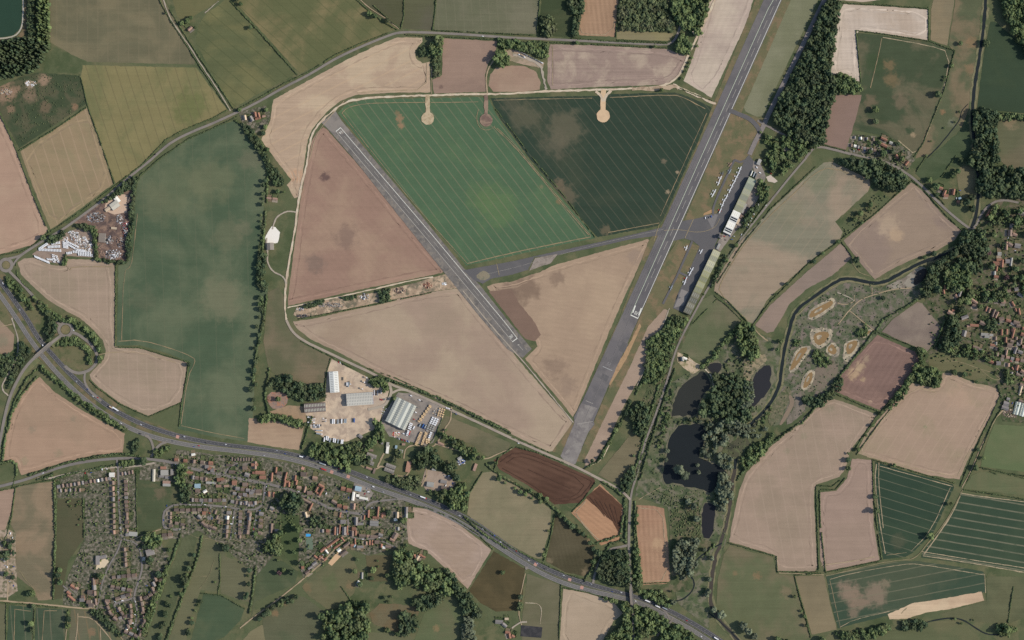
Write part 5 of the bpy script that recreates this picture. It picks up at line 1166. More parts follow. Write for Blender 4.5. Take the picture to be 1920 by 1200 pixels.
# ------------------------------------------------------------------ the two road bridges
def bridge(px, width, spans, name, look, top=6.6):
    """px carries z; embankments where it is low, a slab deck with parapets and piers across the gap given by spans (two indices)."""
    w = [P(p[0], p[1]) + (p[2],) for p in resample(smooth_line(px, 2), 4, False)]
    RZ[0] += .004
    link_o = link("road", ribbon_mesh("road", [(x, y, max(z, .80) + .03) for x, y, z in w], width * S, R_grey)); note(link_o, None, look + " roadway", *spans[0], None, 'structure')
    nn = offsets(w); v, f = [], []; hw = width * S / 2 + 1.2
    def near(p): return ((p[0] / S + 960), 600 - p[1] / S)
    (ax, ay), (bx, by) = spans
    ins = []
    for p in w:
        q = near(p); t = ((q[0] - ax) * (bx - ax) + (q[1] - ay) * (by - ay)) / ((bx - ax) ** 2 + (by - ay) ** 2)
        ins.append(0 <= t <= 1)
    for p, n in zip(w, nn):
        z = max(p[2], .15) - .02; e = hw + max(0, z) * 1.5
        for o, zz in ((e, -.3), (hw, z), (-hw, z), (-e, -.3)): v.append((p[0] + n[0] * o, p[1] + n[1] * o, zz))
    for i in range(len(w) - 1):
        if ins[i] and ins[i + 1]: continue
        for k in range(3): f.append((4 * i + k, 4 * i + k + 1, 4 * i + k + 5, 4 * i + k + 4))
    o = link("embankment", mesh_np("embankment", np.array(v), np.array(f), gm)); note(o, None, "grass embankment of the " + look, *spans[0], None, 'structure')
    root = bpy.data.objects.new(name, None); COL.objects.link(root)
    idx = [i for i, k in enumerate(ins) if k]; i0, i1 = max(0, idx[0] - 1), min(len(w) - 1, idx[-1] + 1)
    mid = w[(i0 + i1) // 2]; root.location = (mid[0], mid[1], 0)
    def local(p): return Vector((p[0] - mid[0], p[1] - mid[1], p[2]))
    conc = M['conc']
    d = MB()
    pa, pb = local(w[i0]), local(w[i1]); L = (pb - pa).length; an = math.atan2(pb.y - pa.y, pb.x - pa.x)
    zt = min(pa.z, pb.z); m = Matrix.Translation((pa.x, pa.y, 0)) @ Matrix.Rotation(an, 4, 'Z')
    hw2 = width * S / 2 + .9
    d.box(0, L, -hw2, hw2, zt - 1.3, zt + .005, 0, 1, m); d.build("deck", [conc], root)
    for s in (-1, 1):
        q = MB(); q.box(0, L, s * hw2 - .18, s * hw2 + .18, zt + .01, zt + 1.1, 0, 1, m); q.build("parapet", [conc], root)
    for t in (.04, .5, .96):
        q = MB(); q.box(L * t - .5, L * t + .5, -hw2 * .85, hw2 * .85, -.1, zt - 1.31, 0, 1, m); q.build("pier", [conc], root)
    note(root, 'bridge', look, (ax + bx) / 2, (ay + by) / 2)
M['conc'] = plain_mat("bridge_concrete", (168, 160, 152), .1, .5, .9, .15)
bridge([(116,628,.8),(111,632,1.5),(100,641,6.4),(92,648,6.6),(78,660,6.6),(68,669,6.6),(55,681,6.2),(42,698,4.6),(32,716,3.0),(22,736,1.6),(14,760,.8),(8,786,.8),(3,812,.8),(-2,840,.8),(-8,870,.8)], 5.2, ((97,644),(67,670)), "road_bridge", "curving flyover at the western junction")
bridge([(1182,937,.8),(1180,975,.8),(1179,1020,.8),(1180,1050,2.5),(1181,1080,5.0),(1182.5,1100,6.5),(1183,1112,6.6),(1184.5,1128,6.6),(1186,1140,6.4),(1187,1160,5.2),(1188,1190,3.8),(1189,1230,3.0)], 4.6, ((1182.7,1106),(1185.5,1134)), "road_bridge", "straight bridge carrying the lane over the dual carriageway")

# ------------------------------------------------------------------ runway paint
def stroke_mark(name, segs, w, mat, z, look, at):
    """painted strokes given as pixel segments, w in metres"""
    v, f = [], []
    for k, (x0, y0, x1, y1) in enumerate(segs):
        a, b = P(x0, y0), P(x1, y1); dx, dy = b[0] - a[0], b[1] - a[1]; L = math.hypot(dx, dy); nx, ny = -dy / L * w / 2, dx / L * w / 2
        i = len(v); zz = z + k * .0006
        v += [(a[0] + nx, a[1] + ny, zz), (a[0] - nx, a[1] - ny, zz), (b[0] - nx, b[1] - ny, zz), (b[0] + nx, b[1] + ny, zz)]; f.append((i, i + 1, i + 2, i + 3))
    o = link(name, mesh_np(name, np.array(v), np.array(f), mat)); note(o, None, look, at[0], at[1], None, 'structure')
MKG = plain_mat("greenish_line_paint", (196, 204, 184), .1, .6, .8, .2)
ribbon("runway_edge_marking", [(1473,-40),(1440,17),(1312,300),(1182.5,590)], .85, MKG, .785, 0, look="west edge line of the main runway")
ribbon("runway_edge_marking", [(1482,-40),(1463,2),(1329,300),(1196,597)], .85, MKW, .785, 0, look="east edge line of the main runway")
dashes("runway_centre_marking", [(1474,-40),(1452,8),(1320.5,300),(1205,555)], .75, 22.5, 13, MKF, .785, 0)
# painted frame and numerals 02
def along(o, u, v, p, q): return (o[0] + u[0] * p + v[0] * q, o[1] + u[1] * p + v[1] * q)
def glyph(o, u, v, pts): 
    r = []
    for (a, b), (c, d) in pts:
        A_, B_ = along(o, u, v, a, b), along(o, u, v, c, d); r.append((A_[0], A_[1], B_[0], B_[1]))
    return r
DIG = {'0': [((0,0),(0,1)),((1,0),(1,1)),((0,0),(1,0)),((0,1),(1,1))], '2': [((0,1),(1,1)),((1,1),(1,.55)),((1,.55),(0,.45)),((0,.5),(0,0)),((0,0),(1,0))], '1': [((.5,0),(.5,1)),((.5,1),(.2,.8))],
       '4': [((.8,0),(.8,1)),((.8,1),(0,.35)),((0,.35),(1.1,.35))], '3': [((0,1),(1,1)),((1,0),(1,1)),((0,0),(1,0)),((.2,.52),(1,.52))]}
def numerals(text, o, u, v, wd, ht, gap, name, look, thick=.95, mat=None):
    segs = []
    for i, ch in enumerate(text):
        base = along(o, u, v, i * (wd + gap), 0)
        segs += glyph(base, (u[0] * wd, u[1] * wd), (v[0] * ht, v[1] * ht), DIG[ch])
    stroke_mark(name, segs, thick, mat or MKW, .79, look, o)
u02, v02 = (.915, .40), (.42, -.91)
numerals("02", (1189.4,588.6), u02, v02, 1.9, 5.6, 1.7, "runway_numerals", "white 02 numerals at the displaced threshold")
stroke_mark("threshold_marking", [(1182.3,590.5,1196,597)], 2.2, MKW, .79, "white threshold bar above the bare runway end", (1189,594))
stroke_mark("threshold_marking", [(1191.4,572.8,1186.4,586.6)], 2.6, MKW, .79, "broad white piano key west of the 02", (1189,580)); stroke_mark("threshold_marking", [(1202.6,577.6,1197.4,591.4)], 2.6, MKW, .79, "broad white piano key east of the 02", (1200,584))
numerals("02", (1137.5,684.5), u02, v02, 2.2, 6.0, 1.8, "faded_numerals", "faded old numerals on the south runway", 1.0, plain_mat("ghost_paint", (138,134,134), .1))
stroke_mark("faded_marking", [(1130,687,1148,695)], 1.6, plain_mat("ghost_bar_paint", (160,160,160), .1), .79, "faded pale bar across the south runway", (1139,691))
stroke_mark("seam_marking", [(1098,751,1112,757),(1082,795,1112,790)], .8, MKF, .79, "pale joint lines near the runway end", (1105,754))
ribbon("seam_marking", [(1180,600),(1140,690),(1090,800)], .5, plain_mat("old_seam", (136,131,129), .1), .787, 0, look="old seam along the south runway")
for k, (x0, x1) in enumerate(((1305,1172),(1308,1177))): ribbon("seam_marking", [(x0, 292), (x1, 590)], .45, plain_mat("seam%d_tar" % k, (122, 118, 118), .1), .786, 0, look="longitudinal seam on the main runway's west margin")
# crosswind runway
ribbon("runway_edge_marking", [(630.5,247),(675,300),(800,448),(927,600),(961,641)], .9, MKF, .785, 0, look="south-west edge line of the crosswind runway"); ribbon("runway_edge_marking", [(638.8,239.5),(690,300),(810,440),(948,606),(969.5,634)], .9, MKW, .785, 0, look="north-east edge line of the crosswind runway")
dashes("runway_centre_marking", [(645,255),(683,300),(805,444),(938,603),(952,620)], .6, 20, 16, MKF, .785, 0)
stroke_mark("threshold_marking", [(629.8,246.6,639,239.2)], 1.8, MKW, .79, "white bar above the 14", (634,243)); stroke_mark("threshold_marking", [(960.6,641,970,634)], 1.8, MKW, .79, "white bar below the 32", (965,638))
numerals("14", (639.3,244.6), (-.77,.64), (.64,.77), 2.0, 4.6, 1.1, "runway_numerals", "white 14 numerals at the north-west threshold", .9)
numerals("32", (957.2,635.0), (.77,-.64), (-.64,-.77), 2.4, 4.6, 1.6, "runway_numerals", "white 32 numerals at the south-east threshold", .95)
stroke_mark("arrow_marking", [(971,645.5,980.5,656.5),(971,645.5,971.4,649),(971,645.5,974.4,646.6)], .9, MKF, .79, "white arrow below the 32", (976,651))
dashes("taxiway_marking", [(912,514),(960,503),(1035,482),(1110,460),(1185,443),(1243,430)], .35, 12, .3, MKF, .785, 1)
stroke_mark("hold_marking", [(1300,411,1284,447)], .9, MKY, .79, "yellow hold line at the apron", (1292,430)); stroke_mark("hold_marking", [(1236,421,1226,452)], .9, MKY, .79, "yellow hold line at the cross taxiway", (1231,437)); stroke_mark("hold_marking", [(931,494,936,516)], .8, MKY, .79, "yellow hold line by the runway junction", (933,505)); stroke_mark("hold_marking", [(1389,211,1385,223)], .8, MKY, .79, "yellow hold line at the north link", (1387,217))
ribbon("taxiway_marking", [(1245,432),(1275,430),(1310,437),(1340,428),(1350,410)], .5, MKY, .788, 2, look="yellow guide line over the apron")
ribbon("runway_edge_marking", [(1380,212),(1404,222),(1419,236),(1424,252),(1410,282)], .4, MKY, .788, 2, look="faint guide line on the north link")
# worn orange-brown ground by the south runway
Y("bare_ground", [(1199,606),(1202,612),(1175,672),(1158,700),(1144,723),(1142,720),(1160,680),(1182,640)], ground_mat("orange_dry_grass", [(172, 142, 110), (156, 128, 100)], .05, .15), "dry orange strip beside the south runway", z=.515)
Y("bare_ground", [(1320,400),(1336,392),(1336,399),(1318,404)], ground_mat("orange_dry_grass_patch", [(170, 138, 104)], .05, .15), "dry patch by the apron corner", z=.53)
# ------------------------------------------------------------------ hedges (width m, height m, gap share, plan line)
def HH(w, h, g, *lines):
    for l in lines: hedge(l, w, h, 'hedge' if w < 6 else 'scrub', g)
HH(2.6, 2.4, .04,
 [(290,-20),(304,10),(322,42),(350,85),(372,120),(402,165),(430,206)], [(318,18),(336,48),(360,86),(380,116),(412,164),(438,204)],
 [(152,146),(165,200),(190,270),(215,345)], [(36,282),(100,244),(163,201)], [(0,214),(28,275),(45,320),(62,366),(92,436)],
 [(426,206),(400,221),(345,243),(310,263),(270,306),(216,348),(150,398),(95,434)], [(442,207),(480,186),(530,158),(580,134),(630,102),(680,80),(728,62)],
 [(444,219),(400,240),(352,261),(300,297),(262,330)], [(432,2),(480,53),(520,98),(558,141)], [(648,-20),(690,19),(720,42),(745,56)], [(700,10),(735,42),(752,54)],
 [(758,-20),(757,30),(752,52)], [(819,-20),(816,20),(811,57)], [(1014,-20),(1010,25),(1007,64)], [(814,57),(880,60),(1000,66)],
 [(760,65),(800,68),(830,69),(925,74)], [(1072,72),(1158,78),(1260,82)], [(1032,80),(1110,83),(1200,88),(1250,90)], [(1158,10),(1155,70)], [(1157,75),(1255,79),(1264,68)],
 [(217,495),(217,560),(216,650)], [(217,651),(262,652),(300,663),(352,678)], [(354,678),(350,710),(341,754),(336,800)], [(341,755),(310,768),(278,782)],
 [(278,781),(225,757),(184,728),(168,712)], [(30,492),(32,515),(42,530),(60,546)], [(92,436),(70,455),(40,472),(0,478)],
 [(24,912),(30,890)], [(0,920),(26,914),(60,906),(105,898)], [(100,1124),(103,1060),(105,990),(106,936)], [(156,934),(157,975),(158,1008)], [(29,914),(22,970),(14,1000),(6,1018)],
 [(256,884),(256,950),(258,1004)], [(0,1129),(62,1134),(110,1139)], [(12,1132),(12,1200)], [(65,1140),(63,1200)], [(128,1143),(126,1170)],
 [(376,1112),(415,1116),(460,1142)], [(412,1038),(413,1090),(408,1115)], [(415,1018),(428,1026),(452,1034),(474,1050)],
 [(925,884),(935,858),(962,838)], [(968,838),(1010,849),(1058,868)], [(1116,905),(1095,935),(1072,960)], [(1040,964),(1034,1000),(1020,1052)], [(905,884),(880,925),(872,960)],
 [(868,966),(900,986),(960,1027),(1008,1052),(1060,1076),(1096,1086)], [(768,946),(800,952),(850,972),(895,1000),(925,1030)], [(1052,1096),(1050,1150),(1048,1200)], [(1056,1102),(1100,1110),(1150,1126)],
 [(1582,6),(1660,10),(1741,16)], [(1741,14),(1741,78)], [(1605,57),(1660,64),(1742,77),(1790,95)], [(1605,58),(1610,110),(1614,155)], [(1790,95),(1770,170),(1730,270),(1714,294)], [(1545,272),(1586,283)],
 [(1342,548),(1365,565),(1402,604),(1415,612)], [(1340,555),(1362,572),(1396,606)], [(1412,608),(1442,568),(1480,530),(1516,494),(1577,450)], [(1578,448),(1640,402),(1708,340)], [(1578,454),(1590,470),(1598,482)],
 [(1710,338),(1726,350),(1774,404),(1806,434)], [(1722,338),(1745,355),(1772,384)], [(1737,292),(1718,322)], [(1792,292),(1765,332)],
 [(1645,622),(1700,644),(1738,660)], [(1558,734),(1612,758),(1650,772)], [(1636,862),(1700,880),(1790,906)], [(1636,862),(1638,930),(1645,990),(1653,1050)],
 [(1530,912),(1532,980),(1535,1070)], [(1537,920),(1538,980),(1548,1072)], [(1532,910),(1560,912),(1575,900)], [(1540,918),(1566,918),(1585,896)], [(1600,846),(1640,785),(1665,757)], [(1606,852),(1646,796),(1672,764)],
 [(1456,1043),(1457,1072),(1535,1072)], [(1490,1078),(1540,1075)], [(1490,1080),(1500,1120),(1512,1160),(1520,1196)], [(1366,1018),(1410,1030),(1452,1042)], [(1548,1073),(1600,1062),(1650,1052)],
 [(1875,742),(1862,772),(1846,805),(1820,862),(1800,912)], [(1882,760),(1862,790),(1832,862),(1812,905)], [(1838,876),(1880,886),(1930,894)], [(1806,918),(1860,926),(1930,938)],
 [(1900,1100),(1895,1130),(1890,1168)], [(640,1100),(668,1140)], [(1232,920),(1255,930)],
 [(1345,530),(1390,460),(1445,392),(1495,345),(1530,312)], [(1300,606),(1345,560)], [(1338,520),(1390,445),(1440,378)], [(560,598),(700,572),(810,548)], [(620,672),(612,700),(608,745)],
 [(580,780),(568,840)], [(834,770),(815,820),(800,838)], [(1262,600),(1240,650)], [(1195,950),(1192,985),(1198,1050),(1205,1096)], [(1190,900),(1205,850)], [(1205,1094),(1255,1092)])
HH(2.2, 1.8, .3, [(565,640),(620,668),(660,690)], [(690,690),(740,708),(800,735),(860,762),(920,790),(958,810)], [(1838,876),(1870,890)], [(1890,890),(1925,898)], [(960,820),(1030,848)], [(1275,165),(1310,180),(1345,192)], [(930,205),(990,285),(1060,370),(1116,445)])
HH(5.5, 4.2, .03, [(712,706),(760,722),(820,745),(880,774),(958,812)], [(492,560),(494,600),(485,640)], [(262,856),(225,850),(180,856),(130,866),(88,880),(55,890)], [(100,898),(150,884),(215,872)], [(70,900),(100,890)], [(32,892),(30,870),(22,864),(0,868)],
 [(440,226),(466,238),(490,268),(503,300),(500,380),(492,470),(484,530)], [(500,552),(494,610),(482,650),(474,720)], [(910,870),(940,893),(985,917),(1030,945),(1046,958),(1075,986),(1112,1020)], [(1112,1020),(1135,1013),(1162,1003),(1171,960),(1171,935)], [(1095,878),(1120,866),(1140,834),(1160,800),(1182,756)], [(4,870),(10,820),(24,770),(42,738),(70,706)], [(16,790),(28,752),(50,712),(78,684)], [(102,900),(104,1000),(100,1118)], [(380,1004),(370,1050),(350,1100),(330,1150),(312,1200)], [(340,1000),(315,1070),(295,1130),(272,1190)], [(480,1060),(475,1100),(468,1150)],
 [(1191,940),(1189,985),(1190,1025),(1197,1092)], [(1172,932),(1174,980),(1172,1020)], [(1128,902),(1155,918),(1172,935)], [(1122,1058),(1145,1018),(1172,1012)], [(950,1028),(905,1000),(870,968)],
 [(1192,740),(1215,690),(1245,640),(1275,598)], [(1236,720),(1218,780),(1205,830),(1188,890)], [(1266,690),(1248,740),(1232,790),(1216,840),(1200,900)], [(505,690),(497,740),(505,780)], [(1640,620),(1618,650),(1578,700),(1552,738)], [(1500,796),(1548,742)], [(1438,838),(1500,792)],
 [(585,780),(566,842)], [(1096,1090),(1112,1060),(1120,1046)], [(1640,625),(1655,600),(1720,562)], [(1772,600),(1752,650)], [(1870,722),(1878,745)], [(1382,900),(1395,880),(1440,842)], [(1322,1040),(1340,1020)])
# ------------------------------------------------------------------ woods and thickets, each read as one mass
W = wood
W("woodland", [(70,-30),(92,-30),(94,40),(93,88),(72,88)], 3.4, 'leaf', True, 1.1, 1.25, "rows of bright conifers beside the reservoir")
W("woodland", [(54,-30),(66,-30),(66,70),(50,66)], 2.6, 'dark', False, 1.0, 1.0, "dark shelter belt beside the reservoir")
W("woodland", [(-30,80),(30,74),(64,70),(96,90),(74,126),(66,134),(40,140),(-30,156)], 3.6, 'dark', True, 1.1, 1.2, "dark conifer plantation at the north-west")
W("woodland", [(1162,-30),(1242,-30),(1250,20),(1262,45),(1266,60),(1220,60),(1160,54)], 3.6, 'scrub', False, .95, .7, "olive-brown scrubby wood by the north lane")
W("woodland", [(1264,-30),(1336,-30),(1325,20),(1312,64),(1290,60),(1268,46),(1258,20)], 4.6, 'leaf', False, 1, 1, "bright green wood beside the pale track")
W("woodland", [(1278,57),(1292,72),(1297,88),(1290,104),(1270,96),(1266,84),(1276,72)], 4.2, 'leaf', False, 1.1, 1, "three-cornered copse at the lane end")
W("woodland", [(1546,2),(1566,-10),(1573,8),(1566,60),(1562,100),(1556,134),(1563,150),(1567,168),(1562,192),(1549,232),(1546,268),(1528,276),(1502,266),(1470,246),(1446,226),(1452,204),(1480,150),(1510,92),(1532,36)], 4.4, 'dark', False, 1.1, 1.15, "long dark wood beside the old taxiway")
W("woodland", [(1563,146),(1575,139),(1590,144),(1608,156),(1612,170),(1600,176),(1575,177)], 4.4, 'leaf', False, 1.1, 1, "round copse below the chalk field")
W("woodland", [(1866,-30),(1940,-30),(1940,120),(1915,90),(1893,55),(1882,20)], 5.4, 'leaf', False, 1.05, 1.1, "tall wood at the north-east corner")
W("woodland", [(1822,205),(1852,202),(1870,214),(1865,240),(1872,270),(1868,300),(1840,322),(1812,310),(1826,262)], 5.0, 'dark', False, 1.0, 1.1, "riverside wood below the dark field")
W("woodland", [(1866,212),(1900,215),(1940,218),(1940,226),(1870,222)], 4.2, 'leaf', False, 1, .8, "tree belt along the dark field")
W("woodland", [(1448,266),(1478,252),(1510,266),(1528,278),(1510,296),(1488,312),(1462,330),(1440,318),(1432,300)], 4.0, 'leaf', False, .6, .9, "loose trees around the airfield's north entrance")
W("woodland", [(1570,298),(1640,300),(1690,322),(1706,334),(1690,360),(1662,358),(1640,345),(1612,322),(1572,306)], 4.8, 'dark', False, .95, 1.05, "dark trees hiding the lane in the hamlet")
W("woodland", [(1838,300),(1870,310),(1940,320),(1940,372),(1880,368),(1842,372),(1826,350)], 5.6, 'dark', False, .95, 1.1, "dense park trees north of the village")
W("woodland", [(1806,436),(1838,430),(1852,460),(1848,488),(1832,486),(1808,480),(1796,470),(1776,498),(1750,520),(1760,545),(1735,560),(1724,545),(1740,506),(1766,484),(1790,462)], 5.0, 'dark', False, 1.05, 1.1, "dark wood along the river at the village edge")
W("woodland", [(1772,500),(1806,490),(1822,512),(1816,540),(1790,548),(1768,536)], 4.6, 'leaf', False, .9, 1, "leafy copse east of the reed pool")
W("woodland", [(1776,590),(1796,596),(1800,640),(1782,648),(1768,660),(1756,656),(1770,622)], 4.4, 'dark', False, 1.1, 1.1, "dark village wood beside the grey-brown field")
W("woodland", [(1846,602),(1862,600),(1872,616),(1858,620),(1846,616)], 3.6, 'dark', False, 1.2, 1, "dark clump of yews beside the bend")
W("woodland", [(1718,700),(1742,690),(1758,690),(1764,712),(1756,728),(1736,722),(1718,718)], 4.6, 'leaf', False, 1.1, 1, "copse between the two brown fields")
W("woodland", [(1716,640),(1738,662),(1728,700),(1710,716),(1680,762),(1660,770),(1690,728),(1712,690),(1724,676)], 4.0, 'leaf', False, .7, 1, "broad hedgerow of trees beside the reddish field")
W("woodland", [(1572,706),(1585,722),(1565,740),(1540,762),(1512,762),(1500,740),(1530,745),(1555,735),(1562,716)], 3.6, 'dark', False, .9, .9, "thicket below the dug pools")
W("woodland", [(1338,705),(1372,700),(1400,708),(1412,730),(1405,755),(1412,770),(1400,800),(1372,792),(1345,782),(1312,778),(1316,752),(1334,738)], 5.4, 'dark', False, .82, .85, "dark island wood between the ponds")
W("woodland", [(1398,712),(1412,722),(1410,752),(1398,768),(1390,758),(1394,736)], 4.6, 'pale', False, 1, 1, "pale willows on the wood's east side")
W("woodland", [(1318,802),(1345,788),(1398,792),(1402,804),(1376,816),(1350,838),(1328,862),(1314,854),(1320,828)], 5.0, 'pale', False, .62, .9, "pale grey-green willows north of the lake")
W("woodland", [(1350,852),(1366,846),(1372,872),(1364,886),(1350,876),(1342,864)], 5.4, 'pale', False, .8, .9, "pale willows east of the lake")
W("woodland", [(1350,884),(1368,892),(1370,925),(1362,958),(1348,958),(1338,940),(1344,912)], 5.4, 'pale', False, .95, .95, "willows between lake and square pond")
W("woodland", [(1392,790),(1414,796),(1440,800),(1428,818),(1400,822),(1388,812)], 4.4, 'pale', False, .6, .8, "loose willows beside the river bend")
W("woodland", [(1395,842),(1436,826),(1446,812),(1452,800),(1440,842),(1412,872),(1396,884),(1390,868)], 4.2, 'leaf', False, .75, .8, "trees along the top of the long brown field")
W("woodland", [(1412,800),(1436,775),(1448,760),(1452,766),(1430,796)], 2.6, 'leaf', False, .6, .7, "bushes on the river bank below the long pond")
W("woodland", [(1388,600),(1402,605),(1420,630),(1422,660),(1412,676),(1392,664),(1382,640)], 5.0, 'leaf', False, 1, 1, "round clump in the damp meadow")
W("woodland", [(1272,1014),(1292,1010),(1310,1012),(1308,1030),(1300,1045),(1304,1062),(1292,1080),(1276,1082),(1262,1062),(1258,1034)], 5.2, 'pale', False, 1, 1, "big pale willow clump beside the brown stubble strip")
W("woodland", [(1200,1105),(1240,1106),(1256,1118),(1262,1140),(1232,1130),(1204,1118)], 3.6, 'leaf', False, .8, .8, "scrubby trees beside the dual carriageway")
W("woodland", [(1132,1036),(1158,1030),(1176,1034),(1180,1060),(1180,1100),(1150,1096),(1126,1086),(1118,1078),(1124,1054)], 3.6, 'dark', False, 1.25, 1.1, "dense round wood inside the slip road")
W("woodland", [(1188,1026),(1198,1030),(1204,1100),(1200,1112),(1188,1108)], 3.4, 'leaf', False, 1.1, 1, "belt of trees east of the lane bridge")
W("woodland", [(1164,1124),(1182,1132),(1184,1200),(1130,1220),(1140,1195),(1160,1180),(1170,1160)], 4.6, 'leaf', False, 1, 1.1, "tree belt west of the bridge's south ramp")
W("woodland", [(1190,1136),(1216,1140),(1244,1156),(1254,1168),(1240,1182),(1215,1196),(1190,1198)], 4.6, 'leaf', False, 1.05, 1.1, "wood south of the lane bridge")
W("woodland", [(1240,1184),(1270,1170),(1300,1192),(1320,1220),(1230,1220)], 4.6, 'leaf', False, 1, 1, "wood at the south edge below the carriageway")
W("woodland", [(602,1150),(640,1142),(650,1130),(686,1128),(696,1160),(690,1200),(696,1230),(630,1230),(606,1200)], 6.4, 'leaf', False, .8, .95, "large wood at the south edge")
W("woodland", [(740,1035),(762,1022),(776,1040),(768,1060),(786,1082),(768,1096),(744,1104),(736,1080)], 5.6, 'leaf', False, .85, 1, "tall trees beside the brown-green lawn")
W("woodland", [(766,1062),(800,1062),(830,1068),(850,1090),(852,1112),(830,1116),(800,1108),(780,1100)], 5.4, 'leaf', False, .75, .95, "rounded wood above the horse paddocks")
W("woodland", [(782,1120),(812,1112),(836,1116),(812,1140),(792,1144),(770,1134)], 4.6, 'dark', False, 1, 1, "wooded strip north of the paddocks")
W("woodland", [(836,1066),(852,1080),(876,1108),(895,1134),(905,1150),(892,1160),(872,1150),(856,1120)], 4.6, 'dark', False, 1, 1, "curving tree belt beside the dark olive field")
W("woodland", [(752,1148),(778,1150),(784,1178),(770,1192),(752,1190),(748,1168)], 4.8, 'dark', False, 1, 1, "clump in the paddock corner")
W("woodland", [(870,1150),(890,1164),(888,1186),(900,1215),(872,1220),(862,1190)], 4.6, 'pale', False, .9, 1, "pale trees at the south-edge farm")
W("woodland", [(533,925),(548,918),(566,930),(562,960),(540,962),(530,948)], 6.0, 'dark', False, 1.1, 1.1, "dark stand of tall trees beside the main street")
W("woodland", [(582,968),(610,962),(618,978),(606,990),(584,988)], 4.6, 'dark', False, .8, 1, "dark stand in the old village")
W("woodland", [(516,1005),(528,994),(528,1030),(518,1042),(496,1030),(498,1015)], 4.6, 'leaf', False, .9, 1, "bright trees beside the mown lawn")
W("woodland", [(585,830),(640,838),(680,828),(716,808),(722,826),(690,838),(680,870),(660,866),(652,884),(600,862),(578,852)], 4.2, 'leaf', False, .75, .9, "leafy wood between lorry yard and carriageway")
W("woodland", [(700,790),(712,788),(722,812),(720,826),(706,818)], 4.4, 'leaf', False, 1, 1, "narrow tree belt beside the big warehouse")
W("woodland", [(738,866),(752,860),(752,846),(738,842)], 4.0, 'scrub', False, 1, .9, "clump beside the white workshop")
W("woodland", [(775,852),(800,836),(822,846),(832,866),(852,866),(858,890),(866,908),(850,890),(830,882),(800,872),(786,880),(776,868)], 4.8, 'dark', False, 1, 1, "dark trees around the gravel yard")
W("woodland", [(760,895),(786,890),(788,912),(782,920),(752,915),(730,902),(712,892),(735,892)], 3.8, 'scrub', False, .85, .8, "scrub between bunkers and carriageway")
W("woodland", [(800,918),(830,922),(856,915),(862,900),(878,912),(872,958),(840,946),(812,930)], 4.6, 'leaf', False, 1, 1, "trees between gravel yard and carriageway")
W("woodland", [(820,808),(850,820),(882,838),(900,850),(886,860),(862,846),(836,826)], 4.0, 'leaf', False, .9, .9, "line of bushy trees along the paddock")
W("woodland", [(505,722),(520,706),(540,702),(556,716),(575,722),(602,716),(610,742),(590,752),(560,752),(545,744),(520,730)], 4.0, 'dark', False, .95, .9, "dark thicket north of the brown barn")
W("woodland", [(482,780),(520,776),(556,784),(576,796),(566,802),(520,790),(482,790)], 3.6, 'leaf', False, 1, .9, "bushy belt above the straw field")
W("woodland", [(692,710),(712,706),(728,716),(730,730),(722,736),(712,724),(692,722)], 3.6, 'leaf', False, 1, .9, "trees at the works road corner")
W("woodland", [(450,232),(470,238),(498,284),(506,306),(522,318),(534,340),(528,350),(514,346),(503,318),(490,292)], 2.8, 'dark', False, 1, .9, "thicket beside the straw-brown stubble")
W("woodland", [(482,520),(504,530),(500,545),(488,545),(484,535)], 3.6, 'dark', False, 1, .9, "thicket at the western loop's south end")
W("woodland", [(484,470),(500,475),(500,505),(494,522),(484,522)], 3.6, 'dark', False, 1, .9, "bushes beside the western loop")
W("woodland", [(1210,640),(1240,620),(1262,590),(1290,600),(1262,650),(1252,690),(1235,720),(1206,720),(1210,690)], 3.6, 'leaf', False, .85, .8, "thick scrub between runway strip and lane")
W("woodland", [(1180,770),(1200,752),(1215,762),(1218,790),(1202,820),(1186,806)], 4.0, 'dark', False, 1, .95, "dark clump on the runway's east slope")
W("woodland", [(1162,900),(1185,870),(1192,890),(1180,920),(1164,922)], 3.6, 'dark', False, .9, .9, "bushes by the lane junction")
W("woodland", [(100,585),(108,610),(105,626),(92,640),(84,625),(92,600),(84,580)], 3.2, 'dark', False, 1, .9, "planting beside the flyover")
W("woodland", [(-30,668),(22,664),(28,676),(12,705),(-30,720)], 3.6, 'dark', False, 1, .9, "plantation at the west edge")
W("woodland", [(40,640),(60,655),(44,685),(22,718),(14,735),(22,700),(38,660)], 3.2, 'dark', False, .9, .8, "planting along the side lane")
W("woodland", [(80,685),(110,712),(160,752),(225,795),(240,806),(228,806),(180,778),(120,730),(78,695)], 3.0, 'leaf', False, 1, .8, "roadside tree belt above the fan-shaped field")
W("woodland", [(128,592),(150,604),(178,626),(194,650),(192,675),(180,690),(188,670),(184,650),(168,630),(140,610)], 3.4, 'leaf', False, 1, .8, "planted bank around the loop slip road")
W("woodland", [(104,645),(120,634),(144,634),(162,646),(172,660),(170,682),(164,684),(164,664),(150,648),(128,646),(108,652)], 3.0, 'leaf', False, 1, .7, "young trees inside the loop")
W("woodland", [(8,515),(30,528),(50,552),(66,580),(58,584),(40,558),(18,535)], 3.2, 'leaf', False, .9, .8, "roadside trees by the western roundabout")
W("woodland", [(62,555),(80,566),(100,584),(118,596),(140,606),(120,604),(96,596),(76,580)], 3.0, 'leaf', False, 1, .8, "roadside trees beside the link road")
W("woodland", [(220,868),(250,862),(252,872),(225,874)], 3.0, 'leaf', False, 1, .8, "small tree group at the main street")
W("woodland", [(290,846),(300,838),(318,838),(318,845),(306,848),(300,858),(292,858)], 3.0, 'leaf', False, 1, .8, "trees around the eastern slip")
W("woodland", [(248,830),(260,822),(262,840),(254,850),(246,846)], 3.2, 'dark', False, 1, .8, "trees beside the western slip")
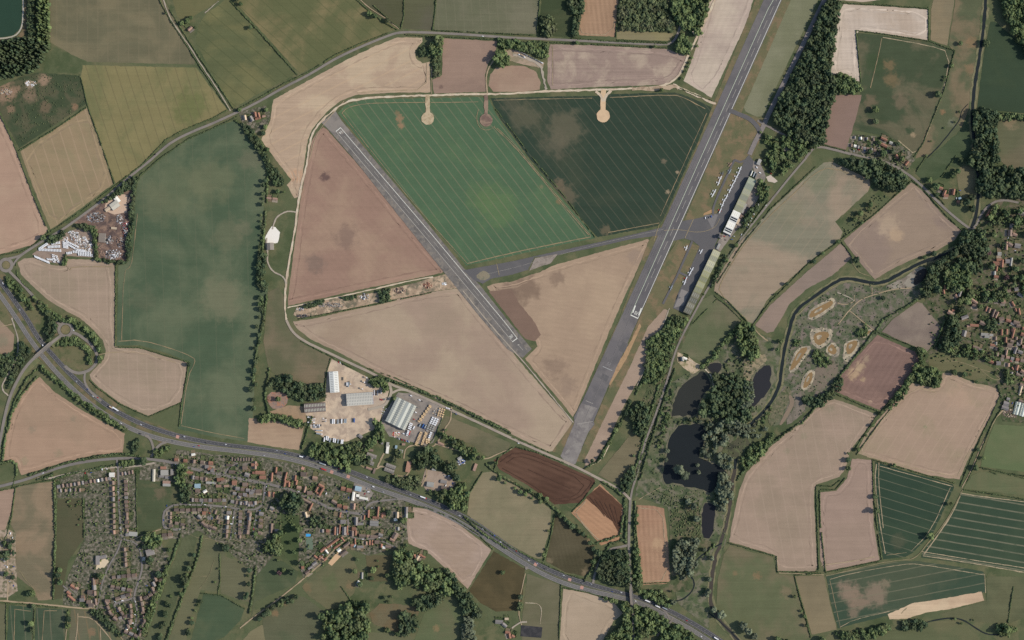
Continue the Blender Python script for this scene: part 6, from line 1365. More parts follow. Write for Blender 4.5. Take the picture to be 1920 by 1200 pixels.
W("woodland", [(345,868),(352,880),(346,912),(335,910),(330,890),(332,872)], 4.2, 'leaf', False, .9, .9, "trees beside the village farm")
W("woodland", [(342,905),(358,910),(356,945),(346,945),(338,920)], 3.6, 'dark', False, .9, 1, "dark tree belt beside the green paddock")
W("woodland", [(262,1006),(280,1000),(305,1002),(306,1022),(284,1026),(270,1016)], 4.6, 'leaf', False, 1, .95, "trees around the school grounds")
W("woodland", [(640,842),(660,840),(700,858),(690,872),(664,872),(648,862)], 3.8, 'dark', False, .6, .9, "loose trees among the huts")
W("woodland", [(820,70),(828,70),(829,100),(810,104),(808,78)], 4.6, 'leaf', False, 1.2, 1, "tree clump at the thin track's head"); W("woodland", [(811,105),(826,103),(826,144),(812,145)], 2.6, 'scrub', False, 1, .7, "narrow overgrown strip beside the square field")
W("woodland", [(786,96),(800,90),(808,100),(802,108),(788,106)], 3.4, 'dark', False, 1.1, .8, "dark pit of bushes in the stubble")
W("woodland", [(930,100),(945,96),(956,106),(950,124),(934,126),(928,114)], 4.4, 'leaf', False, 1.1, 1, "round clump at the half-round field"); W("woodland", [(934,74),(960,76),(1028,80),(1026,110),(1010,106),(980,96),(938,88)], 3.4, 'leaf', False, 1.1, .9, "triangular plantation behind the trailers")
W("woodland", [(1014,34),(1040,32),(1044,60),(1030,72),(1012,66)], 4.2, 'scrub', False, 1.1, .9, "olive copse north of the road"); W("woodland", [(1058,-20),(1098,-20),(1094,20),(1084,50),(1082,70),(1070,68),(1074,30)], 4.0, 'dark', False, .9, .9, "tree belt beside the striped field")
W("woodland", [(160,424),(182,430),(184,488),(178,486),(176,440)], 2.8, 'leaf', False, 1, .9, "hedge-like belt between caravan and scrap yards"); W("woodland", [(146,418),(178,424),(182,436),(160,432),(144,426)], 2.8, 'dark', False, 1, .9, "bushes at the top of the caravan heap"); W("woodland", [(235,340),(256,330),(262,335),(250,350),(230,362),(206,374),(190,385),(186,382),(210,364)], 2.8, 'dark', False, 1, .9, "roadside trees of the scrap yard"); W("woodland", [(120,478),(126,474),(126,496),(118,498)], 2.4, 'leaf', False, 1, .8, "hedge corner of the caravan yard"); W("woodland", [(88,452),(102,444),(120,432),(124,440),(112,450),(96,456)], 2.8, 'dark', False, 1, .9, "trees at the caravan yard gate"); W("woodland", [(182,484),(240,490),(238,496),(182,492)], 2.6, 'dark', False, .9, .8, "southern bushes of the scrap yard")
W("woodland", [(250,345),(256,350),(247,470),(240,494),(236,480),(242,420)], 2.8, 'dark', False, 1, .9, "eastern tree screen of the scrap yard")
W("woodland", [(560,575),(608,562),(606,570),(580,578)], 2.4, 'dark', False, 1, .7, "bushes at the rubble strip's west end"); W("woodland", [(710,545),(730,540),(732,564),(712,568)], 3.0, 'dark', False, 1.1, .8, "dark bushes in the middle of the rubble strip"); W("woodland", [(640,558),(668,552),(670,558),(650,564)], 2.2, 'dark', False, 1, .7, "thin bushes along the rubble track")
W("woodland", [(1424,340),(1436,346),(1440,372),(1428,382),(1418,366)], 4.6, 'leaf', False, 1.1, 1, "bright clump behind the northern hangars"); W("woodland", [(1395,400),(1408,392),(1420,382),(1420,396),(1402,416),(1392,430),(1390,412)], 3.4, 'dark', False, .9, .9, "dark bushes behind the white hangars"); W("woodland", [(1358,478),(1364,480),(1350,512),(1336,540),(1332,536),(1346,505)], 2.4, 'dark', False, .9, .8, "bushes behind the cream hangars")
W("woodland", [(1425,245),(1445,258),(1462,268),(1455,280),(1438,272),(1426,262)], 3.4, 'leaf', False, .7, .8, "bushes around the round tank")
W("woodland", [(1688,1168),(1720,1160),(1740,1170),(1730,1180),(1690,1182)], 3.2, 'dark', False, .9, .8, "bushes at the stripped soil strip"); W("woodland", [(1565,1186),(1640,1176),(1664,1168),(1672,1180),(1640,1196),(1580,1200)], 4.2, 'leaf', False, .7, .8, "stream-side trees at the south edge"); W("woodland", [(1868,1172),(1890,1168),(1906,1180),(1890,1192),(1870,1186)], 3.8, 'leaf', False, 1, .9, "trees in the south-east corner")
W("woodland", [(1380,612),(1395,602),(1365,640),(1340,672),(1320,690),(1312,690),(1340,660)], 3.2, 'leaf', False, .9, .8, "hedge of trees along the paddock's south side")
W("woodland", [(0,1010),(26,1012),(28,1045),(10,1050),(0,1040)], 4.2, 'dark', False, .6, .9, "dark trees inside the caravan site")
W("woodland", [(238,1150+48),(262,1190),(264,1212),(238,1212)], 3.0, 'leaf', False, .6, .8, "trees at the end of the crescent"); W("woodland", [(168,1140),(190,1146),(208,1164),(232,1190),(224,1192),(196,1168),(172,1148)], 3.0, 'dark', False, 1, .9, "tree belt behind the crescent")
W("woodland", [(262,1176),(284,1130),(300,1090),(312,1060),(318,1064),(302,1110),(284,1156),(270,1196)], 2.8, 'leaf', False, .9, .9, "overgrown edge of the western village")
W("woodland", [(1790,480),(1812,482),(1846,492),(1842,508),(1816,512),(1795,500)], 5, 'dark', False, .8, 1.1, "large trees around the cross-shaped house")
W("woodland", [(1868,386),(1940,392),(1940,430),(1905,428),(1880,418),(1850,424),(1842,410)], 4.8, 'leaf', False, .42, 1, "garden trees north of the village street"); W("woodland", [(1800,545),(1850,530),(1892,540),(1890,562),(1850,566),(1830,556),(1812,575),(1795,565)], 4.6, 'leaf', False, .5, .9, "garden trees in the heart of the eastern village"); W("woodland", [(1896,512),(1940,510),(1940,560),(1916,552),(1898,540)], 4.4, 'leaf', False, .4, 1, "garden trees by the curving drive"); W("woodland", [(1770,650),(1840,655),(1872,664),(1868,672),(1830,672),(1780,666)], 3.4, 'leaf', False, .55, .9, "trees on the village green's north side"); W("woodland", [(1884,690),(1900,702),(1896,722),(1882,716)], 3.6, 'leaf', False, .9, .9, "trees at the corner of the village green")
W("thicket", [(1240,770),(1262,715),(1258,790),(1248,826),(1236,850),(1230,820)], 2.6, 'leaf', False, .35, .8, "loose bushes west of the dark lake"); W("thicket", [(1260,792),(1310,784),(1330,788),(1312,792),(1275,796)], 2.4, 'scrub', False, .6, .7, "bushy bank between pond and lake"); W("thicket", [(1350,690),(1400,640),(1420,690),(1400,705),(1360,702)], 2.2, 'scrub', False, .22, .7, "scattered bushes in the damp meadow"); W("thicket", [(1520,662),(1535,655),(1548,668),(1560,682),(1545,692),(1528,682)], 2.8, 'leaf', False, .8, .7, "bushes between the long and oval brown pools"); W("thicket", [(1600,622),(1628,612),(1622,634),(1608,634)], 2.6, 'leaf', False, .8, .7, "bushes above the brown pool with a round islet"); W("thicket", [(1486,640),(1500,636),(1498,648),(1486,652)], 2.6, 'leaf', False, .8, .7, "bush clump by the river north of the long brown pool")
scatter("undergrowth", [(1255,720),(1300,690),(1350,690),(1420,690),(1440,790),(1380,880),(1360,1010),(1310,1000),(1262,940),(1215,930),(1225,820)], 520, 1.1, 'scrub', "reeds and low scrub around the ponds")
scatter("undergrowth", [(1215,930),(1310,930),(1320,1010),(1262,1005),(1255,950)], 420, 1.2, 'scrub', "low scrub beside the square pond"); scatter("undergrowth", [(1190,800),(1240,660),(1262,660),(1225,810),(1195,890)], 320, 1.1, 'scrub', "low scrub beside the lane")
scatter("undergrowth", [(1490,600),(1560,540),(1690,525),(1720,560),(1640,620),(1575,700),(1500,780),(1450,795),(1470,700)], 520, 1.0, 'scrub', "tussocks in the pool reserve"); scatter("undergrowth", [(0,165),(60,140),(150,140),(160,195),(40,275)], 420, .8, 'scrub', "weeds in the rough field"); scatter("undergrowth", [(1580,418),(1630,372),(1690,335),(1640,400),(1582,446)], 120, 1.2, 'scrub', "bushes in the wedge of rough grass")
for poly, n, lk in (([(108,905),(252,882),(256,1000),(300,1020),(300,1120),(262,1200),(185,1142),(120,1130),(158,1010)], 600, "garden shrubs of the western village"), ([(300,850),(480,858),(640,905),(760,940),(760,1010),(690,1040),(655,1030),(570,1085),(560,965),(515,1030),(480,1078),(372,995),(310,1005),(350,910)], 1100, "garden shrubs of the main village"), ([(1740,570),(1840,400),(1940,380),(1940,780),(1880,780),(1870,720),(1800,690),(1745,680)], 800, "garden shrubs of the eastern village"), ([(1598,255),(1700,282),(1705,320),(1600,288)], 90, "garden shrubs of the hamlet")):
    scatter("garden_shrubs", poly, n, 1.35, 'leaf', lk, rvar=.6, sq=1.25)
# ------------------------------------------------------------------ single trees and counted rows
for x, y, r in ((693,26,5),(703,31,4.5),(726,39,4.5),(352,40,5),(342,44,4),(358,34,4.5),(366,52,3),(312,25,3),(1100,88,0),(1082,81,3.5),(1228,88,3.5),(1800,82,4.5),(1847,82,6.5),(1757,178,6.5),(1783,124,4),(1772,144,3),(1770,150,2.8),(1798,210,2.5),(1790,229,2.8),(1770,240,2),(1745,265,2.5),(1736,292,3),
 (1640,206,6.5),(1641,228,5.5),(1590,850,3),(1589,862,5),(1590,878,4.5),(1640,931,4.5),(1642,956,5.5),(1743,1004,6.5),(1782,944,3.5),(1676,872,3.5),(1843,858,3.5),(1833,843,3.5),(1828,877,5.5),(1604,487,5.5),(1612,500,2.5),(1570,453,4),(1542,475,3.5),(1526,490,4),(1475,532,3.5),(1454,552,2.5),(1750,476,5.5),(1733,483,3.5),(1700,495,0),
 (1655,559,4),(1622,608,3),(1655,658,0),(1722,656,5),(1560,736,4),(1554,740,4.5),(1545,628,0),(1496,640,3),(1464,640,4),(1456,655,3.5),(1232,639,3.2),(1208,685,3.5),(1193,727,4),(1180,752,4.5),(1172,775,5),(1162,796,5),(1154,806,4.5),(1142,830,4.5),(1132,846,4),(1128,858,3.5),(1110,864,4),(1188,854,3),(1250,845,5),(1248,862,4),(1272,880,9),(1284,890,8),(1307,872,4),(1309,885,4),(1313,790,4),(1294,786,3.5),
 (1290,940,6),(1300,948,6),(1306,972,5.5),(1268,1066,5),(1260,1108,3),(1330,1085,5),(1328,1108,5.5),(1325,1115,4.5),(1338,1142,5.5),(1352,1152,7.5),(1393,1172,7),(1402,1182,6.5),(1414,1192,6.5),(1320,1030,4),(1334,1046,4.5),(1490,1118,3.5),(1502,1145,3),(1508,1155,4),(1512,1172,3.5),(1650,1178,6.5),(1660,1172,4),(1634,1184,4),(1886,1178,7),(1790,1160,3),(1802,1168,3),(1824,1162,2.5),(1680,1182,0),(1458,1198,6),(1475,1202,5),(1540,1198,6),
 (423,1026,8),(348,1086,8.5),(62,1112,5.5),(130,1160,5),(128,1172,5),(60,1168,5),(62,1180,4.5),(64,1136,4.5),(128,1148,3),(410,1066,2.5),(404,1091,3),(355,683,4),(270,864,7.5),(498,955,0),(550,985,5),(560,990,7),(545,1017,3.5),(562,1012,5),(552,1034,4),(565,1055,5),(572,1030,4),(556,1118,4.5),(548,1126,4.5),(540,1128,4),
 (670,1048,4),(665,1070,5),(675,1095,5),(700,1068,6),(698,1084,4),(709,1062,2.5),(708,1051,2.5),(726,1078,3.5),(757,975,6.5),(729,960,5),(618,1062,0),(640,1170,6),(524,1073,5),(532,1068,4),(522,1050,3),(548,1072,5.5),(735,1118,3),(722,1120,3.5),(728,1128,3),(726,1180,5),(745,1188,4.5),(778,1052,5),(790,1056,4),(945,1072,3),(942,1073,4),(976,1118,5.5),(975,1132,5),(974,1140,5),(1122,1035,6),(1112,1052,5),
 (1020,1040,4),(1025,1030,3),(1028,995,3),(1035,982,3),(1095,905,0),(544,710,7),(540,715,5),(592,733,6),(522,748,5),(712,716,4),(722,720,4),(728,712,4.5),(740,747,3.5),(836,806,3),(888,854,6),(905,858,4),(930,868,3.5),(868,838,5),(852,828,4.5),(716,800,0),(1088,660,0),(521,359,4),(533,360,3),(516,343,4.5),(518,385,0),(1262,1128,5),(745,62,0),(1307,87,3),(1297,109,3),(1293,117,3),(1290,125,3),(1286,134,3.2),(1280,147,3.2),(1240,169,3.5),
 (1455,262,3.5),(1468,274,4.5),(1450,288,5),(1466,296,5),(1445,268,3),(1478,288,5.5),(1452,310,4.5),(1438,292,4),(1362,488,4),(1380,460,4),(1318,552,3),(1352,505,2.5),(1405,405,4),(1398,420,3.5),(1385,430,3),(1810,380,7),(1822,392,6),(1752,350,7),(1742,338,5),(1755,366,4),(1785,328,6),(1795,322,5),(1800,300,5),(1820,370,6),(1838,440,6),(1862,440,5),(1850,475,6.5),(1858,500,6),(1866,478,0),(1902,505,6),(1886,520,5),(1935,520,5),(1916,490,5),(1928,440,6),(1880,460,5),(1846,560,4),(1802,580,7),(1836,575,5),(1815,650,5),(1875,655,5),(1806,660,4),(1852,675,4),(1788,698,5.5),(1808,702,5),(1818,702,3.5),(1868,698,3.5),(1830,715,3.5),
 (1630,285,5),(1655,288,6),(1672,284,4.5),(1690,298,5),(1648,268,4),(1683,270,4),(1622,255,2.5),(1618,310,4.5),(1631,384,4.5),(1628,393,3.5),(1612,400,5),(1615,418,3.5),(1602,412,4.5),(1595,315,3),
 (98,445,5),(82,446,5),(470,52,4),(452,8,4),(444,0,4),(500,206,4),(498,238,4),(476,240,0),(450,206,4),(470,222,3),(494,250,4.5),(502,280,4),(490,210,0),(20,1025,4),(10,1018,4),(12,1075,5),(25,1082,4),(55,1112,5),(110,1078,6),(113,1068,5),(114,1090,5),(110,1030,0),(190,1080,6.5),(186,1028,0),(284,1048,6),(272,1024,5),(280,1052,5.5),(318,1030,4.5),(298,1076,6),(316,1048,3.5),(480,1000,4)):
    if r: tree(x, y, r, 'pale' if (1230 < x < 1440 and 780 < y < 1200) or (x, y) in ((1390,878),) else ('copper' if (x, y) in ((1850,475),(1886,520),(524,1073)) else ('dark' if (x + y) % 3 == 0 else 'leaf')))
TR = tree_row
TR(497,330,488,470,11,3.6,'dark',1.5); TR(488,548,474,770,16,4.6,'dark',3.0); TR(320,1115,300,1200,9,4.4,'dark',2); TR(366,1035,338,1120,7,4.2,'dark',1.5); TR(378,1120,348,1195,7,4,'dark',1.5); TR(470,1062,462,1130,5,4,'dark',1.5)
TR(540,1118,486,1160,9,4.6,'dark',2); TR(990,916,1030,940,3,4,'leaf',1); TR(1048,962,1090,1000,6,4.5,'dark',1.5); TR(1092,998,1116,1030,4,4.2,'dark',1.5); TR(930,895,1020,944,7,4,'leaf',1.5); TR(1008,1090,1040,1080,0,4) if 0 else None
TR(1195,960,1190,1020,5,3.4,'leaf',1); TR(1030,1112,1140,1140,0,4) if 0 else None; TR(1130,1120,1160,1128,3,4.4,'leaf',1); TR(1666,758,1722,690,8,4.6,'leaf',2); TR(1660,758,1605,848,4,3.4,'leaf',1)
flush_trees()
# ------------------------------------------------------------------ houses (centre, ridge length, depth, ridge angle, roof)
def HS(codes_storeys, *rows):
    for r in rows: house(r[0], r[1], r[2], r[3], r[4] if len(r) > 4 and not isinstance(r[4], str) else 0, r[-1], codes_storeys)
HR = house_row
# western village
HR(111,912,206,897,14,6,6,"gbdbgbgdbbwgb"); HR(212,905,214,998,10,7,5.5,"bpbgbbdb",88); HR(237,902,239,1002,14,6.5,6,"bdbbgbbdb",88); HR(229,888,248,885,4,5,6,"bgdb")
HR(114,920,150,918,5,6,4,"gbgdb",88,1); HS(2,(211,890,10,8,0,'w'))
HS(1,(134,1121,17,5,40,'o'),(129,1112,8,6,40,'o'),(137,1100,10,6,35,'o'),(144,1103,8,6,35,'p')); HS(2,(155,1124,7,9,88,'g'),(156,1119,6,6,0,'b'),(168,1128,9,6,0,'b'),(172,1134,10,6,0,'d'),(176,1090,14,6,86,'b'),(177,1101,9,7,86,'g'),(170,1110,9,8,0,'d'),(178,1112,8,6,86,'b'),(180,1128,12,4,84,'b'))
HR(200,1130,206,1148,3,8,6,"bdb",62); HR(209,1151,217,1160,2,9,6,"db",38); HR(224,1142,229,1150,2,9,6,"bd",60); HR(226,1158,234,1156,2,9,5,"gd",-20); HR(245,1136,246,1146,2,9,6,"bd",80); HR(246,1155,245,1164,2,8,6,"bb",86); HR(243,1166,240,1174,2,9,6,"bd",75)
HR(264,1122,268,1142,3,9,6,"bdb",78); HR(269,1148,271,1164,3,8,6,"bbd",88); HR(268,1170,264,1186,2,9,6,"db",105); HR(237,1184,256,1192,3,9,6,"bgd",25); HS(2,(239,1176,9,4,105,'w'),(222,1122,9,6,-15,'b'),(232,1118,8,6,-15,'g'),(241,1115,8,6,-15,'d'),(202,1126,8,5,0,'b'))
HR(292,1086,286,1104,3,8,6,"bgb",65); HR(274,1120,292,1110,3,8,6,"dbb",-25); HS(2,(303,1088,8,7,-30,'p'),(301,1094,5,5,0,'w'))
HR(214,1082,252,1078,5,8,6,"bgdbb"); HR(212,1100,243,1106,4,8,6,"bdgb"); HR(234,1030,236,1058,4,8,6,"bdbb",88); HR(200,1062,204,1042,0,8,6,"b") if 0 else None
# main village, estate and south side of the street
HR(332,956,386,955,6,8,5.5,"ddbdbd"); HR(320,962,320,986,4,6,5,"bbbd",88); HR(332,981,343,983,2,7,5,"bd"); HR(309,1003,320,1002,2,9,6,"db"); HR(375,969,381,981,2,8,6,"gb",45); HR(388,986,403,990,3,8,6,"bdb",30); HR(404,960,410,978,3,7,5,"bbd",-70); HS(2,(383,962,6,6,0,'o'),(430,961,8,6,0,'g'))
HR(427,970,425,1004,5,8,6,"wbgbb",97); HR(451,963,450,1006,7,7.5,6,"bbgbdbb",92); HR(469,964,465,998,5,8,6,"bgbdb",95); HR(361,937,421,938,8,7,6,"gbgbgbdg"); HR(436,940,474,947,6,7,6,"gdgbgg",8)
HR(362,895,386,898,4,8,6,"gbbb"); HS(2,(414,899,6,12,88,'o'),(420,901,9,5,0,'b'),(440,905,8,8,0,'o'),(460,908,9,7,0,'b'),(352,885,9,5,0,'o'),(357,886,3,9,88,'o')); HS(1,(371,911,11,8,0,'u'),(371,920,8,6,0,'b'),(396,905,18,4,2,'l'),(410,911,5,9,88,'p'),(425,911,4,9,88,'p'))
HR(446,916,475,921,4,7,6,"gbgg",8); HR(440,925,462,929,3,7,5,"gdb"); HS(2,(457,926,4,9,88,'o'),(449,931,6,6,45,'g'),(385,921,7,5,-30,'w'))
HR(332,862,396,868,5,7,6,"oobbo",5); HR(388,875,399,881,3,6,7,"gog",88); HR(435,861,472,861,8,5.5,6,"d"); HS(2,(460,877,6,9,88,'b'),(464,890,9,7,20,'g'),(478,871,5,12,88,'o'),(479,886,4,10,88,'o')); HS(1,(435,885,11,6,3,'d'),(363,852,4,7,80,'w'),(430,872,10,4,0,'d'))
# main street, north side and old village
HS(2,(479,872,14,5,92,'p'),(488,886,17,6,2,'o'),(493,895,11,6,0,'o'),(510,894,16,4,95,'o'),(518,881,11,4,95,'o'),(524,887,9,6,0,'d'),(536,893,16,3.5,105,'o'),(534,906,12,4,100,'o'),(542,908,9,4,92,'o'),(539,903,8,4,0,'o'),(554,896,10,4,95,'o'),(556,904,9,4,100,'o'),(570,889,11,8,0,'d'),(591,896,9,6,10,'p'),(603,911,11,5,30,'o'),(603,921,17,4.5,-60,'o'),(594,917,10,4,-65,'o'),(598,926,9,4,30,'o'),(561,914,8,6,10,'p'),(572,917,11,4,-75,'p'),(581,924,9,7,0,'b'),
 (644,916,8,7,10,'o'),(655,919,9,7,10,'o'),(627,941,10,6,30,'b'),(637,948,8,6,5,'o'),(648,951,8,6,5,'o'),(664,949,11,5,95,'p'),(583,950,15,3.5,-65,'o'),(575,939,18,4,28,'b'),(574,965,10,5,75,'s'),(578,968,6,6,0,'s'),(638,965,9,3.5,-80,'o'),(472,923,8,7,0,'g'),(485,921,10,7,0,'b'),(504,926,9,5,88,'o'),(513,927,9,4,92,'o'),(460,927,7,6,0,'g'))
HR(462,943,478,943,3,6,6,"gbg",88); HR(468,969,464,997,4,7,6,"gbbb"); HR(491,963,488,999,4,7.5,6,"gbbb",10); HS(1,(509,990,17,5,93,'b'),(510,953,8,6,30,'g'),(468,961,8,6,20,'b'),(520,995,8,6,0,'g'))
HS(2,(615,995,6,6,0,'o'),(605,995,5,6,0,'g'),(628,995,15,4,93,'o'),(633,996,14,2.5,93,'l'),(637,992,16,3,95,'o'),(646,995,15,8,92,'g'),(651,992,13,3,95,'o'),(648,1001,12,3,0,'o'),(644,978,10,7,0,'g'),(668,977,15,6,90,'g'),(664,991,7,6,0,'o'),(661,1000,10,5,92,'b'),(667,999,9,3.5,92,'o'),(680,1004,12,5,5,'b'),(691,963,14,4,92,'o'),(709,959,19,3.5,95,'o'),(705,970,11,4,0,'o'),(716,966,8,4,92,'o'),(720,964,6,6,0,'o'),(683,970,8,3,95,'o'),(745,965,11,6,92,'s'),(742,974,6,5,0,'w'),(762,956,12,6,92,'g'),(762,966,9,5,92,'l'),(747,991,6,4,90,'l'),(702,1006,14,5,3,'b'),(691,1005,6,5,0,'p'),(714,1003,8,6,20,'g'),(741,1004,11,9,-60,'b'),(736,1012,9,5,25,'p'),
 (693,1017,9,3.5,92,'o'),(698,1017,9,3.5,92,'o'),(666,1015,11,3,88,'o'),(661,1022,6,5,0,'o'),(676,1025,12,4.5,0,'g'),(680,1025,6,5,0,'o'),(687,1018,6,4,88,'p'),(707,1016,8,6,0,'b'),(715,1023,7,5,92,'o'),(728,1025,10,5,10,'b'),(720,1026,5,5,0,'w'),(650,1021,13,5,-38,'b'),(677,982,4,10,88,'g'),(665,1023,5,3,-60,'u'))
HS(1,(624,1018,28,4,-37,'o'),(632,1024,14,3.5,-37,'o'),(643,1011,10,3,52,'o'),(606,1030,12,5,-40,'o'),(601,1045,10,4,-40,'o'),(603,1046,10,4,40,'p'),(610,1048,6,5,-40,'o'),(590,1056,10,5,-35,'g'),(582,1064,9,4,-35,'g'),(577,1072,10,6,-35,'b'),(568,1064,5,5,0,'o'),(644,1036,13,5,-38,'d'),(636,1031,7,6,-38,'w'),(679,1079,12,4,92,'l'),(673,1092,6,6,30,'w'),(613,1034,8,3,52,'w'),(592,1044,7,4,40,'o'))
HS(2,(778,1043,7,5,60,'o'),(783,1045,9,6,-60,'s'),(789,1041,6,4,20,'o'),(795,1044,6,3,20,'o'))
# eastern village
HS(2,(1893,437,12,8,92,'b'),(1902,440,8,5,20,'p'),(1886,461,15,5,92,'p'),(1893,459,9,7,30,'b'),(1907,461,11,8,10,'g'),(1867,494,11,7,0,'o'),(1878,494,14,5,95,'o'),(1873,487,10,4,0,'o'),(1868,504,9,4,100,'o'),(1867,519,8,5,10,'o'),(1864,512,5,7,0,'l'),(1888,490,8,7,0,'g'),(1895,491,15,4,97,'l'),(1873,476,7,6,0,'l'),(1897,423,8,7,0,'g'),(1772,539,8,5,90,'o'),(1769,547,8,4,80,'o'),(1799,550,12,5,110,'g'),(1793,555,6,5,40,'p'),(1826,565,13,5,35,'p'),(1820,566,8,4,-60,'p'),(1828,573,12,4,15,'b'),(1780,586,8,7,30,'p'),(1787,582,5,4,0,'o'),(1808,595,13,6,-20,'g'),(1826,610,16,4.5,3,'o'),(1816,611,7,4,-10,'p'),(1841,606,10,7,25,'b'),(1807,625,11,8,105,'g'),(1790,626,6,4,92,'s'),(1795,626,7,3.5,110,'w'),
 (1849,579,9,3,110,'o'),(1855,582,9,3,110,'p'),(1862,587,15,3.5,110,'b'),(1868,590,12,4,115,'p'),(1877,598,9,7,-10,'b'),(1890,601,9,5,15,'o'),(1905,605,11,7,15,'b'),(1899,570,9,4,60,'o'),(1910,584,12,4,80,'o'),(1904,581,6,4,70,'o'),(1912,553,12,6,30,'g'),(1877,623,11,4,92,'o'),(1887,622,10,3,92,'o'),(1899,625,18,3.5,105,'o'),(1885,637,10,4,92,'o'),(1892,647,9,7,5,'b'),(1787,644,10,7,5,'b'),(1829,652,12,6,15,'b'),(1838,656,7,4,10,'g'),(1861,647,9,4,5,'o'),(1903,657,12,5,110,'g'),(1886,661,10,4,100,'p'),(1917,627,7,6,20,'o'),(1913,640,10,5,100,'b'),(1855,677,14,5,28,'o'),(1871,681,8,7,0,'g'),(1906,689,10,5,105,'o'),(1898,691,6,3,60,'o'),(1917,697,9,6,30,'p'),(1912,660,9,6,20,'g'))
HS(1,(1846,627,14,5,3,'l'),(1850,631,9,5,3,'l'),(1858,628,7,4,3,'l'),(1913,731,20,4,105,'s'),(1886,757,10,9,15,'g'),(1884,765,13,7,15,'g'),(1890,748,6,5,10,'g'),(1916,722,8,5,20,'b'),(1914,752,9,5,20,'b'))
HS(2,(1852,400,15,3.5,-58,'o'),(1914,400,10,7,20,'g'),(1770,362,11,5,-70,'o'),(1763,353,8,5,20,'o'),(1773,367,8,5,0,'o'),(1787,360,11,5,100,'o'),(1796,378,5,4,0,'o'),(1799,372,5,4,-20,'u'),(1902,343,6,5,30,'o'))
xh = make_house(1830,500,18,5,45,'g',2,1,None,"grey cross-shaped house standing alone on a lawn"); 
gable_parts(xh, 18*S, 5*S, 5.0, 7.2, M['roof_g'], M['brick'], .3, 0, None, "roof"); xh.children[-1].rotation_euler = xh.children[-2].rotation_euler = (0, 0, math.pi/2)
xh.children[-1].location.z = xh.children[-2].location.z = -.06
HR(1866,634,1869,664,4,6,5,"bgpb",95); HR(1880,668,1916,676,5,6,5,"bpgob",10); HR(1898,606,1920,616,3,7,5,"gbo",15); HR(1897,640,1920,650,3,7,5,"bgp",15); HR(1908,702,1920,712,2,7,5,"bo",25); HR(1856,560,1880,566,3,7,5,"gbp",10); HR(1890,545,1920,540,3,7,6,"bgb"); HR(1898,618,1905,634,2,6,5,"ob",95); HR(1890,684,1896,700,2,6,5,"pg",95)
# hamlets
HR(1596,273,1640,282,8,6,5,"bwgbgbgb",12); HR(1602,258,1637,262,4,5,4,"gwgb",88,1); HS(2,(1651,270,12,4.5,25,'o'),(1658,273,9,5,25,'o'),(1657,261,12,4,25,'o'),(1670,268,6,5,20,'l'),(1681,294,8,5,60,'o'),(1690,297,7,5,30,'o'),(1700,306,9,4,-50,'o'),(1598,301,7,4,20,'b'))
HS(2,(460,221,9,5,80,'s'),(472,223,10,6,60,'g'),(479,215,9,5,80,'o'),(486,217,11,4,75,'o'),(484,222,10,4,-15,'o'),(495,218,6,4,-15,'p'),(357,54,9,5,-40,'p'),(1279,673,8,5,80,'l'),(1284,672,8,4,20,'w'))
HS(1,(936,1166,14,7,5,'g'),(952,1186,9,5,10,'o'),(955,1192,9,6,80,'o'),(962,1193,6,5,30,'o'),(946,1172,9,6,40,'g'),(950,1160,7,4,0,'s'),(505,371+1,9,3.5,8,'p'),(516,373,9,4,8,'p'))
# garden plots, boundary hedges and little sheds behind every house
def gardens():
    rr = random.Random(11); b = MB(); it = []; cols = [(84,98,62),(66,82,52),(120,108,82),(160,148,134),(98,100,68),(134,126,118)]; k = 0
    for a, kw in HQ:
        px, py, L, W, ang = (list(a) + [0])[:5]
        L, W = L * S, W * S
        if W > L: L, W, ang = W, L, ang + 90
        if L > 18 or isinstance(ang, str): continue
        m = Matrix.Translation(P(px, py) + (0,)) @ Matrix.Rotation(math.radians(-ang), 4, 'Z')
        for sd in (-1, 1):
            D = rr.uniform(6, 15) if sd > 0 else rr.uniform(4, 8); hw = L * .5 + .8
            y0, y1 = sd * (W / 2 + .3), sd * (W / 2 + D); c = rr.choice((0, 1, 2, 4)) if sd > 0 else rr.choice((0, 2, 3, 5)); k += 1
            z = .47 + (k % 40) * .0016
            q = [(-hw, y0, z), (hw, y0, z), (hw, y1, z), (-hw, y1, z)]
            b.add(q if sd > 0 else q[::-1], [(0, 1, 2, 3)], c, m)
            if sd > 0:
                for t in range(int(D / 1.3)):
                    for e in (-1, 1):
                        if rr.random() < .72:
                            p = m @ Vector((e * hw, y0 + t * 1.3, 0)); h = rr.uniform(.5, 1.1); it.append((rr.randrange(6), p.x, p.y, h, rr.uniform(.6, 1.2), h * 1.2, rr.uniform(0, 6), rr.random()))
                for t in range(int(2 * hw / 1.4)):
                    if rr.random() < .6:
                        p = m @ Vector((-hw + t * 1.4, y1, 0)); h = rr.uniform(.6, 1.6); it.append((rr.randrange(6), p.x, p.y, h, rr.uniform(.7, 1.6), h * 1.3, rr.uniform(0, 6), rr.random()))
    g = b.build("garden_plots", [ground_mat("garden_plot_%d" % i, [c, tuple(int(v * .86) for v in c)], .3, .25) for i, c in enumerate(cols)]); note(g, None, "lawns, beds and patios behind the village houses", 560, 950, None, 'structure')
    v, f, t = merge_instances(it, BUSH); o = link("garden_hedges", mesh_np("garden_hedges", v, f, M['hedge'], False, None, {"tint": t})); note(o, 'hedges', "clipped hedges and shrubs round the village gardens", 560, 950, None, 'stuff')
gardens(); flush_houses()
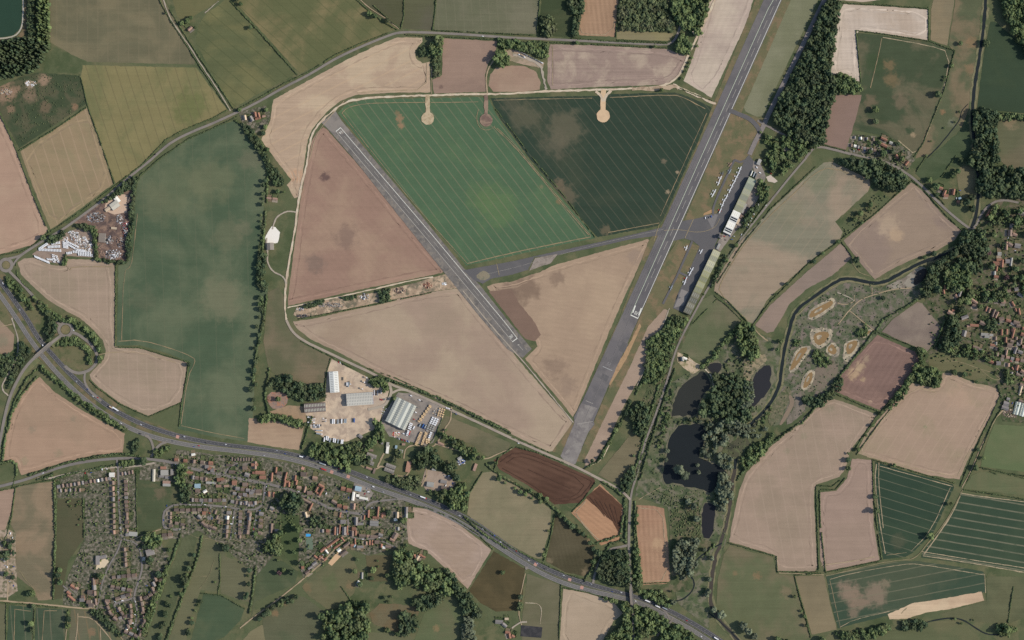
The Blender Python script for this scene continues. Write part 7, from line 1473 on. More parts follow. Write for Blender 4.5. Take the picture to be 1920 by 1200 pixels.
# ------------------------------------------------------------------ sheds, works and hangars
RM = lambda nm, c: plain_mat(nm, c, .08, .15, .6, .25)
shed("farm_barn",309,886,14,10,0,RM("pale_grey_sheeting",(164,160,154)),"large pale grey barn of the village farm",'barn',4.5,1.6); shed("farm_barn",307,877,11,5,0,M['roof_o'],"orange-roofed lean barn against the pale grey barn",'barn',4,1.2)
shed("farm_barn",323,885,5,11,0,RM("dull_sheeting",(142,136,132)),"narrow dark-sided barn east of the pale grey barn",'barn',4,1.2); shed("farm_barn",304,893,9,4,2,M['roof_g'],"low western grey shed in the village farm",'barn',3,.8); shed("farm_barn",314,895,8,5,2,M['roof_g'],"low eastern grey shed in the village farm",'barn',3,.8)
shed("farm_barn",313,904,14,5,2,M['roof_p'],"brownish open barn south of the farm's grey sheds",'barn',4,1); shed("farm_barn",313,909,14,5,2,M['roof_l'],"long grey barn at the farm's south edge",'barn',4,1); shed("poultry_shed",289,891,23,5,92,RM("cream_sheeting",(196,188,172)),"long pale poultry shed along the village farm",'barn',3.5,1.2)
shed("village_barn",702,981,16,10,3,RM("weathered_grey_sheeting",(126,122,122)),"big grey village barn near the ploughed field",'barn',5,1.8,7,'paned')
shed("garage_workshop",672,916,12,9,12,M['roof_u'],"pale blue-roofed roadside workshop",'workshop',4.5,1); shed("roadside_unit",663,930,16,5,-82,M['roof_w'],"long white roadside unit standing north to south",'workshop',4,.8); shed("roadside_unit",671,929,6,5,8,M['roof_w'],"small square white roadside unit",'workshop',4,.8); shed("roadside_unit",682,934,16,4.5,10,M['roof_w'],"white roadside unit lying along the slip road",'workshop',4,.8)
shed("school_hall",184,1050,7,17,0,M['roof_g'],"grey-roofed school hall beside the pale courtyard",'school',4.5,1.8); shed("school_block",193,1044,14,6,-10,M['roof_g'],"grey school wing north of the courtyard",'school',4,1.4)
Y("courtyard",[(188,1050),(202,1046),(204,1054),(196,1064),(180,1068),(181,1060)],ground_mat("pale_paving",[(206,190,164)],.1,.1),"pale school courtyard",z=.66)
shed("community_hall",282,1035,15,12,-15,M['roof_g'],"broad grey community hall in its grounds",'hall',4.5,1.6); shed("community_hall",270,1048,5,8,10,M['roof_l'],"narrow pale annexe west of the community hall",'hall',3.5,1); shed("service_hut",250,1001,16,8,5,M['roof_l'],"wide pale low building at the straight street's end",'hall',3.5,.8)
shed("brown_barn",591,764,40,17,-4,RM("brown_fibre_cement",(112,100,98)),"long brown corrugated barn west of the lorry yard",'barn',6,2.6,14,'pane')
sd1=shed("white_shed",627,716,39,17,86,[RM("bright_white_sheeting",(222,222,218))],"long white-roofed shed in the north of the lorry yard",'warehouse',8,2.2,12,'paned')
shed("twin_depot",675,748,49,23,-4,[RM("pale_depot_sheeting",(200,196,188)),RM("pale_depot_sheeting_south",(192,188,180))],"pale twin-gabled depot with blue edges in the lorry yard",'warehouse',8.5,2.2,16,'paned','bluem',True,2)
shed("big_warehouse",752,775,50,41,-64,[RM("warehouse_sheeting_%d"%i,c) for i,c in enumerate(((166,168,162),(188,190,184),(152,154,150),(170,172,166)))],"enormous grey warehouse with four parallel gables",'warehouse',9,1.8,13,'pane','metalwall',True,4)
BK=RM("bunker_sheeting",(132,124,118))
for x,y,a,lk in ((697,854,20,"northernmost long grey hut of the western trio"),(693,860,20,"middle grey hut of the western trio"),(692,867,18,"southern grey hut of the western trio"),(733,874,20,"northern grey hut of the eastern pair"),(730,882,20,"southern grey hut of the eastern pair")): shed("hut",x,y,19 if lk[0]!='m' else 13,7,a,BK,lk,'hut',3.2,1.6,5,'paned')
for x,y,L,W,a,c,lk in ((766,875,8,20,10,'r',"rust-streaked half red workshop"),(727,842,5,16,8,'w',"white-topped narrow workshop behind the warehouse"),(727,834,5,10,8,'l',"grey narrow shed north of the white-topped workshop"),(743,838,4,6,8,'u',"pale blue cabin among the bushes"),(752,846,7,6,8,'l',"pale square hut beside the bushes"),(670,842,13,5,20,'p',"pinkish hut at the looping track"),(704,820,12,5,20,'g',"grey hut under the tree belt"),(676,818,8,6,40,'g',"greyish hut near the lorry yard trees"),(706,827,6,4,20,'p',"small pink hut near the tree belt"),(717,829,4,8,10,'g',"dark narrow hut near the tree belt"),(696,844,8,4,10,'b',"brownish low hut above the western trio"),(692,878,11,4,20,'p',"tan hut beside the carriageway scrub"),(702,883,3.5,10,20,'b',"dark thin hut beside the carriageway scrub"),(827,832,12,4.5,25,'p',"pink-roofed shed alone on the paddock"),(887,855,7,6,30,'g',"grey hut among trees by the paddock corner"),(862,859,8,5,-30,'l',"pale hut of the scrappy smallholding"),(891,876,5,14,20,'p',"long tan shed by the paddock lane"),(807,908,13,9,8,'l',"pale workshop in the gravel yard"),(832,903,12,6,10,'g',"grey workshop in the gravel yard"),(834,916,14,9,12,'d',"dark grey workshop in the gravel yard"),(814,880,8,4,10,'l',"pale cabin at the gravel yard entry"),(757,833,6,4,0,'p',"small pink hut near the timber yard")):
    shed("workshop" if L*W>60 else "hut",x,y,L,W,a,RM("rusty_sheeting",(172,132,112)) if c=='r' else M['roof_'+c],lk,'workshop' if L*W>60 else 'hut',3.2 if L*W<100 else 5,1.1,0,'pane','brick' if c in'pb' else 'metalwall',False)
shed("scrap_yard_shed",216,385,16,13,-35,RM("scrap_shed_sheeting",(196,188,176)),"pale ribbed shed of the scrap yard",'shed',5,1.4,8,'pane'); shed("scrap_yard_shed",220,374,13,8,52,M['roof_w'],"white shed behind the pale ribbed shed",'shed',4.5,1); shed("scrap_yard_shed",203,392,11,6,-35,M['roof_s'],"low sandy shed west of the pale ribbed shed",'shed',3.5,.8); shed("scrap_yard_shed",192,446,12,17,4,RM("dull_brown_sheeting",(134,124,116)),"square brown-grey shed of the scrap yard",'shed',5,1.4); shed("scrap_yard_shed",214,428,10,4,5,M['roof_s'],"short tan cabin of the scrap yard",'shed',3,.6)
shed("old_barn",507.5,462,13,12,88,RM("weathered_barn_roof",(138,130,122)),"isolated grey barn beside the white chalk pad",'barn',7,2.2)
# hangars: two rows of gabled bays
def bays(tl, bl, wpx, specs, fw):
    n = len(specs); ux, uy = bl[0] - tl[0], bl[1] - tl[1]; L = math.hypot(ux, uy); ux, uy = ux / L, uy / L
    vx, vy = -uy, ux
    if vx < 0: vx, vy = -vx, -vy
    ang = math.degrees(math.atan2(vy, vx))
    for i, (c, lt, n_l, lk) in enumerate(specs):
        t = L * (i + .5) / n
        cx, cy = tl[0] + ux * t + vx * wpx / 2, tl[1] + uy * t + vy * wpx / 2
        h = shed("hangar", cx, cy, wpx, L / n - .18, ang, RM("hangar_roof_%s_%d" % (fw, i), c), lk, 'hangar', 7.2, 3.4, n_l, lt, 'metalwall', False, 1)
        d = MB(); W2 = L / n * S / 2; xx = -wpx * S / 2 - .12
        for k in range(6): d.box(xx - .05 * (k % 2), xx + .1, -W2 * .8 + k * W2 * .267, -W2 * .8 + (k + 1) * W2 * .267 - .06, .05, 6.2)
        d.build("door", M['door'], h)
M['solar'] = plain_mat("solar_panel", (0.03, 0.035, 0.045), .1, .5, .25, .5, absolute=True)
bays((1337.3,467.3),(1280.7,584.7),14.4,[((176,173,145),'paned',4,"cream-roofed northernmost hangar of the southern row"),((182,179,152),'paned',4,"palest cream hangar of the southern row, second from north"),((143,143,107),'paned',4,"olive-green hangar of the southern row, third from north"),((146,146,112),'paned',4,"light olive hangar of the southern row, third from south"),((108,107,86),'paned',4,"dark olive hangar of the southern row, second from south"),((112,110,89),'paned',4,"dark olive southernmost hangar of the southern row")],"south")
bays((1404,332),(1355.3,434.7),14.9,[((154,161,141),'paned',4,"green-grey northernmost hangar of the northern row"),((153,153,130),'paned',4,"yellow-grey hangar of the northern row, second from north"),((155,154,126),'paned',4,"yellow-grey middle hangar of the northern row"),((228,226,220),'pane',4,"white hangar with solar panels, next to the southernmost"),((230,228,222),'pane',4,"white solar-roofed southernmost hangar of the northern row")],"north")
for o, cat, look, px, py in list(REG):
    if cat == 'hangar' and 'white' in look and 'solar' in look:
        for k, x0 in enumerate((-7.6, -1.6)):
            b = MB(); y0, y1 = (.7, 5.6)
            r = lambda y: 7.2 + 3.4 * (1 - y / 13.2) + .34
            b.add([(-8.4, -(2.0 + k * 5), r(2.0 + k * 5)), (8.4, -(2.0 + k * 5), r(2.0 + k * 5)), (8.4, -(5.2 + k * 5), r(5.2 + k * 5)), (-8.4, -(5.2 + k * 5), r(5.2 + k * 5))], [(3, 2, 1, 0)])
            b.build("solar_panel", [M['solar']], o)
shed("hangar_annexe",1393,390,8,19,25,M['roof_l'],"grey lean-to behind the northern hangars",'annexe',3.5,.8,0,'pane','brick',False); shed("hangar_annexe",1383,415,6,11,25,M['roof_s'],"cream annexe behind the white hangars",'annexe',4,.8,0,'pane','brick',False); shed("hangar_annexe",1389,406,8,6,25,M['roof_b'],"brown-roofed hut behind the white hangars",'annexe',3.5,.8,0,'pane','brick',False)
shed("airfield_office",1347,462,4,11,25,M['roof_l'],"slim pale office block north of the cream hangars",'office',3.2,.6,0,'pane','render',False); shed("fuel_store",1423,304,6,11,25,M['roof_l'],"pale shed beside the perimeter taxiway",'store',4.5,.9,0,'pane','metalwall',False)
# control tower with glazed cabin
tw = bpy.data.objects.new("control_tower", None); COL.objects.link(tw); tw.location = P(1351,443) + (0,); tw.rotation_euler = (0,0,math.radians(-25))
b = MB(); b.box(-4.2,4.2,-4.2,4.2,0,6.5); b.build("base", [M['render']], tw); b = MB(); b.box(-2.7,2.7,-2.7,2.7,6.5,9.4); b.build("shaft", [M['render']], tw); b = MB(); b.box(-2.6,2.6,-2.6,2.6,9.4,12.0,0,1.14); b.build("cabin", [M['glass']], tw); b = MB(); b.box(-3.4,3.4,-3.4,3.4,12.0,12.35); b.cyl(1,1,14,.06,3.4); b.build("roof", [M['roof_d']], tw)
note(tw, 'tower', "square control tower with a glazed top at the apron edge", 1351, 443)
# round tank, glasshouses
tk = MB(); tk.cyl(0,0,1.2,13.5,2.4,'z',28); o = tk.build("round_tank", [ground_mat("tank_roof",[(134,128,122),(116,112,108)],.15,.15)], None, P(1475,279)+(0,)); note(o,'tank',"wide low round tank among trees north of the hangars",1475,279)
for k in range(4): shed("glasshouse",1903.5+k*5.2,764.5+k*1.5,24,4.6,105,[RM("glasshouse_glazing_%d"%k,(206,212,206) if k%2 else (128,136,132))],["westernmost dull glasshouse of the four","bright glasshouse, second from west of the four","dull glasshouse, third from west of the four","bright easternmost glasshouse of the four"][k],'glasshouse',2.4,1.2,8,'pane','metalwall',False)
wt = RM("white_tank_paint",(222,220,214))
for x,y,c,lk in ((1409,325,wt,"white tanker trailer nearest the apron"),(1413.5,327,M['greym'],"pale grey tanker trailer in the middle of three"),(1417,330,M['door'],"dark grey tanker trailer at the east of three")):
    t = bpy.data.objects.new("tanker_trailer",None); COL.objects.link(t); t.location = P(x,y)+(.5,); t.rotation_euler=(0,0,math.radians(67))
    q = MB(); q.cyl(0,0,2.3,1.45,13,'x',12); q.build("tank",[c],t); q = MB(); q.box(-6.4,6.4,-1,1,.7,1.0); q.build("chassis",[M['door']],t); q = MB(); [q.cyl(xx,yy,.5,.5,.3,'y',8) for xx in (-5,-3.8,-2.6,4.5) for yy in (-1,1)]; q.build("axle",[M['tyre']],t); note(t,'trailer',lk,x,y)
# ------------------------------------------------------------------ aircraft on the airfield
for x,y in ((1350.7,334.7),(1347.3,343.3),(1340,359.3),(1336.7,365.3),(1388,316.7),(1384.7,324.7),(1381,332),(1377.3,340),(1372.7,348.7),(1368.3,357.3),(1362.7,368),(1358,376),(1354.4,384.7)): plane(x,y,24+RNG.uniform(-5,5))
plane(1350.4,395.3,24,'car_red',look="red-winged"); plane(1369,308.7,40,'roof_p',look="brown"); plane(1354.7,326,20,'car_grey',look="dark grey tailed"); plane(1368.5,321.8,30,'greym',look="grey")
for x,y,c in ((1287,465,'wht'),(1314.7,471.7,'wht'),(1297.7,505.6,'wht'),(1293.7,512.7,'wht'),(1284,529.6,'wht'),(1258.7,539.6,'greym')): plane(x,y,24+RNG.uniform(-6,6),c)
plane(1286.3,523.3,24,'car_red',look="red and white"); plane(1272,557,200,'car_grey',look="dark grey")
for x,y,lk in ((1322.7,409,"white"),(1326,408.4,"grey"),(1329.5,407.5,"green-grey"),(1333.6,406,"blue-grey")): car(x,y,80,'white' if lk=='white' else ('grey' if 'blue' not in lk else 'blue'),True,.56,'van',"standing on the apron edge")
# ------------------------------------------------------------------ lorries and traffic
for x,y,a,c,t,l in ((216,766,33,'white','wht',14),(208,763,33,'silver','roof_s',8),(604,869,19,'white','greym',13),(608,880,199,'red','car_red',11),(793,932,20,'red','wht',13),(1213,1126,22,'white','wht',10),(1232,1136,27,'white','wht',9),(1246,1140,27,'grey','greym',12),(1342,1196,32,'white','wht',9),(564,855.5,15,'white','wht',6)): lorry(x,y,a,c,t,l,.8)
def pt(line, t):
    L=[math.dist(a,b) for a,b in zip(line,line[1:])]; d=t*sum(L)
    for (a,b),l in zip(zip(line,line[1:]),L):
        if d<=l: return lerp(a[0],b[0],d/l),lerp(a[1],b[1],d/l),math.degrees(math.atan2(b[1]-a[1],b[0]-a[0]))
        d-=l
    return line[-1][0],line[-1][1],0
CC=['white','silver','black','white','grey','silver','blue','white','red']
for k,(x,y) in enumerate(((2,535),(38,579),(75,638),(83,648),(95,657),(143,713),(163,731),(176,741),(184,747),(265,794),(345,821),(385,831),(424,835),(436,838),(517,847),(535,851),(569,858),(636,879),(688,893),(768,926),(821,942),(864,966),(893,985),(905,995),(926,1006),(938,1017),(967,1036),(992,1051),(1008,1059),(1022,1068),(1055,1081),(1093,1093),(1107,1096),(1146,1108),(1164,1112),(1290,1161))):
    best=min((abs(pt(NB,t/400)[0]-x)+abs(pt(NB,t/400)[1]-y),t/400) for t in range(400)); q=pt(NB,best[1]); off=(-2.2,2.2)[k%2]; a=math.radians(q[2])
    car(q[0]-math.sin(a)*off*.9/1.25,q[1]+math.cos(a)*off*.9/1.25,q[2]+180,CC[k%9],k%7==3,.78,'car',"driving on the northbound carriageway",'cars on the dual carriageway')
for k,(x,y) in enumerate(((228,795),(265,814),(323,832),(362,839),(372,838),(497,851),(700,913),(718,918),(1190,1128),(1315,1190),(590,874))):
    best=min((abs(pt(SB,t/400)[0]-x)+abs(pt(SB,t/400)[1]-y),t/400) for t in range(400)); q=pt(SB,best[1]); off=(-2.2,2.2)[k%2]; a=math.radians(q[2])
    car(q[0]-math.sin(a)*off*.72,q[1]+math.cos(a)*off*.72,q[2],CC[(k*2)%9],k%5==1,.78,'car',"driving on the southbound carriageway",'cars on the dual carriageway')
for x,y,a,c,z in ((291,289.5,-38,'black',.6),(905,68,3,'white',.6),(138,619,30,'white',.62),(81,887,160,'white',.66),(171,886,170,'blue',.62),(365,868,10,'silver',.64),(356,946,4,'white',.66),(384,946,4,'white',.66),(423,950,8,'white',.66),(1905,604,15,'white',.3),(329,871,6,'white',.64),(972,831,22,'white',.62),(1390,440,-52,'white',.62),(1338,524,-60,'black',.62),(1631,296,12,'white',.62),(600,945,30,'black',.64),(650,958,8,'blue',.66),(389,887,8,'silver',.64),(1436,385,-55,'white',.62)): car(x,y,a,c,False,z,'car',"driving on the road",'cars on the lanes and streets')
# trailers and vehicles in the lorry yard
for x,y,t,l in ((624,790,'wht',11),(627,790,'wht',11),(634,790.5,'greym',11),(641,789.5,'wht',11),(646.5,789,'greym',10),(649,789,'greym',10),(664.5,788,'bluem',10),(608.5,824,'wht',10),(612.5,821,'wht',10),(615.5,822,'wht',10),(619,825,'greym',10),(626,825,'wht',10),(629,826,'wht',10),(634,827,'greym',10),(640.5,828,'wht',10),(643,828,'wht',10),(651,720,'wht',8),(654,721,'greym',11),(645,710,'roof_s',8)): lorry(x,y,92 if y<800 else 98,'white',t,l,.45,False,False)
for x,y,a in ((598,807,3),(598,813,8)): lorry(x,y,a,'white','greym',12,.45,False,True)
for x,y,a in ((685,707,20),(681,715,30),(677,728,20),(697,793,20),(657,717,80)): lorry(x,y,a,'white','roof_s',5,.45,False,True)
for i in range(22): car(579+(i%4)*3.4+RNG.uniform(-.5,.5),782+(i//4)*3.2,2,['white','silver','white','black','grey'][i%5],i%3==0,.45,'car',"parked in the lorry yard's west corner")
for i in range(9): car(589+(i%5)*3.3,797.5+(i//5)*3.0,90,['white','grey','silver'][i%3],True,.45,'car',"parked in the lorry yard's south-west row")
for i in range(6): car(606+(i%2)*4.5,784+(i//2)*3.2,2,['white','black','silver'][i%3],False,.45,'car',"parked beside the yard's inner fence")
for i in range(13): car(702+(i%5)*3.2,733+(i//5)*3.4,88,['white','black','silver','grey','white'][i%5],False,.45,'car',"parked in the depot's staff corner")
for x,y,c in ((713,749,'red'),(716,749.5,'red'),(719,749,'grey'),(722,748.5,'silver'),(635,679,'red'),(638,680,'white'),(643,683,'black')): car(x,y,75,c,False,.45,'car',"parked by the yard fence")
for i,c in enumerate(['grey','white','black','red','grey','red','silver','blue','white']): car(746+i*2.6,822+i*.75,75,c,False,.46,'car',"parked in the warehouse's south row")
for x,y,c in ((771,742,'white'),(787,750,'white'),(791,752,'black'),(780,773,'white'),(776,786,'red'),(782,764,'grey'),(757,813,'white'),(760,812,'silver'),(763,816,'white'),(748,811,'white'),(838,765,'white'),(842,766,'white'),(846,768,'black'),(849,773,'grey'),(855,776,'blue')): car(x,y,25,c,c=='white',.6,'car',"parked near the timber yard road")
for i in range(4): lorry(771+i*.5-1.5*i,794+i*3.2,25,'white','wht',8,.46,False,False)
for i in range(3): lorry(766-i*.8,808+i*2.6,25,'red','wht',5,.46,False,True)
lorry(776.5,801,118,'white','wht',6,.46,False,True); lorry(788,797,118,'white','greym',7,.46,False,False); lorry(794,797.5,118,'blue','bluem',8,.46,False,True); lorry(798,799.5,118,'blue','greym',8,.46,False,True)
# timber stacks: piles of sawn boards on bearers
def timber(px, py, a, L, W, h, mat='wood', nm="timber_stack", lk="pale sawn timber stack in the yard"):
    rr=random.Random(int(px*31+py*17)); b=MB(); z=.12; n=max(2,int(h/.9))
    for k in range(n):
        w=W*rr.uniform(.8,1); l=L*rr.uniform(.85,1); dx,dy=rr.uniform(-.2,.2),rr.uniform(-.2,.2)
        m=int(w/.6) or 1
        for j in range(m): b.box(-l/2+dx,l/2+dx,-w/2+dy+j*w/m,-w/2+dy+(j+1)*w/m-.05,z,z+h/n-.12)
        for xx in (-.3,.3): b.box(l*xx-.08,l*xx+.08,-w/2,w/2,z-.12,z-.002)
        z+=h/n
    o=b.build(nm,[M[mat]],None,P(px,py)+(.42,),math.radians(-a)); note(o,'stack' ,lk,px,py,'stacks in the timber yard'); return o
for i in range(13): timber(806.5-i*1.75+1.2*(i%2),760.5+i*2.45,27,6.5,2.6,3.2)
for i in range(10): timber(789.5-i*1.05,811+i*2.5,25,6.2,2.5,3.4)
for i in range(10): timber(798.5-i*.85+.5*(i%2),812+i*2.4,25,5.6,2.4,3.2)
for i in range(6): timber(804-(i%2)*4,823+(i//2)*3.2+(i%2),25,4.6,3,3)
for i in range(12): timber(825+(i%3)*4.2-(i//3)*1.2,766+(i//3)*4.2+(i%3)*1.2,(25,115)[i%2],4.6,3,2.6)
for i in range(12): timber(812+(i%3)*4.4-(i//3)*1.6,783+(i//3)*3.4+(i%3)*1.6,27,4.8,3.6,2.8,'wht',"wrapped_stack","white-wrapped board stack in the timber yard")
for i in range(10): timber(805+(i%3)*4.4-(i//3)*1.4,797+(i//3)*3.3+(i%3)*1.7,27,4.8,3.6,2.6,'roof_l',"wrapped_stack","grey-wrapped board stack in the timber yard")
for i in range(5): timber(808.5-i*1.2,811+i*3.1,27,5.2,3.2,2.8,'wht',"wrapped_stack","white-wrapped board stack at the yard's east fence")
# caravans, cabins and the storage yard
def crow(x0,y0,x1,y1,n,a):
    for i in range(n): caravan(lerp(x0,x1,i/(n-1)),lerp(y0,y1,i/(n-1)),a+RNG.uniform(-4,4))
crow(75,466,89,457,8,50); crow(91,463,112,462,9,88); crow(98,457,112,455,6,80); crow(74,468,114,470,15,80); crow(120,454,121,464,5,8); crow(125,455,126,465,5,8); crow(126,453,145,462,7,60); crow(129,459,143,467,6,60); crow(143,468,158,470,6,60); crow(138,472,170,474,11,85); crow(126,475,134,474,4,85); crow(148,477,173,479,9,85); crow(66,481,92,492,12,65); crow(90,486,104,487,5,40); crow(100,478,102,491,5,10); crow(106,480,110,491,4,20)
def heap(px, py, rx, ry, n, cols, look, h=2.2, s=1.6, name="scrap_heap"):
    rr=random.Random(int(px*7+py*3)); b=MB()
    for i in range(n):
        a=rr.uniform(0,6.28); d=math.sqrt(rr.random()); x,y=d*rx*S*math.cos(a),d*ry*S*math.sin(a); z=h*(1-d*d)*rr.uniform(.2,1); q=s*rr.uniform(.4,1.3)
        m=Matrix.Translation((x,y,z))@Matrix.Rotation(rr.uniform(0,3.14),4,'Z')@Matrix.Rotation(rr.uniform(-.6,.6),4,'X')
        b.box(-q,q,-q*.5,q*.5,-q*.25,q*.25,rr.randrange(len(cols)),.9,m)
    o=b.build(name,[M[c] for c in cols],None,P(px,py)+(.45,)); note(o,'heap',look,px,py,None,'stuff')
HC=['wht','roof_s','car_grey','wht','roof_l','roof_p']; SC=['car_grey','roof_p','car_silver','roof_d','car_black','roof_l','roof_b']
heap(140,443,10,8,170,HC,"pale heap of broken caravans, north part"); heap(152,454,12,12,260,HC,"pale heap of broken caravans, middle part"); heap(165,462,8,12,170,HC,"pale heap of broken caravans, east part"); heap(122,448,6,4,60,HC,"small pale heap by the caravan rows"); heap(134,437,6,4,60,HC,"pale heap at the yard's north tip")
heap(225,412,6,10,150,SC+['wht'],"bright scrap heap in the scrap yard"); heap(180,408,18,9,240,SC,"rows of dismantled cars in the scrap yard",1.2); heap(236,430,8,14,220,SC+['car_red'],"tall scrap pile along the eastern fence",3); heap(205,450,7,9,140,SC,"round grey scrap heap",2.6); heap(225,454,7,10,140,SC+['roof_p'],"brown-grey scrap heap",2.4); heap(212,477,15,9,300,SC+['wht'],"large silver scrap heap at the south end",3.2); heap(188,462,6,5,70,['roof_p','roof_b','roof_d'],"rust-brown scrap heap",1.8); heap(243,380,5,18,160,['car_black','roof_d','car_grey','roof_b'],"dark scrap along the tree screen",1.6); heap(196,475,8,6,80,['roof_b','roof_d','roof_p'],"low brown spoil",.8)
heap(565,579,10,3.5,70,['roof_s','wht','roof_p','car_grey'],"rubble at the strip's west end",1); heap(620,572,24,5,190,['car_grey','roof_s','roof_d','roof_l'],"grey rubble along the strip",1); heap(683,556,9,6,90,['car_grey','wht','roof_s','car_black'],"parked plant and cabins on the rubble strip",1.8); heap(750,545,12,6,110,['roof_s','roof_b','roof_p','car_black'],"spoil mounds on the rubble strip",2.2); heap(802,535,8,6,110,['roof_o','roof_o','roof_s','car_black','roof_o'],"orange steelwork pile on the rubble strip",1.8); heap(833,532,4,3,24,['wht','wht','roof_l'],"white rubble near the crosswind runway",1); heap(567,592,12,3,70,['car_black','car_grey','roof_d'],"dark scrap at the strip's south edge",1.2)
heap(588,770,14,4,40,['car_grey','roof_s','car_black','wht'],"pallets and bins beside the brown barn",.9,1.0); heap(820,772,10,6,60,['wood','car_black','roof_l','wht'],"loose timber offcuts and bins",.9,1.0); heap(720,770,6,8,30,['car_grey','roof_s','wht'],"skips at the lorry yard gate",1,1.1); heap(802,806,6,10,50,['wood','roof_s','car_grey'],"broken pallets among the timber stacks",.9,.9)
heap(57,157,12,5,60,['roof_p','roof_s','wht'],"pale rubble in the weedy field",.8); heap(12,172,13,6,70,['roof_p','roof_s','roof_l'],"pale rubble at the field's edge",.6); heap(52,156,5,4,30,['wht','roof_s'],"white rubble patch in the weedy field",.8); heap(762,816,0,0,1,['wood'],"x") if 0 else None; heap(742,814,7,5,70,['wood','wht','car_red','roof_s'],"pallets and waste behind the warehouse",1.2); heap(865,866,8,6,60,['wht','car_black','roof_s','car_blue'],"junk of the smallholding",1); heap(505,748,5,5,30,['roof_o','roof_p'],"reddish spoil on the bare ground",1); heap(1895,775,14,8,120,['roof_b','roof_d','roof_s'],"nursery clutter by the glasshouses",.9)
for i in range(20): timber(966+i*2.6,93+i*1.28,27,8.5,2.2,2.6,'wht',"storage_cabin","white storage cabin in the trailer park")
for i in range(4): timber(975+i*2.4,103+i*1.2,27,8,2.2,2.4,'wht',"storage_cabin","white storage cabin in the trailer park's front row")
timber(970,92,80,6,2.4,2.5,'orange',"storage_cabin","orange storage cabin in the trailer park")
# parked cars in the villages, airfield and caravan site
rr=random.Random(3)
for i in range(14): car(1428-i*2.1,372+i*4.1+rr.uniform(-1,1),65+rr.uniform(-8,8),CC[i%9],i%5==0,.52,'car',"parked behind the hangars")
for x,y,c in ((1445,325,'red'),(1440,322,'grey'),(1442,323,'black'),(1419,314,'white'),(1425,324,'white'),(1434,347,'white'),(1358,443,'red'),(1361,440,'grey'),(1368,442,'blue'),(1372,449,'blue'),(1376,443,'silver'),(1360,450,'black')): car(x,y,30+rr.uniform(-30,30),c,c=='white',.52,'car',"parked around the airfield offices")
for x,y in ((430,871),(433,872),(442,872),(446,873),(431,878),(216,893),(160,887),(184,881),(192,880),(200,879),(221,922),(224,938),(227,968),(225,990),(307,975),(309,985),(337,992),(313,948),(393,962),(398,972),(438,970),(434,982),(441,1000),(476,992),(480,975),(447,969),(404,937),(447,949),(441,914),(379,943),(497,924),(500,912),(487,957),(512,956),(478,918),(530,915),(560,921),(598,919),(612,925),(645,931),(650,925),(654,933),(697,952),(700,953),(711,1008),(680,1011),(630,1017),(622,1023),(638,1034),(623,1040),(612,1031),(606,1040),(689,937),(691,922),(688,916),(684,926),(216,1128),(224,1133),(247,1126),(254,1128),(253,1152),(249,1168),(246,1178),(258,1180),(230,1126),(222,1146),(275,1098),(280,1110),(184,1085),(187,1094),(1648,278),(1672,283),(1601,283),(1610,281),(1621,282),(1630,284),(1890,446),(1903,470),(1885,478),(1896,506),(1793,372),(1800,357),(1838,657),(1873,606),(1912,610),(1895,677),(1907,697),(1898,756),(1902,764),(790,1045),(829,900),(842,892),(838,894),(834,892),(846,897),(849,906),(798,893),(796,910),(836,910),(845,912),(20,1000),(24,1008),(22,1022),(26,1062),(24,1075),(18,1090),(26,1098),(8,1052),(14,1063),(22,1082),(5,1045),(10,1060)):
    k=int(x*3+y)%9; car(x,y,rr.choice((0,8,90,95,25,-60)),CC[k],k==7,.68,'car',"parked in the western caravan site" if x<30 else "parked at the roadside")
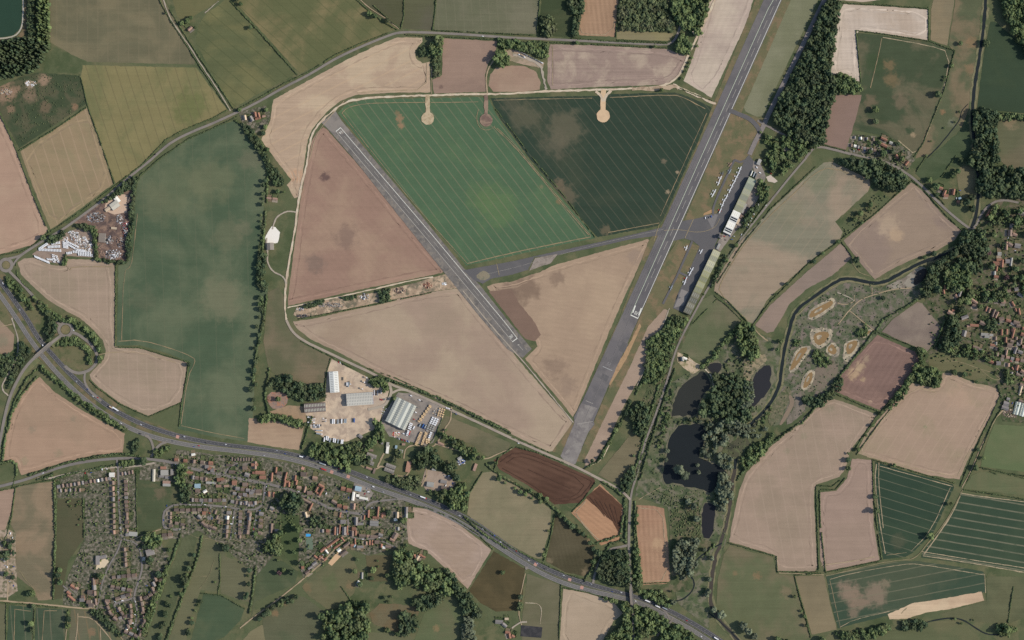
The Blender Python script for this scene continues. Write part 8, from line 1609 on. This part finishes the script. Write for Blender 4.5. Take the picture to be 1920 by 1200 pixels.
# ------------------------------------------------------------------ descriptions: look first, then where it stands
LM = [("the reservoir corner",25,55),("the tree-ringed cottage",357,54),("the country crossroads",437,214),("the weedy rough field",75,205),("the conifer belt",82,20),("the western roundabout",12,497),("the flyover",82,657),("the dumbbell roundabout",123,618),
 ("the caravan storage yard",105,470),("the white caravan heap",150,448),("the scrap yard",215,440),("the fan-shaped brown field",130,800),("the L-shaped brown field's south end",260,715),("the village farm sheds",305,885),("the green village paddock",290,945),
 ("the long straight village street",223,920),("the school courtyard",188,1052),("the village crescent",250,1150),("the caravan site",15,1060),("the tan western meadow",65,1010),("the playing field",440,1085),("the estate turning head",394,970),("the mown village lawn",545,1010),
 ("the blue swimming pool",578,1003),("the sand riding arena",627,1048),("the white roadside units",675,930),("the big grey village barn",702,981),("the pale ploughed field",840,1010),("the horse paddocks",735,1155),("the southern dark wood",650,1180),("the black riding arena",996,1184),
 ("the chocolate ploughed field",1020,895),("the half-ploughed stubble field",1120,965),("the round wood in the slip road",1150,1065),("the lane bridge",1184,1120),("the brown stubble strip",1225,1020),("the square pond",1328,975),("the lake islets",1277,884),("the white house by the pond",1279,675),
 ("the island wood",1375,740),("the dug brown pools",1545,650),("the reed pool",1725,520),("the cross-shaped house",1830,500),("the red-roofed farm",1772,362),("the square brown field",1690,430),("the village green",1820,690),("the glasshouses",1911,767),("the big brown southern field",1740,800),
 ("the double hedge",1535,985),("the dark wheeling-striped field",1710,960),("the patchy south-eastern field",1690,1110),("the rolling pasture",1420,1110),("the winding hamlet lane",1600,275),("the mottled field below the chalk",1690,180),("the chalk field",1650,35),("the long dark wood",1510,160),
 ("the round tank",1475,279),("the three white tankers",1413,327),("the solar-roofed white hangar",1385,400),("the control tower",1351,443),("the southernmost hangar",1290,575),("the 02 numerals",1190,587),("the 14 numerals",635,245),("the 32 numerals",961,636),("the east dispersal pad",1131,217),("the middle dispersal pad",911,225),
 ("the west dispersal pad",802,222),("the trailer park",990,104),("the pale chalky strip",1360,80),("the striped brown field",1120,35),("the chalk pad",510,442),("the rubble strip",700,555),("the brown barn",591,764),("the twin-gabled depot",675,748),("the white-roofed shed",627,716),
 ("the four-gabled warehouse",752,775),("the timber yard",810,790),("the earth-covered bunkers",690,860),("the gravel yard",820,900),("the very large green field",360,560),("the runway's south end",1065,865),("the grey-green hangar field",1480,450),("the large pale triangular field",800,680),("the north stubble field",660,150),
 ("the old village crossroads",656,1008),("the main street bend",497,906),("the eastern village bend",1850,595),("the eastern village's red house",1870,492),("the tennis court",580,1019),("the bungalow close",130,1108)]
DIRN = ["east", "north-east", "north", "north-west", "west", "south-west", "south", "south-east"]
ORD = ["", "second ", "third ", "fourth ", "fifth ", "sixth ", "seventh ", "eighth ", "ninth ", "tenth ", "eleventh ", "twelfth ", "thirteenth ", "fourteenth ", "fifteenth ", "sixteenth ", "seventeenth ", "eighteenth ", "nineteenth ", "twentieth "]
ART = {'person': 'people'}
def sector(dx, dy): return int(((math.degrees(math.atan2(-dy, dx)) + 22.5) % 360) // 45)
by_cat = {}
for o, cat, look, x, y in REG:
    if cat: by_cat.setdefault(cat, []).append((o, look, x, y))
    else: o['label'] = look
for cat, L in by_cat.items():
    xy = np.array([(x, y) for _, _, x, y in L], dtype=float)
    tables = []
    for nm, lx, ly in LM:
        d = np.hypot(xy[:, 0] - lx, xy[:, 1] - ly)
        tables.append(d)
    D = np.array(tables) + np.arange(len(L)) * 1e-6                      # landmark x object
    SEC = np.array([[sector(x - lx, y - ly) for x, y in xy] for _, lx, ly in LM])
    looks = {}
    for o, look, x, y in L: looks[look] = looks.get(look, 0) + 1
    for i, (o, look, x, y) in enumerate(L):
        short = look.split(' parked')[0].split(' driving')[0].split(' standing')[0].split(' on the road')[0].split(' in the')[0].split(' at the')[0]
        if looks[look] == 1 and len(look.split()) >= 4:
            o['label'] = look; continue
        best = None
        for j in np.argsort(D[:, i])[:4]:
            s_ = SEC[j, i]
            rank = int(np.sum((SEC[j] == s_) & (D[j] < D[j, i] - 1e-9)))
            cost = rank * 12 + D[j, i]
            if best is None or cost < best[0]: best = (cost, j, s_, rank)
        _, j, s_, rank = best
        tail = f"{ORD[min(rank, 19)]}nearest {cat} {DIRN[s_]} of {LM[j][0]}"
        for lk in (look, short, 'house ' + short.split('house ')[1] if 'house with' in short else short, ' '.join(short.split()[:2]) if short.split()[1] in ('car', 'van', 'house', 'tree') else ' '.join(short.split()[-4:])):
            o['label'] = lk + ', ' + tail
            if len(o['label'].split()) <= 16: break
